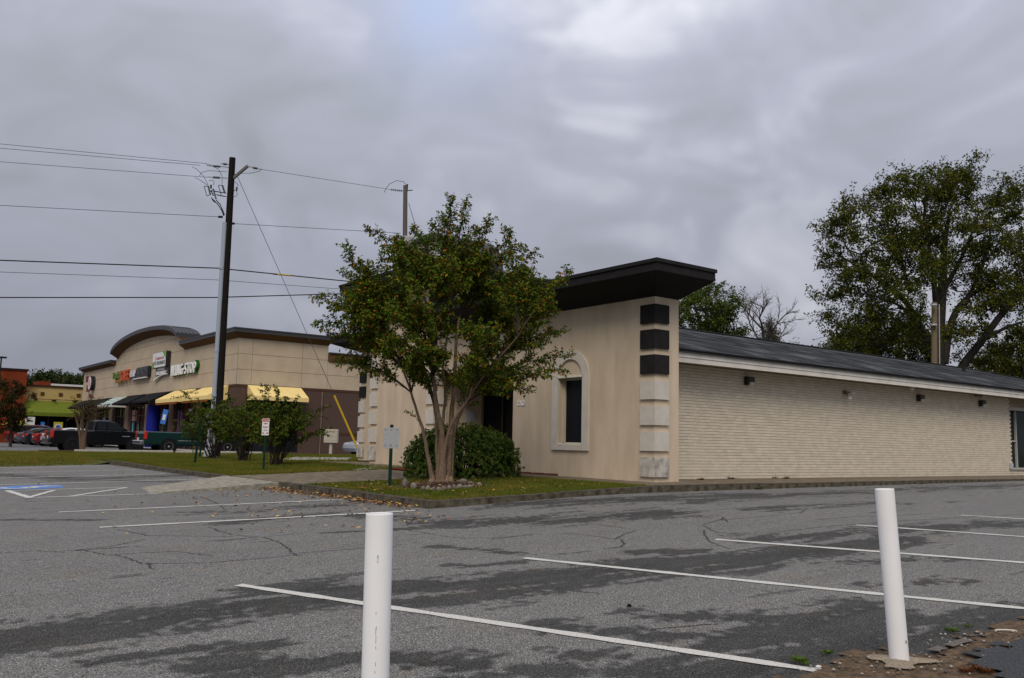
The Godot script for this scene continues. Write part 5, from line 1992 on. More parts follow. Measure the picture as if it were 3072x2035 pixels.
func build_trees() -> void:
	build_myrtle()
	build_hedge()
	var green := [[0.45, 0.055, 0.092, 0.012], [0.3, 0.080, 0.120, 0.016], [0.15, 0.10, 0.10, 0.020], [0.1, 0.11, 0.065, 0.014]]
	shrub("crape_myrtle_shrub", "bushy green shrub directly in front of the grey pole base", Vector3(11.6, -0.16, -34.36), [[545, 1172], [590, 1195], [560, 1240], [540, 1280], [640, 1190], [690, 1190], [560, 1310]], green, 21, 28, 1.5, 2.1)
	shrub("crape_myrtle_shrub", "bushy green shrub between the pole base and the red-topped notice", Vector3(11.15, -0.13, -30.03), [[640, 1210], [680, 1180], [740, 1185], [780, 1200], [720, 1220]], green, 22, 30, 1.4, 1.95)
	shrub("crape_myrtle_shrub", "wide green shrub beside the red-topped notice, reaching towards the mailbox", Vector3(10.19, -0.1, -24.73), [[800, 1155], [832, 1165], [895, 1188], [990, 1218], [992, 1285], [962, 1298], [900, 1215], [860, 1190], [930, 1240], [760, 1195]], green, 23, 22, 1.0, 1.7)
	var bark := grained(Color(0.030, 0.026, 0.022), Color(0.075, 0.068, 0.058), 1.5, 0.02, 0.92, 121, 0.1, 1.5)
	var oak := [[0.4, 0.050, 0.068, 0.010], [0.3, 0.075, 0.092, 0.013], [0.2, 0.110, 0.115, 0.016], [0.1, 0.12, 0.085, 0.02]]
	var foot := at_depth(2822, 1360, 45.0)
	foot.y = -0.3
	big_tree("oak_tree", "very large spreading oak with dark limbs rising behind the shingled roof", foot, 45.0, [[[[2822, 1365], [2816, 1150], [2814, 1040], [2822, 930], [2830, 830], [2834, 730], [2850, 640]], -0.46, 0.08], [[[2812, 1110], [2795, 1030], [2768, 950], [2730, 880], [2690, 838], [2620, 785], [2550, 735]], 0.22, 0.04],
		[[[2806, 1090], [2770, 1010], [2700, 945], [2640, 918], [2560, 900]], 0.15, 0.03], [[[2814, 960], [2796, 890], [2778, 810], [2752, 730], [2735, 650], [2730, 590]], 0.18, 0.03], [[[2832, 1090], [2858, 985], [2895, 915], [2955, 868], [3050, 835]], 0.24, 0.05], [[[2845, 1340], [2868, 1140], [2945, 1025], [3020, 925], [3090, 850], [3150, 800]], -0.26, 0.08], [[[2826, 880], [2870, 800], [2905, 720], [2930, 640]], 0.14, 0.03], [[[2945, 1025], [3010, 985], [3090, 960]], 0.12, 0.03], [[[2834, 760], [2800, 680], [2790, 600]], 0.1, 0.03], [[[2895, 915], [2960, 800], [3000, 690], [3010, 620]], 0.12, 0.03], [[[2730, 880], [2700, 780], [2660, 690], [2650, 630]], 0.1, 0.03]],
		[[2472, 712], [2490, 650], [2560, 600], [2640, 566], [2690, 535], [2790, 512], [2895, 508], [2915, 575], [2960, 552], [3040, 580], [3090, 650], [3150, 800], [3150, 1160], [3000, 1130], [2900, 1090], [2870, 1000], [2700, 1060], [2480, 1040], [2500, 970], [2520, 905], [2500, 850], [2520, 780]],
		[[2790, 860, 36, 70, 0.95], [2965, 985, 65, 65, 0.9], [2880, 880, 30, 50, 0.6], [2990, 900, 40, 30, 0.6], [2920, 590, 25, 40, 0.7], [2520, 880, 40, 30, 0.7], [2905, 1060, 40, 60, 0.9], [2560, 960, 70, 30, 0.5], [3000, 680, 60, 60, 0.35]], 400, 198, 0.145, 1.05, oak, bark, 31)
	foot = at_depth(2125, 1360, 52.0)
	foot.y = -0.3
	var mid := [[0.45, 0.055, 0.090, 0.014], [0.35, 0.080, 0.115, 0.020], [0.2, 0.11, 0.12, 0.03]]
	big_tree("leafy_tree", "rounded mid green tree showing between the dark cornice and the bare tree", foot, 52.0, [[[[2125, 1365], [2122, 1100], [2120, 960], [2118, 880]], -0.25, 0.05], [[[2122, 1050], [2090, 950], [2070, 890]], 0.12, 0.03], [[[2122, 1050], [2160, 970], [2185, 930]], 0.12, 0.03]],
		[[2010, 1010], [2020, 920], [2080, 868], [2125, 848], [2165, 860], [2205, 905], [2222, 960], [2225, 1010]], [], 80, 140, 0.16, 0.85, mid, bark, 32, 2.5)
	foot = at_depth(2305, 1360, 55.0)
	foot.y = -0.3
	bare_tree("bare_tree", "leafless grey tree standing alone above the roof ridge", foot, 10.2, 0.15, 33, [], 0, 0.1)
	foot = at_depth(2425, 1360, 57.0)
	foot.y = -0.3
	bare_tree("thin_leaved_tree", "small half-bare tree with scattered brown leaves beside the big oak", foot, 8.6, 0.13, 34, [[0.6, 0.085, 0.07, 0.035], [0.4, 0.06, 0.065, 0.025]], 3, 0.16)
	foot = at_depth(2590, 1360, 52.0)
	foot.y = -0.3
	big_tree("low_oak_tree", "low olive green tree filling in under the left limbs of the big oak", foot, 52.0, [[[[2600, 1365], [2600, 1150], [2610, 1040], [2600, 980]], -0.22, 0.05], [[[2600, 1120], [2560, 1040], [2540, 1000]], 0.1, 0.03], [[[2600, 1120], [2660, 1050], [2690, 1000]], 0.1, 0.03]],
		[[2475, 1120], [2490, 1040], [2520, 985], [2590, 960], [2680, 955], [2760, 980], [2800, 1050], [2800, 1120]], [[2500, 990, 40, 25, 0.6]], 105, 140, 0.16, 0.9, [[0.4, 0.050, 0.058, 0.010], [0.35, 0.080, 0.080, 0.016], [0.25, 0.11, 0.09, 0.022]], bark, 35, 3.0)
	foot = at_depth(3050, 1360, 56.0)
	foot.y = -0.3
	big_tree("understorey_tree", "dark leafy tree under the right limbs of the big oak", foot, 56.0, [[[[3050, 1365], [3045, 1150], [3030, 1060], [3020, 1000]], -0.22, 0.05], [[[3045, 1130], [3090, 1050], [3120, 1000]], 0.1, 0.03]],
		[[2890, 1180], [2900, 1110], [2960, 1060], [3040, 1030], [3140, 1020], [3200, 1100], [3200, 1190]], [], 95, 140, 0.17, 1.0, oak, bark, 36, 3.0)
	foot = at_depth(1665, 1360, 62.0)
	foot.y = -0.3
	bare_tree("twiggy_tree", "twiggy grey-brown treetop just above the dark cornice", foot, 11.2, 0.16, 37, [[1.0, 0.07, 0.06, 0.03]], 2, 0.14)
	# trees beyond the restaurant
	var far := [[0.5, 0.030, 0.048, 0.016], [0.3, 0.045, 0.062, 0.020], [0.2, 0.075, 0.075, 0.03]]
	var n := 0
	for q in [[100, 1122, 34, "dark green rounded tree rising beside the red pavilion"], [160, 1118, 36, "broad olive tree above the yellow parapet, in the middle of the tree line"], [212, 1132, 30, "paler loose tree above the white roof screen"], [246, 1142, 18, "small dark pine-like tree against the end of the mall"]]:
		foot = at_depth(q[0], 1330, 132.0)
		foot.y = -0.4
		big_tree("distant_tree", q[3], foot, 132.0, [[[[q[0], 1330], [q[0], 1200], [q[0], q[1] + 18]], -0.35, 0.08]], [[q[0] - q[2], 1195], [q[0] - q[2], q[1] + 22], [q[0] - q[2] * 0.5, q[1] + 2], [q[0], q[1] - 3], [q[0] + q[2] * 0.6, q[1] + 4], [q[0] + q[2], q[1] + 26], [q[0] + q[2], 1195]], [], 42, 110, 0.42, 1.5, far, bark, 40 + n, 3.0)
		n += 1
	foot = at_depth(30, 1352, 62.0)
	foot.y = -0.33
	big_tree("maple_tree", "small green and red tinged tree in front of the red pavilion", foot, 62.0, [[[[30, 1350], [32, 1290], [34, 1230], [36, 1180]], -0.12, 0.03], [[[32, 1280], [60, 1220], [75, 1190]], 0.05, 0.015], [[[32, 1280], [0, 1220], [-20, 1190]], 0.05, 0.015]],
		[[-70, 1280], [-60, 1190], [-10, 1150], [30, 1138], [62, 1160], [92, 1188], [84, 1225], [55, 1255], [40, 1290], [-10, 1300]], [], 85, 130, 0.15, 0.55, [[0.45, 0.022, 0.030, 0.010], [0.3, 0.040, 0.040, 0.012], [0.15, 0.12, 0.03, 0.012], [0.1, 0.07, 0.05, 0.015]], bark, 50, 1.6)
	# young tree in the mall's kerbed island
	var r := RandomNumberGenerator.new()
	r.seed = 61
	foot = Vector3(9.2, -0.1, -46.3)
	var t := thing("island_tree", "thin multi-stemmed young tree in the kerbed island in front of the black pickup", "tree", foot)
	var d0 := depth_of(foot)
	var wood := Shape.new()
	var lf := Shape.new()
	var brown := [[0.4, 0.05, 0.032, 0.016], [0.35, 0.035, 0.035, 0.014], [0.25, 0.075, 0.045, 0.02]]
	for q in [[[243, 1352], [240, 1310], [232, 1270], [222, 1230]], [[246, 1352], [248, 1310], [246, 1270], [250, 1225]], [[249, 1352], [254, 1310], [262, 1270], [285, 1225]]]:
		var pts := []
		for v in q:
			pts.append(at_depth(v[0], v[1], d0) - foot)
		wood.run(pts, [0.085, 0.07, 0.055, 0.025], 7)
	for i in 46:
		var a := at_depth(r.randf_range(225, 280), r.randf_range(1235, 1275), d0 + r.randf_range(-0.5, 0.5)) - foot
		var b := at_depth(r.randf_range(195, 335), r.randf_range(1190, 1262), d0 + r.randf_range(-1.2, 1.2)) - foot
		shoot(wood, lf, a, b, Vector3(0, 0.1, 0), 0.012, 20, 0.11, brown, r, 0.2)
	obj(wood, "trunk", mat(0.15, 0.105, 0.07, 0.85), t)
	obj(lf, "crown", leafy(), t)


# ---------------------------------------------------------------- poles and lines
func wire(called: String, label: String, pts: Array, rad: float, m: Material, group := "", sag := 0.0) -> void:
	var s := Shape.new()
	var fine := []
	for k in pts.size() - 1:
		var n := 12
		for i in n:
			var t := float(i) / n
			fine.append(pts[k].lerp(pts[k + 1], t) - Vector3(0, sag * 4.0 * t * (1.0 - t), 0))
	fine.append(pts[-1])
	var rr := []
	for i in fine.size():
		rr.append(rad)
	s.run(fine, rr, 5)
	tag(obj(s, called, m), label, "wire", group)


func insulator(s: Shape, a: Vector3, b: Vector3, r: float, n := 6) -> void:
	s.tube(a, b, r * 0.35, r * 0.35, 6)
	for i in n:
		var p := a.lerp(b, (i + 0.5) / n)
		var d := (b - a).normalized()
		s.tube(p - d * 0.012, p + d * 0.012, r, r, 10)


func build_poles() -> void:
	var tar := grained(Color(0.008, 0.007, 0.006), Color(0.020, 0.017, 0.013), 1.2, 0.02, 0.85, 131, 0.2)
	var weathered := grained(Color(0.07, 0.06, 0.05), Color(0.17, 0.15, 0.13), 0.9, 0.02, 0.9, 132, 0.15)
	var steel := mat(0.10, 0.105, 0.11, 0.5, 0.3)
	var conduit := mat(0.33, 0.37, 0.43, 0.45)
	var ink := mat(0.012, 0.012, 0.013, 0.6)
	var base := Vector3(12.75, -0.16, -37.7)
	var d := depth_of(base)
	var P := func(px: float, py: float, dd := 0.0) -> Vector3: return at_depth(px, py, d + (1372.0 - py) * 0.00170 + dd)
	# main pole, leaning slightly
	var t := thing("utility_pole", "tall dark tarred utility pole with a grey conduit and side arm on the grass", "utility pole", base)
	var top: Vector3 = P.call(697, 474) - base
	var foot: Vector3 = P.call(647, 1372) - base
	var s := Shape.new()
	s.tube(foot - Vector3(0, 0.4, 0), top, 0.185, 0.135, 16)
	obj(s, "pole", tar, t)
	s = Shape.new()
	var left := Vector3(-0.797, 0, -0.604)
	var near := Vector3(-0.604, 0, 0.797)
	var off := (left * 0.8 + near * 0.6).normalized()
	var lerp_p := func(k: float) -> Vector3: return foot.lerp(top, k)
	s.tube(lerp_p.call(0.09) + off * 0.22, lerp_p.call(0.775) + off * 0.175, 0.10, 0.095, 14)
	obj(s, "conduit", conduit, t)
	for k in [0.2, 0.345, 0.62]:
		s = Shape.new()
		s.tube(lerp_p.call(k) + off * 0.21 - Vector3(0, 0.05, 0), lerp_p.call(k) + off * 0.21 + Vector3(0, 0.05, 0), 0.112, 0.112, 14)
		obj(s, "conduit_coupling", conduit, t)
	s = Shape.new()   # ribbed bell at the foot of the conduit
	var prof := []
	for i in 15:
		var y := 0.02 + i * 0.10
		prof.append([lerpf(0.32, 0.13, pow(i / 14.0, 0.5)) + (0.012 if i % 2 else 0.0), y])
	s.lathe(foot + off * 0.24 - Vector3(0, 0.02, 0), Vector3.UP, prof, 20)
	obj(s, "ribbed_sleeve", mat(0.36, 0.39, 0.42, 0.5), t)
	s = Shape.new()
	var arm0: Vector3 = P.call(697, 537) - base
	var arm1: Vector3 = P.call(743, 498, -0.3) - base
	var ad := (arm1 - arm0).normalized()
	var ay := ad.cross(near).normalized()
	s.box((arm0 + arm1) * 0.5, Vector3(arm0.distance_to(arm1), 0.11, 0.11), Basis(ad, ay, ad.cross(ay)))
	obj(s, "side_arm", mat(0.16, 0.155, 0.15, 0.7), t)
	# dead-end insulators
	for q in [[690, 494, 662, 491], [686, 502, 620, 497], [682, 535, 622, 531], [745, 500, 782, 508]]:
		var a: Vector3 = P.call(q[0], q[1]) - base
		var b: Vector3 = P.call(q[2], q[3]) - base
		s = Shape.new()
		s.tube(a, b, 0.016, 0.016, 6)
		insulator(s, a.lerp(b, 0.38), a.lerp(b, 0.72), 0.052, 6)
		obj(s, "insulator", steel, t)
	# cut-out fuses on a bracket
	s = Shape.new()
	for q in [[678, 580, 632, 572], [676, 590, 650, 585], [690, 573, 704, 572], [632, 571, 640, 588]]:
		s.tube(P.call(q[0], q[1]) - base, P.call(q[2], q[3]) - base, 0.022, 0.022, 6)
	obj(s, "fuse_bracket", ink, t)
	for q in [[624, 558, 631, 586], [639, 566, 648, 598], [667, 556, 674, 580], [633, 555, 632, 566], [710, 562, 709, 573]]:
		s = Shape.new()
		insulator(s, P.call(q[0], q[1]) - base, P.call(q[2], q[3]) - base, 0.042, 7)
		obj(s, "fuse_insulator", mat(0.04, 0.045, 0.045, 0.35), t)
	s = Shape.new()
	for q in [[612, 560, 620, 588], [620, 588, 628, 586], [611, 560, 624, 558], [655, 557, 663, 586], [655, 556, 668, 556]]:
		s.tube(P.call(q[0], q[1]) - base, P.call(q[2], q[3]) - base, 0.014, 0.014, 6)
	obj(s, "fuse_tube", ink, t)
	for g in [[[638, 598], [652, 612], [664, 630], [671, 648]], [[648, 600], [660, 614], [668, 632], [673, 645]], [[634, 592], [637, 600], [645, 608]], [[640, 556], [642, 546], [636, 540], [626, 543]], [[624, 556], [610, 528], [590, 508], [576, 500]], [[666, 552], [666, 530], [655, 508], [634, 496], [618, 492]], [[598, 528], [604, 518], [625, 512], [680, 516]], [[720, 520], [750, 520], [775, 515], [785, 508]], [[621, 556], [604, 543], [585, 533]], [[704, 546], [712, 552], [713, 560]], [[709, 574], [712, 584], [705, 590], [690, 592], [660, 586], [640, 582], [630, 574]]]:
		s = Shape.new()
		var pts := []
		var rr := []
		for q in g:
			pts.append(P.call(q[0], q[1]) - base)
			rr.append(0.022 if g[0][1] > 590 else 0.011)
		s.run(pts, rr, 5)
		obj(s, "jumper", ink, t)
	for q in [[661, 651], [697, 671]]:
		s = Shape.new()
		var c: Vector3 = P.call(q[0], q[1]) - base
		s.tube(c - left * 0.09, c + left * 0.09, 0.05, 0.05, 10)
		obj(s, "spool_insulator", ink, t)
	# second pole with transformer
	var b2 := at_depth(1212, 1330, 42.0)
	b2.y = -0.2
	var Q := func(px: float, py: float) -> Vector3: return at_depth(px, py, 42.0 + (1330.0 - py) * 0.0018)
	var t2 := thing("utility_pole", "grey weathered utility pole with a transformer behind the building tower", "utility pole", b2)
	s = Shape.new()
	s.tube(Vector3(0, -0.2, 0), Q.call(1216, 557) - b2, 0.16, 0.105, 12)
	obj(s, "pole", weathered, t2)
	s = Shape.new()
	var can: Vector3 = Q.call(1222, 780) - b2
	s.lathe(can + near * 0.1, Vector3.UP, [[0.30, 0.0], [0.32, 0.03], [0.32, 1.05], [0.29, 1.12], [0.0, 1.16]], 20)
	var co := obj(s, "transformer", mat(0.33, 0.34, 0.34, 0.5), t2)
	for q in [[1235, 697, 1236, 683], [1246, 700, 1246, 692]]:
		s = Shape.new()
		insulator(s, Q.call(q[0], q[1] + 4) - b2, Q.call(q[2], q[3]) - b2, 0.06, 4)
		obj(s, "bushing", mat(0.34, 0.34, 0.35, 0.4), co)
	s = Shape.new()
	s.tube(Q.call(1222, 553) - b2, Q.call(1220, 575) - b2, 0.04, 0.05, 8)
	s.tube(Q.call(1212, 572) - b2, Q.call(1238, 571) - b2, 0.022, 0.022, 6)
	obj(s, "top_bracket", ink, t2)
	for g in [[[1222, 560], [1210, 545], [1190, 542], [1168, 552], [1158, 566], [1152, 578]], [[1226, 610], [1238, 650], [1250, 696]], [[1238, 682], [1244, 678], [1249, 684], [1250, 696]]]:
		s = Shape.new()
		var pts := []
		var rr := []
		for q in g:
			pts.append(Q.call(q[0], q[1]) - b2)
			rr.append(0.013)
		s.run(pts, rr, 5)
		obj(s, "jumper", ink, t2)
	s = Shape.new()
	insulator(s, Q.call(1208, 573) - b2, Q.call(1172, 569) - b2, 0.06, 6)
	obj(s, "insulator", steel, t2)
	# the lines; to the left they run on past the frame
	var far_left := func(py: float) -> Vector3: return at_depth(-500, py, d - 4.0)
	var grey := mat(0.06, 0.06, 0.065, 0.6)
	wire("power_line", "upper thin conductor running from the dark pole's tip away from the shop", [P.call(620, 491), far_left.call(384.0)], 0.0105, grey)
	wire("power_line", "second thin conductor below the topmost one, away from the shop", [P.call(600, 496), far_left.call(402.0)], 0.0105, grey)
	wire("power_line", "third thin conductor ending above the fuses of the dark pole", [P.call(622, 532), far_left.call(448.0)], 0.0105, grey)
	wire("power_line", "neutral line ending at the top of the grey conduit, away from the shop", [P.call(661, 651), far_left.call(590.0)], 0.0115, grey)
	wire("power_line", "conductor between the side arm and the weathered pole", [P.call(782, 508), Q.call(1172, 569)], 0.0105, grey)
	wire("power_line", "neutral line between the dark pole and the weathered pole", [P.call(697, 671), Q.call(1202, 700)], 0.0115, grey)
	wire("telephone_cable", "thick black cable on the dark pole that carries a yellow guard sleeve", [far_left.call(763.0), P.call(652, 805), Q.call(1100, 850), Q.call(1180, 858)], 0.026, ink)
	wire("telephone_cable", "thin grey cable between the two thick black cables", [far_left.call(798.0), P.call(648, 840), Q.call(1000, 866), Q.call(1180, 874)], 0.011, grey)
	wire("telephone_cable", "lowest thick black cable crossing the grey conduit", [far_left.call(893.0), P.call(640, 893), Q.call(1080, 880), Q.call(1180, 874)], 0.024, ink)
	s = Shape.new()
	s.tube(at_depth(818, 822, 40.0), at_depth(872, 827, 40.2), 0.036, 0.036, 8)
	tag(obj(s, "cable_sleeve", mat(0.45, 0.30, 0.02, 0.6)), "short yellow guard sleeve on the thick black cable", "sleeve")
	# guy wire and its yellow marker
	var g0: Vector3 = P.call(712, 530)
	var g1 := on_ground(1085, 1372, pad)
	g1 = at_depth(1072, 1345, 39.0)
	wire("guy_wire", "steel guy wire slanting down from the dark pole to the yellow marker", [g0, g1], 0.012, grey)
	s = Shape.new()
	var ga := g0.lerp(g1, 0.805)
	var gd := (g1 - g0).normalized()
	s.tube(ga, g1 + gd * 0.1, 0.045, 0.045, 8)
	tag(obj(s, "guy_marker", mat(0.50, 0.33, 0.02, 0.5)), "slanted yellow plastic guard on the guy wire in front of the brown brick", "guy guard")
	# pole behind the roof
	var b3 := at_depth(2799, 1340, 40.0)
	b3.y = -0.3
	var t3 := thing("utility_pole", "light brown wooden service pole in front of the big oak trunk", "utility pole", b3)
	s = Shape.new()
	var p3 := at_depth(2804, 908, 41.0) - b3
	s.tube(Vector3(0, -0.2, 0), p3, 0.16, 0.125, 12)
	obj(s, "pole", grained(Color(0.12, 0.09, 0.055), Color(0.20, 0.16, 0.10), 0.8, 0.02, 0.9, 133, 0.12), t3)
	s = Shape.new()
	s.tube(p3 * 0.99 + Vector3(0.2, 0, 0.12), p3 * 0.3 + Vector3(0.25, 0, 0.15), 0.03, 0.03, 8)
	obj(s, "service_conduit", mat(0.34, 0.34, 0.33, 0.5), t3)
	s = Shape.new()
	for py in [975, 915]:
		var q := at_depth(2802, py, 40.6) - b3
		s.tube(q - Vector3(0, 0.04, 0), q + Vector3(0, 0.04, 0), 0.15, 0.15, 12)
	obj(s, "band", mat(0.5, 0.5, 0.48, 0.4, 0.5), t3)
	wire("service_drop", "thin service cable slanting down from the wooden service pole over the roof", [at_depth(2803, 925, 40.9), at_depth(2440, 1020, 46.0)], 0.0115, grey)


# ---------------------------------------------------------------- signs, posts, bollards
func u_post(s: Shape, a: Vector3, b: Vector3, w := 0.055) -> void:
	var d := (b - a).normalized()
	var x := Vector3(0.797, 0, 0.604)
	var z := x.cross(d).normalized()
	s.box((a + b) * 0.5, Vector3(w, a.distance_to(b), 0.012), Basis(x, d, z))
	for e in [-1, 1]:
		s.box((a + b) * 0.5 + x * e * w * 0.5 + z * 0.012, Vector3(0.008, a.distance_to(b) - 0.004, 0.03), Basis(x, d, z))


func build_signs() -> void:
	var green := mat(0.008, 0.030, 0.022, 0.5)
	var bare := grained(Color(0.30, 0.31, 0.31), Color(0.50, 0.51, 0.52), 0.35, 0.02, 0.42, 141, 0.04)
	bare.metallic = 0.25
	var red := mat(0.42, 0.03, 0.04, 0.4)
	var white := mat(0.70, 0.69, 0.68, 0.45)
	var face := atan2(-0.604, 0.797)   # turned to face the street, as the camera sees it
	# bare metal plate
	var b := Vector3(8.48, -0.16, -14.99)
	var t := thing("blank_sign", "blank bare metal sign plate on a dark green post in the corner island", "sign", b, face)
	var s := Shape.new()
	s.box(Vector3(0, 0.58, 0), Vector3(0.055, 1.22, 0.02))
	for e in [-1, 1]:
		s.box(Vector3(e * 0.027, 0.58, -0.014), Vector3(0.008, 1.21, 0.03))
	obj(s, "post", green, t)
	s = Shape.new()
	s.bev(Vector3(0.0, 0.93, 0.018), Vector3(0.305, 0.40, 0.006), 0.002)
	var plate := obj(s, "plate", bare, t)
	for q in [[-0.11, 1.09], [0.11, 1.09], [0, 1.09], [-0.11, 0.79], [0.11, 0.79], [0, 0.80], [0, 0.775]]:
		s = Shape.new()
		s.tube(Vector3(q[0], q[1], 0.02), Vector3(q[0], q[1], 0.026), 0.011, 0.011, 8)
		obj(s, "bolt", mat(0.10, 0.10, 0.10, 0.4, 0.5), plate)
	# towing notice
	b = Vector3(8.8, -0.14, -22.17)
	t = thing("towing_notice", "white parking notice with a red top band on a dark green post", "sign", b, face)
	s = Shape.new()
	s.box(Vector3(0, 0.55, 0), Vector3(0.055, 1.15, 0.02))
	obj(s, "post", green, t)
	s = Shape.new()
	s.bev(Vector3(0.0, 1.14, 0.018), Vector3(0.185, 0.44, 0.006), 0.002)
	plate = obj(s, "plate", white, t)
	s = Shape.new()
	s.box(Vector3(0, 1.315, 0.0225), Vector3(0.172, 0.075, 0.002))
	obj(s, "header", red, plate)
	letters(plate, "NO PARKING", Vector3(0, 1.315, 0.025), 0.028, white, 0.002, 0.95)
	s = Shape.new()
	for q in [[1.235, 0.11, 0.014], [1.215, 0.08, 0.010], [1.14, 0.15, 0.014], [1.12, 0.12, 0.010], [1.06, 0.10, 0.008], [1.045, 0.12, 0.006]]:
		s.box(Vector3(0, q[0], 0.0225), Vector3(q[1], q[2], 0.002))
	obj(s, "print", mat(0.32, 0.06, 0.07, 0.5), plate)
	s = Shape.new()
	for e in [-1, 1]:
		s.prism(PackedVector2Array([Vector2(e * 0.02, 0.955), Vector2(e * 0.085, 0.975), Vector2(e * 0.07, 1.0), Vector2(e * 0.03, 0.985)]), Transform3D(Basis.IDENTITY, Vector3(0, 0, 0.0215)), 0.002)
	obj(s, "tow_symbol", red, plate)
	# leaning posts without plates
	var n := 0
	for q in [[583, 1391, 603, 1258, "leaning dark green sign post in the grass, with no plate, nearest the kerb"], [598, 1372, 612, 1268, "thin dark green post standing behind the leaning post"]]:
		var p := on_ground(q[0], q[1], pad)
		var dd := depth_of(p)
		t = thing("sign_post", q[4], "post", p)
		s = Shape.new()
		u_post(s, Vector3(0, -0.15, 0), at_depth(q[2], q[3], dd) - p, 0.06)
		obj(s, "post", green, t)
		n += 1
	# accessible parking sign by the mall
	var p := Vector3(14.9, -0.17, -53.0)
	t = thing("parking_sign", "blue accessible parking sign on a leaning post in front of the yellow awning", "sign", p, face)
	s = Shape.new()
	s.tube(Vector3(-0.35, 0, 0), Vector3(0.05, 2.2, 0), 0.03, 0.03, 8)
	obj(s, "post", mat(0.05, 0.05, 0.05, 0.5), t)
	s = Shape.new()
	s.box(Vector3(0.0, 1.95, 0.04), Vector3(0.3, 0.85, 0.02), Basis(Vector3(0, 0, 1), -0.18))
	obj(s, "plate", mat(0.04, 0.15, 0.52, 0.4), t)
	s = Shape.new()
	s.box(Vector3(0.0, 1.92, 0.055), Vector3(0.16, 0.32, 0.012), Basis(Vector3(0, 0, 1), -0.18))
	obj(s, "symbol", mat(0.6, 0.62, 0.66, 0.4), t)
	# bollards: white plastic pipe
	var pvc := grained(Color(0.80, 0.80, 0.79), Color(0.86, 0.86, 0.85), 1.6, 0.006, 0.42, 142, 0.012)
	var print_mat := mat(0.34, 0.34, 0.36, 0.6)
	var k := 0
	for q in [[Vector3(5.27, -0.56, -2.96), Vector3(-0.051, 1.06, -0.039), "white plastic pipe bollard standing in the crumbled dirt edge of the car park"], [Vector3(1.84, -0.63, -3.30), Vector3(-0.011, 1.06, -0.0085), "white plastic pipe bollard with a faded printed line down its side"]]:
		t = thing("bollard", q[2], "bollard", q[0])
		s = Shape.new()
		var up: Vector3 = q[1].normalized()
		var h: float = q[1].length()
		s.lathe(Vector3.ZERO, up, [[0.0572, -0.3], [0.0572, h - 0.004], [0.0555, h], [0.0505, h], [0.0495, h - 0.004], [0.0495, h - 0.4], [0.0, h - 0.4]], 40)
		var pipe := obj(s, "pipe", pvc, t)
		if k == 1:
			s = Shape.new()
			var r := RandomNumberGenerator.new()
			r.seed = 5
			var xx := near_dir()
			for i in 26:
				var y := r.randf_range(0.05, h - 0.16)
				if fmod(y, 0.42) > 0.26:
					continue
				var a := 0.10 + r.randf_range(-0.03, 0.03)
				var side := xx.rotated(Vector3.UP, a)
				s.box(up * y + side * 0.0574, Vector3(0.0022, r.randf_range(0.006, 0.03), 0.002), Basis(side.cross(Vector3.UP).normalized(), up, side))
			obj(s, "faded_print", print_mat, pipe)
		else:
			s = Shape.new()
			var side := near_dir().rotated(Vector3.UP, 0.55)
			s.box(up * 0.145 + side * 0.0572, Vector3(0.012, 0.018, 0.002), Basis(side.cross(Vector3.UP).normalized(), up, side))
			obj(s, "scuff", mat(0.28, 0.25, 0.2, 0.8), pipe)
		k += 1


func near_dir() -> Vector3:
	return Vector3(-0.604, 0, 0.797)


# ---------------------------------------------------------------- vehicles (nose along +x, ground at y = 0)
func slice_body(s: Shape, poly: Array, w: float, inset: float, from := 0.0) -> void:
	# a side outline made solid across the car, with its long edges rounded off in two steps
	var p := PackedVector2Array()
	var mid := Vector2.ZERO
	for q in poly:
		p.append(Vector2(q[0], q[1]))
		mid += Vector2(q[0], q[1]) / poly.size()
	var size := Vector2(0.01, 0.01)
	for q in p:
		size = size.max((q - mid).abs())
	var rings := [[w - inset, 0.0], [w - inset * 0.35, inset * 0.35], [w, inset]]
	var loops := []
	for g in rings:
		var l := []
		for q in p:
			l.append(mid + (q - mid) * (Vector2.ONE - Vector2(g[1], g[1]) / size))
		loops.append(l)
	var area := 0.0
	for i in p.size():
		area += p[i].cross(p[(i + 1) % p.size()])
	var idx := Geometry2D.triangulate_polygon(p)
	for e in [1.0, -1.0]:
		for i in range(0, idx.size(), 3):
			var q := []
			for k in 3:
				var v: Vector2 = loops[2][idx[i + k]]
				q.append(Vector3(v.x, v.y, e * w))
			s.face(q, Vector3(q[0].x, q[0].y, 0))
		for g in 2:
			for i in p.size():
				var j := (i + 1) % p.size()
				var a: Vector2 = loops[g][i]
				var b: Vector2 = loops[g][j]
				var c: Vector2 = loops[g + 1][j]
				var d: Vector2 = loops[g + 1][i]
				var f := [Vector3(a.x, a.y, e * rings[g][0]), Vector3(b.x, b.y, e * rings[g][0]), Vector3(c.x, c.y, e * rings[g + 1][0]), Vector3(d.x, d.y, e * rings[g + 1][0])]
				if (area > 0.0) == (e > 0.0):
					s.quad(f[0], f[1], f[2], f[3])
				else:
					s.quad(f[3], f[2], f[1], f[0])
	for i in p.size():
		var j := (i + 1) % p.size()
		var f := [Vector3(p[i].x, p[i].y, -rings[0][0]), Vector3(p[j].x, p[j].y, -rings[0][0]), Vector3(p[j].x, p[j].y, rings[0][0]), Vector3(p[i].x, p[i].y, rings[0][0])]
		if area > 0.0:
			s.quad(f[0], f[1], f[2], f[3])
		else:
			s.quad(f[3], f[2], f[1], f[0])


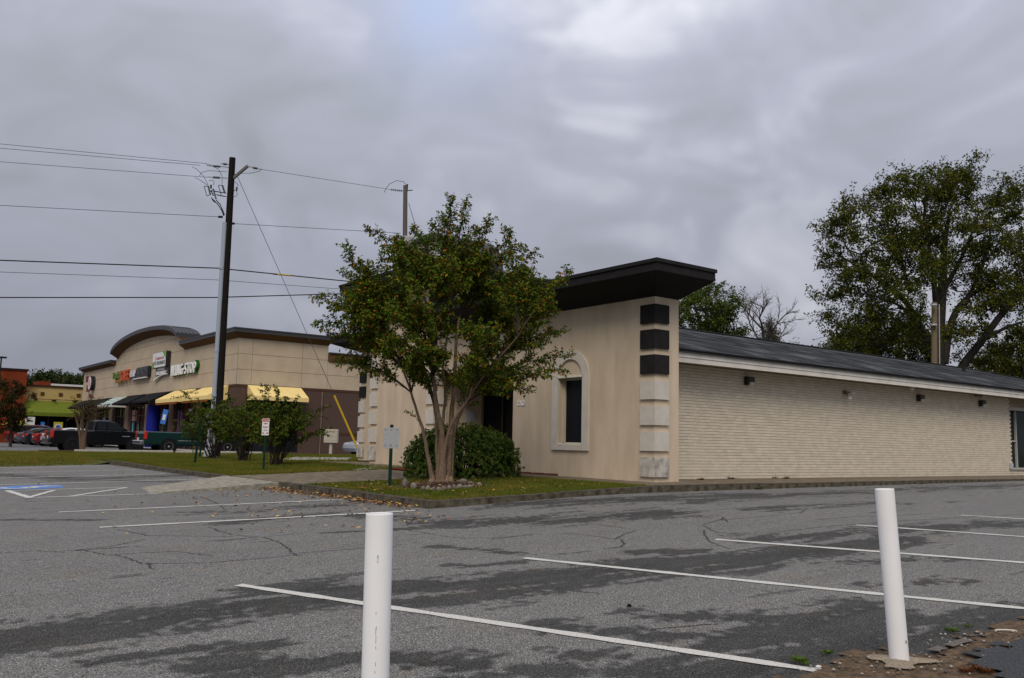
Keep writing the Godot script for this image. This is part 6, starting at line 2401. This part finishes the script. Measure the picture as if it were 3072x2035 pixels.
func wheel(parent: Node3D, at: Vector3, r: float, side: float, rim: Material, tyre: Material, spokes: int) -> void:
	var s := Shape.new()
	var ax := Vector3(0, 0, side)
	s.lathe(at, ax, [[r * 0.62, -0.22], [r * 0.94, -0.22], [r, -0.18], [r, -0.04], [r * 0.95, 0.0], [r * 0.66, 0.005], [r * 0.62, -0.03]], 26)
	var w := obj(s, "wheel", tyre, parent)
	var d := Shape.new()
	d.lathe(at, ax, [[r * 0.63, -0.005], [r * 0.60, -0.005], [r * 0.56, -0.05], [r * 0.56, -0.06]], 26)
	d.lathe(at, ax, [[r * 0.17, -0.03], [r * 0.15, -0.012], [0.0, -0.010]], 16)
	for i in spokes:
		var a := TAU * i / spokes
		var dir := Vector3(cos(a), sin(a), 0)
		d.box(at + dir * r * 0.36 - ax * 0.035, Vector3(r * 0.46, r * 0.19, 0.03), Basis(dir, ax.cross(dir), ax))
	obj(d, "rim", rim, w)
	var b := Shape.new()
	b.lathe(at, ax, [[r * 0.57, -0.07], [0.0, -0.07]], 20)
	obj(b, "brake_disc", mat(0.02, 0.02, 0.02, 0.6), w)


func vehicle(called: String, label: String, category: String, at: Vector3, turn: float, o: Dictionary) -> Node3D:
	var t := thing(called, label, category, at, turn)
	var paint: StandardMaterial3D = StandardMaterial3D.new()
	paint.albedo_color = lin(o.paint[0], o.paint[1], o.paint[2])
	paint.roughness = 0.32
	paint.clearcoat_enabled = true
	paint.clearcoat = 0.3
	paint.metallic_specular = 0.3
	paint.clearcoat_roughness = 0.06
	var dark := mat(0.010, 0.010, 0.011, 0.7)
	var tyre := mat(0.014, 0.014, 0.014, 0.85)
	var glass := glass_dark(0.018, 0.022, 0.026)
	var W: float = o.w
	var s := Shape.new()
	slice_body(s, o.body, W, 0.10)
	obj(s, "body", paint, t)
	s = Shape.new()
	slice_body(s, o.cabin, W - 0.13, 0.16)
	var cab := obj(s, "cabin", paint, t)
	for g in o.side_windows:
		for e in [1.0, -1.0]:
			s = Shape.new()
			var q := []
			for p in g:
				q.append(Vector3(p[0], p[1], e * (W - 0.122)))
			s.face(q, Vector3(q[0].x, q[0].y, 0))
			obj(s, "side_window", glass, cab)
	for g in o.cross_windows:   # windscreen and rear window: two points of the outline, lifted off it
		s = Shape.new()
		var a := Vector2(g[0][0], g[0][1])
		var b := Vector2(g[1][0], g[1][1])
		var nrm: Vector2 = Vector2((b - a).y, -(b - a).x).normalized() * float(g[2])
		a += nrm * 0.012
		b += nrm * 0.012
		var half := W - 0.32
		s.face([Vector3(a.x, a.y, -half), Vector3(b.x, b.y, -half + 0.05), Vector3(b.x, b.y, half - 0.05), Vector3(a.x, a.y, half)], Vector3(0, 0.8, 0))
		obj(s, "windscreen" if g[0][0] > 0.0 else "rear_window", glass, cab)
	for x in o.axles:
		for e in [1.0, -1.0]:
			s = Shape.new()
			s.lathe(Vector3(x, o.r, 0), Vector3(0, 0, e), [[o.r + 0.09, W - 0.30], [o.r + 0.09, W + 0.003], [0.0, W + 0.003]], 26)
			obj(s, "wheel_arch", dark, t)
			wheel(t, Vector3(x, o.r, e * (W + 0.02)), o.r, e, o.rim, tyre, o.spokes)
	for e in [1.0, -1.0]:
		s = Shape.new()
		var l: Array = o.tail
		s.bev(Vector3(l[0], l[1], e * (W - l[3] * 0.5 + 0.012)), Vector3(l[4], l[2], l[3]), 0.02)
		obj(s, "tail_light", mat(0.50, 0.022, 0.012, 0.2), t)
		s = Shape.new()
		var hl: Array = o.head
		s.bev(Vector3(hl[0], hl[1], e * (W - 0.22)), Vector3(0.16, 0.15, 0.36), 0.03)
		obj(s, "headlight", mat(0.6, 0.62, 0.64, 0.12), t)
		s = Shape.new()
		s.bev(Vector3(o.mirror[0], o.mirror[1], e * (W + 0.08)), Vector3(0.12, 0.16, 0.2), 0.03)
		obj(s, "mirror", paint if o.has("paint_mirror") else dark, t)
	for g in o.bumpers:
		s = Shape.new()
		s.bev(Vector3(g[0], g[1], 0), Vector3(g[2], g[3], W * 2.0 - 0.08), 0.04)
		obj(s, "bumper", g[4], t)
	if o.has("plate"):
		s = Shape.new()
		s.box(Vector3(o.plate[0], o.plate[1], 0), Vector3(0.02, 0.15, 0.31))
		obj(s, "number_plate", mat(0.5, 0.5, 0.5, 0.5), t)
	if o.has("strip"):
		for e in [1.0, -1.0]:
			s = Shape.new()
			s.box(Vector3(o.strip[0], o.strip[1], e * (W + 0.004)), Vector3(o.strip[2], o.strip[3], 0.02))
			obj(s, "side_trim", mat(0.5, 0.5, 0.5, 0.35, 0.6), t)
	for e in [1.0, -1.0]:
		for x in o.get("handles", []):
			s = Shape.new()
			s.bev(Vector3(x[0], x[1], e * (W + 0.012)), Vector3(0.16, 0.035, 0.03), 0.01)
			obj(s, "door_handle", paint, t)
	return t


func sedan(paint: Array) -> Dictionary:
	return {"paint": paint, "w": 0.90, "r": 0.33, "axles": [-1.38, 1.38], "rim": mat(0.30, 0.31, 0.32, 0.35, 0.5), "spokes": 9,
		"body": [[-2.36, 0.42], [-2.30, 0.26], [2.28, 0.22], [2.40, 0.42], [2.36, 0.62], [2.15, 0.76], [1.35, 0.90], [0.9, 0.96], [-1.65, 1.0], [-2.22, 1.02], [-2.34, 0.88]],
		"cabin": [[1.15, 0.90], [0.36, 1.36], [0.0, 1.44], [-0.55, 1.46], [-1.05, 1.38], [-1.80, 1.0], [-1.6, 0.9]],
		"side_windows": [[[0.98, 0.97], [0.36, 1.31], [-0.2, 1.37], [-0.2, 0.98]], [[-0.28, 0.99], [-0.28, 1.37], [-0.75, 1.36], [-1.05, 1.28], [-1.35, 1.03]]],
		"cross_windows": [[[1.10, 0.93], [0.38, 1.35], 1.0], [[-1.08, 1.365], [-1.74, 1.03], 1.0]],
		"tail": [-2.26, 0.84, 0.17, 0.46, 0.18], "head": [2.22, 0.66], "mirror": [0.75, 1.0], "paint_mirror": true, "bumpers": [[-2.33, 0.42, 0.12, 0.18, mat(0.03, 0.03, 0.03, 0.6)]], "plate": [-2.37, 0.72], "handles": [[-0.02, 0.88], [-1.0, 0.9]]}


func build_vehicles() -> void:
	var alloy := mat(0.42, 0.41, 0.37, 0.35, 0.5)
	var black_rim := mat(0.014, 0.014, 0.015, 0.35, 0.3)
	var chrome := mat(0.5, 0.5, 0.5, 0.2, 0.9)
	var truck := {"paint": [0.004, 0.0045, 0.006], "w": 1.0, "r": 0.41, "axles": [-1.69, 1.69], "rim": black_rim, "spokes": 6,
		"body": [[-2.85, 0.62], [-2.80, 0.42], [2.60, 0.40], [2.78, 0.55], [2.80, 0.95], [2.70, 1.14], [2.3, 1.20], [1.25, 1.25], [0.9, 1.27], [-0.62, 1.27], [-0.66, 1.22], [-2.78, 1.24], [-2.85, 1.1]],
		"cabin": [[1.35, 1.18], [0.55, 1.74], [0.2, 1.84], [-0.35, 1.86], [-0.58, 1.80], [-0.66, 1.18]],
		"side_windows": [[[1.14, 1.30], [0.53, 1.70], [0.12, 1.77], [0.12, 1.29]], [[0.05, 1.29], [0.05, 1.77], [-0.30, 1.77], [-0.42, 1.70], [-0.46, 1.29]]],
		"cross_windows": [[[1.28, 1.24], [0.56, 1.735], 1.0], [[-0.58, 1.74], [-0.64, 1.32], 1.0]],
		"tail": [-2.80, 1.0, 0.40, 0.24, 0.15], "head": [2.70, 0.95], "mirror": [0.95, 1.32], "bumpers": [[-2.92, 0.62, 0.18, 0.22, mat(0.012, 0.012, 0.013, 0.3)], [2.83, 0.6, 0.16, 0.26, mat(0.012, 0.012, 0.013, 0.3)]], "plate": [-2.87, 0.82], "strip": [1.15, 0.93, 0.42, 0.035], "handles": [[0.1, 1.12]]}
	vehicle("pickup_truck", "black pickup truck with black wheels parked behind the thin island tree", "pickup truck", Vector3(12.35, -0.34, -56.6), 0.0, truck)
	var small: Dictionary = truck.duplicate(true)
	small.paint = [0.004, 0.026, 0.024]
	small.rim = alloy
	small.spokes = 5
	small.r = 0.35
	small.w = 0.90
	small.axles = [-1.55, 1.6]
	small.tail = [-2.74, 0.92, 0.42, 0.16, 0.14]
	small.body = [[-2.80, 0.58], [-2.75, 0.40], [2.45, 0.38], [2.6, 0.52], [2.6, 0.85], [2.5, 1.0], [1.3, 1.08], [0.9, 1.12], [-0.62, 1.12], [-0.66, 1.10], [-2.74, 1.12], [-2.80, 1.0]]
	small.cabin = [[1.25, 1.04], [0.6, 1.50], [0.25, 1.58], [-0.30, 1.60], [-0.52, 1.55], [-0.62, 1.04]]
	small.side_windows = [[[1.06, 1.14], [0.57, 1.46], [0.1, 1.52], [0.1, 1.13]], [[0.03, 1.13], [0.03, 1.52], [-0.28, 1.52], [-0.40, 1.46], [-0.44, 1.13]]]
	small.cross_windows = [[[1.18, 1.10], [0.61, 1.495], 1.0], [[-0.53, 1.50], [-0.60, 1.16], 1.0]]
	small.bumpers = [[-2.88, 0.55, 0.2, 0.2, chrome], [2.65, 0.55, 0.16, 0.2, chrome]]
	small.strip = [0.1, 0.66, 2.4, 0.03]
	small.mirror = [0.9, 1.18]
	small.head = [2.5, 0.8]
	small.handles = [[0.1, 0.98]]
	small.plate = [-2.90, 0.72]
	vehicle("pickup_truck", "dark green pickup truck with silver wheels and chrome bumper", "pickup truck", Vector3(15.45, -0.22, -49.2), 0.0, small)
	var q := -0.35
	vehicle("sedan_car", "white sedan parked next to the black pickup's tailgate", "car", Vector3(14.4, q, -74.0), 0.0, sedan([0.62, 0.62, 0.62]))
	vehicle("sedan_car", "dark red sedan parked between the white and the navy sedans", "car", Vector3(14.4, q, -78.0), 0.0, sedan([0.16, 0.010, 0.014]))
	vehicle("sedan_car", "dark navy sedan parked beside the dark red sedan", "car", Vector3(14.3, q, -82.0), 0.0, sedan([0.012, 0.016, 0.028]))
	vehicle("sedan_car", "slate grey sedan parked beside the maroon minivan", "car", Vector3(14.3, q, -86.3), 0.0, sedan([0.075, 0.085, 0.11]))
	var van := sedan([0.055, 0.008, 0.012])
	van.w = 0.98
	van.body = [[-2.5, 0.45], [-2.45, 0.26], [2.4, 0.24], [2.52, 0.45], [2.45, 0.75], [2.2, 0.9], [1.7, 1.0], [-2.4, 1.08], [-2.5, 0.95]]
	van.cabin = [[1.95, 0.92], [0.9, 1.62], [0.3, 1.72], [-1.9, 1.72], [-2.25, 1.55], [-2.46, 1.0], [-2.4, 0.92]]
	van.side_windows = [[[1.6, 1.06], [0.9, 1.54], [0.4, 1.60], [0.4, 1.08]], [[0.3, 1.08], [0.3, 1.60], [-0.9, 1.60], [-0.9, 1.09]], [[-1.0, 1.09], [-1.0, 1.60], [-1.8, 1.58], [-2.1, 1.46], [-2.2, 1.1]]]
	van.cross_windows = [[[1.88, 0.96], [0.93, 1.60], 1.0], [[-2.26, 1.53], [-2.42, 1.10], 1.0]]
	van.tail = [-2.44, 0.98, 0.22, 0.34, 0.14]
	van.axles = [-1.5, 1.55]
	vehicle("minivan", "maroon minivan parked in the row of cars beyond the slate grey sedan", "van", Vector3(14.4, q, -91.5), 0.0, van)
	var p := at_depth(108, 1310, 84.0)
	var suv: Dictionary = van.duplicate(true)
	suv.paint = [0.6, 0.6, 0.6]
	vehicle("white_suv", "white high-roofed vehicle behind the row of sedans, in front of the yellow restaurant", "car", Vector3(p.x, q, p.z), 1.2, suv)
	p = at_depth(252, 1310, 76.0)
	vehicle("sedan_car", "white car mostly hidden behind the cab of the black pickup", "car", Vector3(p.x, q, p.z), 0.0, sedan([0.6, 0.6, 0.6]))
	vehicle("hatchback_car", "silver car with its bonnet showing past the corner of the beige building", "car", Vector3(26.6, -0.24, -47.9), PI, sedan([0.36, 0.39, 0.44]))


# ---------------------------------------------------------------- small things
func stone(r: RandomNumberGenerator, a: Vector3) -> ArrayMesh:
	var s := Shape.new()
	var f := noise(FastNoiseLite.TYPE_SIMPLEX_SMOOTH, 1.1, 2, r.randi())
	var n := 9
	for i in n:
		for j in 6:
			var p := []
			for q in [[i, j], [i + 1, j], [i + 1, j + 1], [i, j + 1]]:
				var th: float = TAU * (int(q[0]) % n) / n
				var ph: float = -PI / 2 + PI * float(q[1]) / 6.0
				var d := Vector3(cos(ph) * cos(th), sin(ph), cos(ph) * sin(th))
				p.append(d * a * (1.0 + 0.22 * f.get_noise_3dv(d * 1.3)))
			if j == 0:
				s.face([p[0], p[2], p[3]], Vector3.ZERO)
			elif j == 5:
				s.face([p[0], p[1], p[2]], Vector3.ZERO)
			else:
				s.face(p, Vector3.ZERO)
	return s.done()


func weed(called: String, label: String, at: Vector3, size: float, count: int, c: Color, sd: int, group := "") -> void:
	var r := RandomNumberGenerator.new()
	r.seed = sd
	var s := Shape.new()
	for i in count:
		var a := r.randf() * TAU
		var d := Vector3(cos(a), r.randf_range(0.25, 1.6), sin(a)).normalized()
		var p := Vector3(cos(a), 0, sin(a)) * r.randf() * size * 0.5
		s.leaf(p, d, Vector3.UP, size * r.randf_range(0.35, 0.8), size * 0.12, c * r.randf_range(0.7, 1.3))
	var o := obj(s, called, leafy(0.7))
	o.position = at
	tag(o, label, "weed", group)


func patch(pix: Array, lift: float, bump: float, m: Material, called: String) -> MeshInstance3D:
	var poly := PackedVector2Array()
	for q in pix:
		var p := on_ground(q[0], q[1], lot)
		poly.append(Vector2(p.x, p.z))
	var f := noise(FastNoiseLite.TYPE_SIMPLEX_SMOOTH, 2.5, 3, 17)
	var s := Shape.new()
	var lo := Vector2(1e9, 1e9)
	var hi := -lo
	for q in poly:
		lo = lo.min(q)
		hi = hi.max(q)
	var step := 0.07
	var nx := int((hi.x - lo.x) / step)
	var nz := int((hi.y - lo.y) / step)
	var h := func(x: float, z: float) -> Vector3: return Vector3(x, lot(x, z) + lift + bump * (f.get_noise_2d(x * 2.0, z * 2.0) + 0.5 * f.get_noise_2d(x * 9.0, z * 9.0)), z)
	for i in nx:
		for j in nz:
			var x := lo.x + i * step
			var z := lo.y + j * step
			var jitter := Vector2(f.get_noise_2d(x * 5.0, z * 5.0), f.get_noise_2d(x * 5.0 + 50.0, z * 5.0)) * 0.12
			if Geometry2D.is_point_in_polygon(Vector2(x, z) + jitter, poly):
				s.quad(h.call(x, z), h.call(x, z + step), h.call(x + step, z + step), h.call(x + step, z))
	return struct(s, called, m)


func build_small() -> void:
	var r := RandomNumberGenerator.new()
	r.seed = 71
	# ring of stones and mulch round the crape myrtle
	var grey := [grained(Color(0.09, 0.08, 0.068), Color(0.21, 0.19, 0.165), 0.3, 0.03, 0.92, 151, 0.12), grained(Color(0.13, 0.115, 0.095), Color(0.28, 0.25, 0.21), 0.3, 0.03, 0.92, 152, 0.12)]
	var k := 0
	for q in [[1215, 1461, 0.085, 0.10], [1241, 1466, 0.07, 0.07], [1270, 1471, 0.05, 0.05], [1284, 1471, 0.055, 0.05], [1300, 1473, 0.05, 0.045], [1316, 1473, 0.05, 0.045], [1331, 1471, 0.055, 0.05], [1347, 1469, 0.05, 0.05], [1362, 1468, 0.055, 0.055], [1378, 1466, 0.055, 0.055], [1395, 1466, 0.06, 0.045], [1408, 1465, 0.05, 0.045], [1419, 1463, 0.05, 0.04], [1438, 1458, 0.055, 0.045], [1373, 1448, 0.04, 0.035], [1390, 1448, 0.10, 0.05], [1254, 1456, 0.045, 0.03], [1410, 1452, 0.06, 0.03]]:
		var p := on_ground(q[0], q[1], pad)
		var o := obj(stone(r, Vector3(q[2], q[3], q[2] * 0.8)), "garden_stone", grey[k % 2])
		o.position = p + Vector3(0, q[3] * 0.55, 0)
		o.rotation.y = r.randf() * TAU
		if k == 0:
			tag(o, "pale upright block at the end of the stone ring nearest the blank sign", "stone", "stones round the crape myrtle")
		else:
			tag(o, "small rounded grey stone in the ring round the crape myrtle", "stone", "stones round the crape myrtle")
		k += 1
	var mul := Shape.new()
	for i in 28:
		var a := TAU * i / 28.0
		var b := TAU * (i + 1) / 28.0
		var c := Vector3(9.3, pad(9.3, -14.35) + 0.05, -14.35)
		var f := func(t: float) -> Vector3:
			var e := Vector3(0.797, 0, 0.604) * cos(t) * 0.78 + Vector3(0.604, 0, -0.797) * sin(t) * 0.95
			return Vector3(c.x + e.x, pad(c.x + e.x, c.z + e.z) + 0.008, c.z + e.z)
		mul.tri(c, f.call(b), f.call(a))
	struct(mul, "mulch", grained(Color(0.022, 0.013, 0.008), Color(0.085, 0.045, 0.026), 0.4, 0.06, 0.97, 153, 0.5, 2.0))
	var chip := Shape.new()
	chip.box(Vector3.ZERO, Vector3(0.05, 0.006, 0.014))
	var where := []
	var tints := []
	for i in 900:
		var a := r.randf() * TAU
		var e := sqrt(r.randf())
		var d := Vector3(0.797, 0, 0.604) * cos(a) * 0.76 * e + Vector3(0.604, 0, -0.797) * sin(a) * 0.93 * e
		var p := Vector3(9.3 + d.x, 0, -14.35 + d.z)
		p.y = pad(p.x, p.z) + 0.012 + 0.045 * (1.0 - e)
		where.append(Transform3D(Basis.from_euler(Vector3(r.randfn() * 0.3, r.randf() * TAU, r.randfn() * 0.3)).scaled(Vector3.ONE * r.randf_range(0.4, 1.2)), p))
		tints.append([Color(0.07, 0.035, 0.02), Color(0.03, 0.018, 0.012), Color(0.12, 0.06, 0.03), Color(0.16, 0.10, 0.06)][r.randi() % 4])
	var cm := StandardMaterial3D.new()
	cm.vertex_color_use_as_albedo = true
	cm.roughness = 0.9
	tag(scatter("mulch_chips", chip.done(), cm, where, tints), "brown bark chips inside the stone ring", "mulch")
	# door mat
	var mt := Shape.new()
	mt.bev(Vector3(11.65, pad(11.65, -19.8) + 0.02, -19.75), Vector3(0.5, 0.03, 1.0), 0.008)
	tag(obj(mt, "red_step", mat(0.14, 0.014, 0.022, 0.85)), "dark red painted step beside the clipped bush", "step")
	# crumbled edge at the lower right
	var dirt := grained(Color(0.060, 0.044, 0.030), Color(0.195, 0.135, 0.085), 0.9, 0.02, 0.97, 154, 0.4, 2.5)
	patch([[2200, 2120], [2330, 2040], [2430, 2003], [2480, 1984], [2545, 1958], [2640, 1950], [2720, 1965], [2760, 1980], [2840, 1945], [2885, 1915], [2960, 1882], [3072, 1852], [3200, 1820], [3300, 2060], [3000, 2300]], 0.010, 0.010, dirt, "dirt_edge")
	patch([[2885, 1985], [2900, 1965], [2980, 1948], [3010, 1935], [3090, 1925], [3200, 1930], [3250, 2080], [3000, 2080], [2950, 2035], [2905, 2010]], 0.030, 0.006, grained(Color(0.04, 0.043, 0.047), Color(0.13, 0.134, 0.14), 0.5, 0.05, 0.95, 155, 0.6, 2.5), "asphalt_patch")
	patch([[2770, 1965], [2840, 1942], [2905, 1925], [2925, 1932], [2860, 1955], [2790, 1985], [2730, 1995]], 0.026, 0.004, grained(Color(0.10, 0.09, 0.08), Color(0.19, 0.17, 0.15), 0.5, 0.04, 0.95, 156, 0.3, 1.0), "asphalt_crumbs")
	var foot := Shape.new()
	var fp := Vector3(5.27, lot(5.27, -2.96), -2.96)
	var pts := []
	for i in 22:
		var a := TAU * i / 22.0
		var rad := 0.13 + 0.05 * sin(a * 3.0 + 1.0) + r.randf_range(-0.02, 0.02)
		var e := Vector3(0.797, 0, 0.604) * cos(a) * rad * 1.35 + Vector3(0.604, 0, -0.797) * sin(a) * rad
		pts.append(Vector3(fp.x + e.x, lot(fp.x + e.x, fp.z + e.z) + 0.022, fp.z + e.z))
	for i in 22:
		foot.tri(fp + Vector3(0, 0.055, 0), pts[(i + 1) % 22], pts[i])
	tag(obj(foot, "concrete_footing", grained(Color(0.20, 0.165, 0.115), Color(0.38, 0.32, 0.24), 0.4, 0.03, 0.95, 157, 0.2, 1.2)), "lumpy tan concrete collar round the foot of the bollard", "footing")
	# pebbles and litter on the crumbled edge
	var peb := stone(r, Vector3(0.007, 0.0045, 0.006))
	where = []
	tints = []
	for i in 420:
		var px := r.randf_range(2350, 3072)
		var py := r.randf_range(1900, 2034)
		if py < 2030.0 - (px - 2350.0) * 0.26:
			continue
		var p := on_ground(px, py, lot)
		where.append(Transform3D(Basis(Vector3.UP, r.randf() * TAU).scaled(Vector3.ONE * r.randf_range(0.4, 1.6)), p + Vector3(0, 0.022, 0)))
		tints.append([Color(0.20, 0.17, 0.14), Color(0.12, 0.10, 0.08), Color(0.36, 0.33, 0.29), Color(0.08, 0.07, 0.06), Color(0.16, 0.11, 0.07), Color(0.07, 0.06, 0.05)][r.randi() % 6])
	tag(scatter("pebbles", peb, cm, where, tints), "small pebbles and grit on the crumbled dirt edge", "pebbles")
	k = 0
	for q in [[2856, 1903, 0.07, 60, "pale green weed on the dark asphalt by the leaning bollard, the larger of two"], [2906, 1890, 0.05, 36, "tiny bright green weed at the edge of the dirt"], [2485, 1970, 0.06, 60, "olive weed tuft between the bollard and the end of the painted line"], [2400, 1994, 0.075, 70, "grass tuft growing over the end of the painted line"], [2420, 2002, 0.05, 40, "small grass tuft touching the tip of the painted line"]]:
		weed("weed", q[4], on_ground(q[0], q[1], lot) + Vector3(0, 0.015, 0), q[2], q[3], Color(0.085, 0.14, 0.025), 200 + k)
		k += 1
	for q in [[2900, 2028], [2935, 2022], [2960, 2030]]:
		weed("dead_grass", "rusty dead grass clump beside the blue-grey asphalt patch", on_ground(q[0], q[1], lot) + Vector3(0, 0.02, 0), 0.06, 70, Color(0.13, 0.05, 0.02), 220 + k, "dead grass clumps")
		k += 1
	var gw := "weeds along the brick wall"
	for q in [[2198, 1438], [2322, 1436], [2358, 1437], [2824, 1428], [2275, 1470]]:
		var p := on_ground(q[0], q[1], pad)
		weed("wall_weed", "small green weed at the foot of the brick wall" if q[1] < 1460 else "green weed in the kerb below the brick wall", p, 0.13, 40, Color(0.06, 0.085, 0.02), 240 + k, gw)
		k += 1
	weed("wall_weed", "rust brown dead weed at the foot of the brick wall near the quoins", on_ground(2102, 1441, pad), 0.12, 40, Color(0.14, 0.045, 0.02), 250, gw)
	var lit := Shape.new()
	for i in 14:
		var a := PI * i / 13.0
		var b := PI * (i + 1) / 13.0
		if i < 13:
			lit.tube(Vector3(cos(a) * 0.075, 0.0, -sin(a) * 0.035), Vector3(cos(b) * 0.075, 0.0, -sin(b) * 0.035), 0.006, 0.006, 6)
	var lo := obj(lit, "plastic_loop", mat(0.6, 0.57, 0.5, 0.5))
	lo.position = on_ground(3020, 1907, lot) + Vector3(0, 0.03, 0)
	lo.rotation.y = -0.6
	tag(lo, "cream plastic loop lying in the dirt", "litter")
	var fl := obj(stone(r, Vector3(0.022, 0.008, 0.016)), "white_chip", mat(0.62, 0.60, 0.56, 0.7))
	fl.position = on_ground(2456, 2014, lot) + Vector3(0, 0.025, 0)
	tag(fl, "white chip of concrete in the dirt near the painted line", "litter")
	var sp := obj(stone(r, Vector3(0.02, 0.012, 0.016)), "dark_clod", mat(0.012, 0.011, 0.010, 0.9))
	sp.position = on_ground(1888, 1820, lot) + Vector3(0, 0.008, 0)
	tag(sp, "small black clod lying alone on the asphalt", "litter")
	# cluster mailbox
	var t := thing("cluster_mailbox", "beige cluster mailbox on a post in front of the brown brick wall", "mailbox", Vector3(23.3, -0.24, -48.4), -0.62)
	var beige := mat(0.46, 0.42, 0.34, 0.5)
	var s := Shape.new()
	s.bev(Vector3(0, 1.12, 0), Vector3(0.80, 0.80, 0.46), 0.015)
	var cab := obj(s, "cabinet", beige, t)
	s = Shape.new()
	s.tube(Vector3(0, 0, 0), Vector3(0, 0.75, 0), 0.10, 0.10, 12)
	obj(s, "pedestal", beige, t)
	for c in 2:
		for i in 5:
			s = Shape.new()
			s.bev(Vector3(-0.19 + 0.38 * c, 1.42 - i * 0.125, 0.235), Vector3(0.35, 0.11, 0.014), 0.004)
			obj(s, "mailbox_door", beige, cab)
	s = Shape.new()
	s.bev(Vector3(0.19, 1.13, 0.25), Vector3(0.36, 0.03, 0.03), 0.006)
	obj(s, "mail_slot", mat(0.5, 0.47, 0.4, 0.5), cab)
	# traffic cone
	var cp := on_ground(748, 1350, func(_x, _z): return -0.22)
	t = thing("traffic_cone", "small orange traffic cone with a white band by the mall side window", "cone", cp)
	s = Shape.new()
	s.lathe(Vector3.ZERO, Vector3.UP, [[0.15, 0.0], [0.15, 0.03], [0.11, 0.03], [0.02, 0.5], [0.0, 0.5]], 14)
	obj(s, "cone", mat(0.55, 0.07, 0.01, 0.6), t)
	s = Shape.new()
	s.lathe(Vector3.ZERO, Vector3.UP, [[0.079, 0.22], [0.057, 0.34]], 14)
	obj(s, "band", mat(0.6, 0.6, 0.6, 0.5), t)
	# kerbs of the mall island in front of the black pickup
	var isl := Node3D.new()
	isl.name = "mall_island_kerb"
	add_child(isl)
	isl.set_meta("kind", "structure")
	var pale := grained(Color(0.34, 0.32, 0.27), Color(0.48, 0.45, 0.38), 1.0, 0.02, 0.9, 158, 0.1)
	for i in 3:
		var kb := Shape.new()
		kb.bev(Vector3(9.6 + i * 1.52, -0.16, -45.75), Vector3(1.5, 0.24, 0.16), 0.02)
		obj(kb, "kerb_section", pale, isl)
	for i in 3:
		var kb := Shape.new()
		kb.bev(Vector3(14.4 + i * 1.52, -0.17, -46.2), Vector3(1.5, 0.22, 0.16), 0.02)
		obj(kb, "kerb_section", pale, isl)
	var bed := Shape.new()
	bed.box(Vector3(10.2, -0.19, -46.6), Vector3(5.2, 0.16, 1.5))
	struct(bed, "planting_bed", grained(Color(0.05, 0.025, 0.014), Color(0.12, 0.06, 0.03), 0.7, 0.05, 0.97, 159, 0.4))
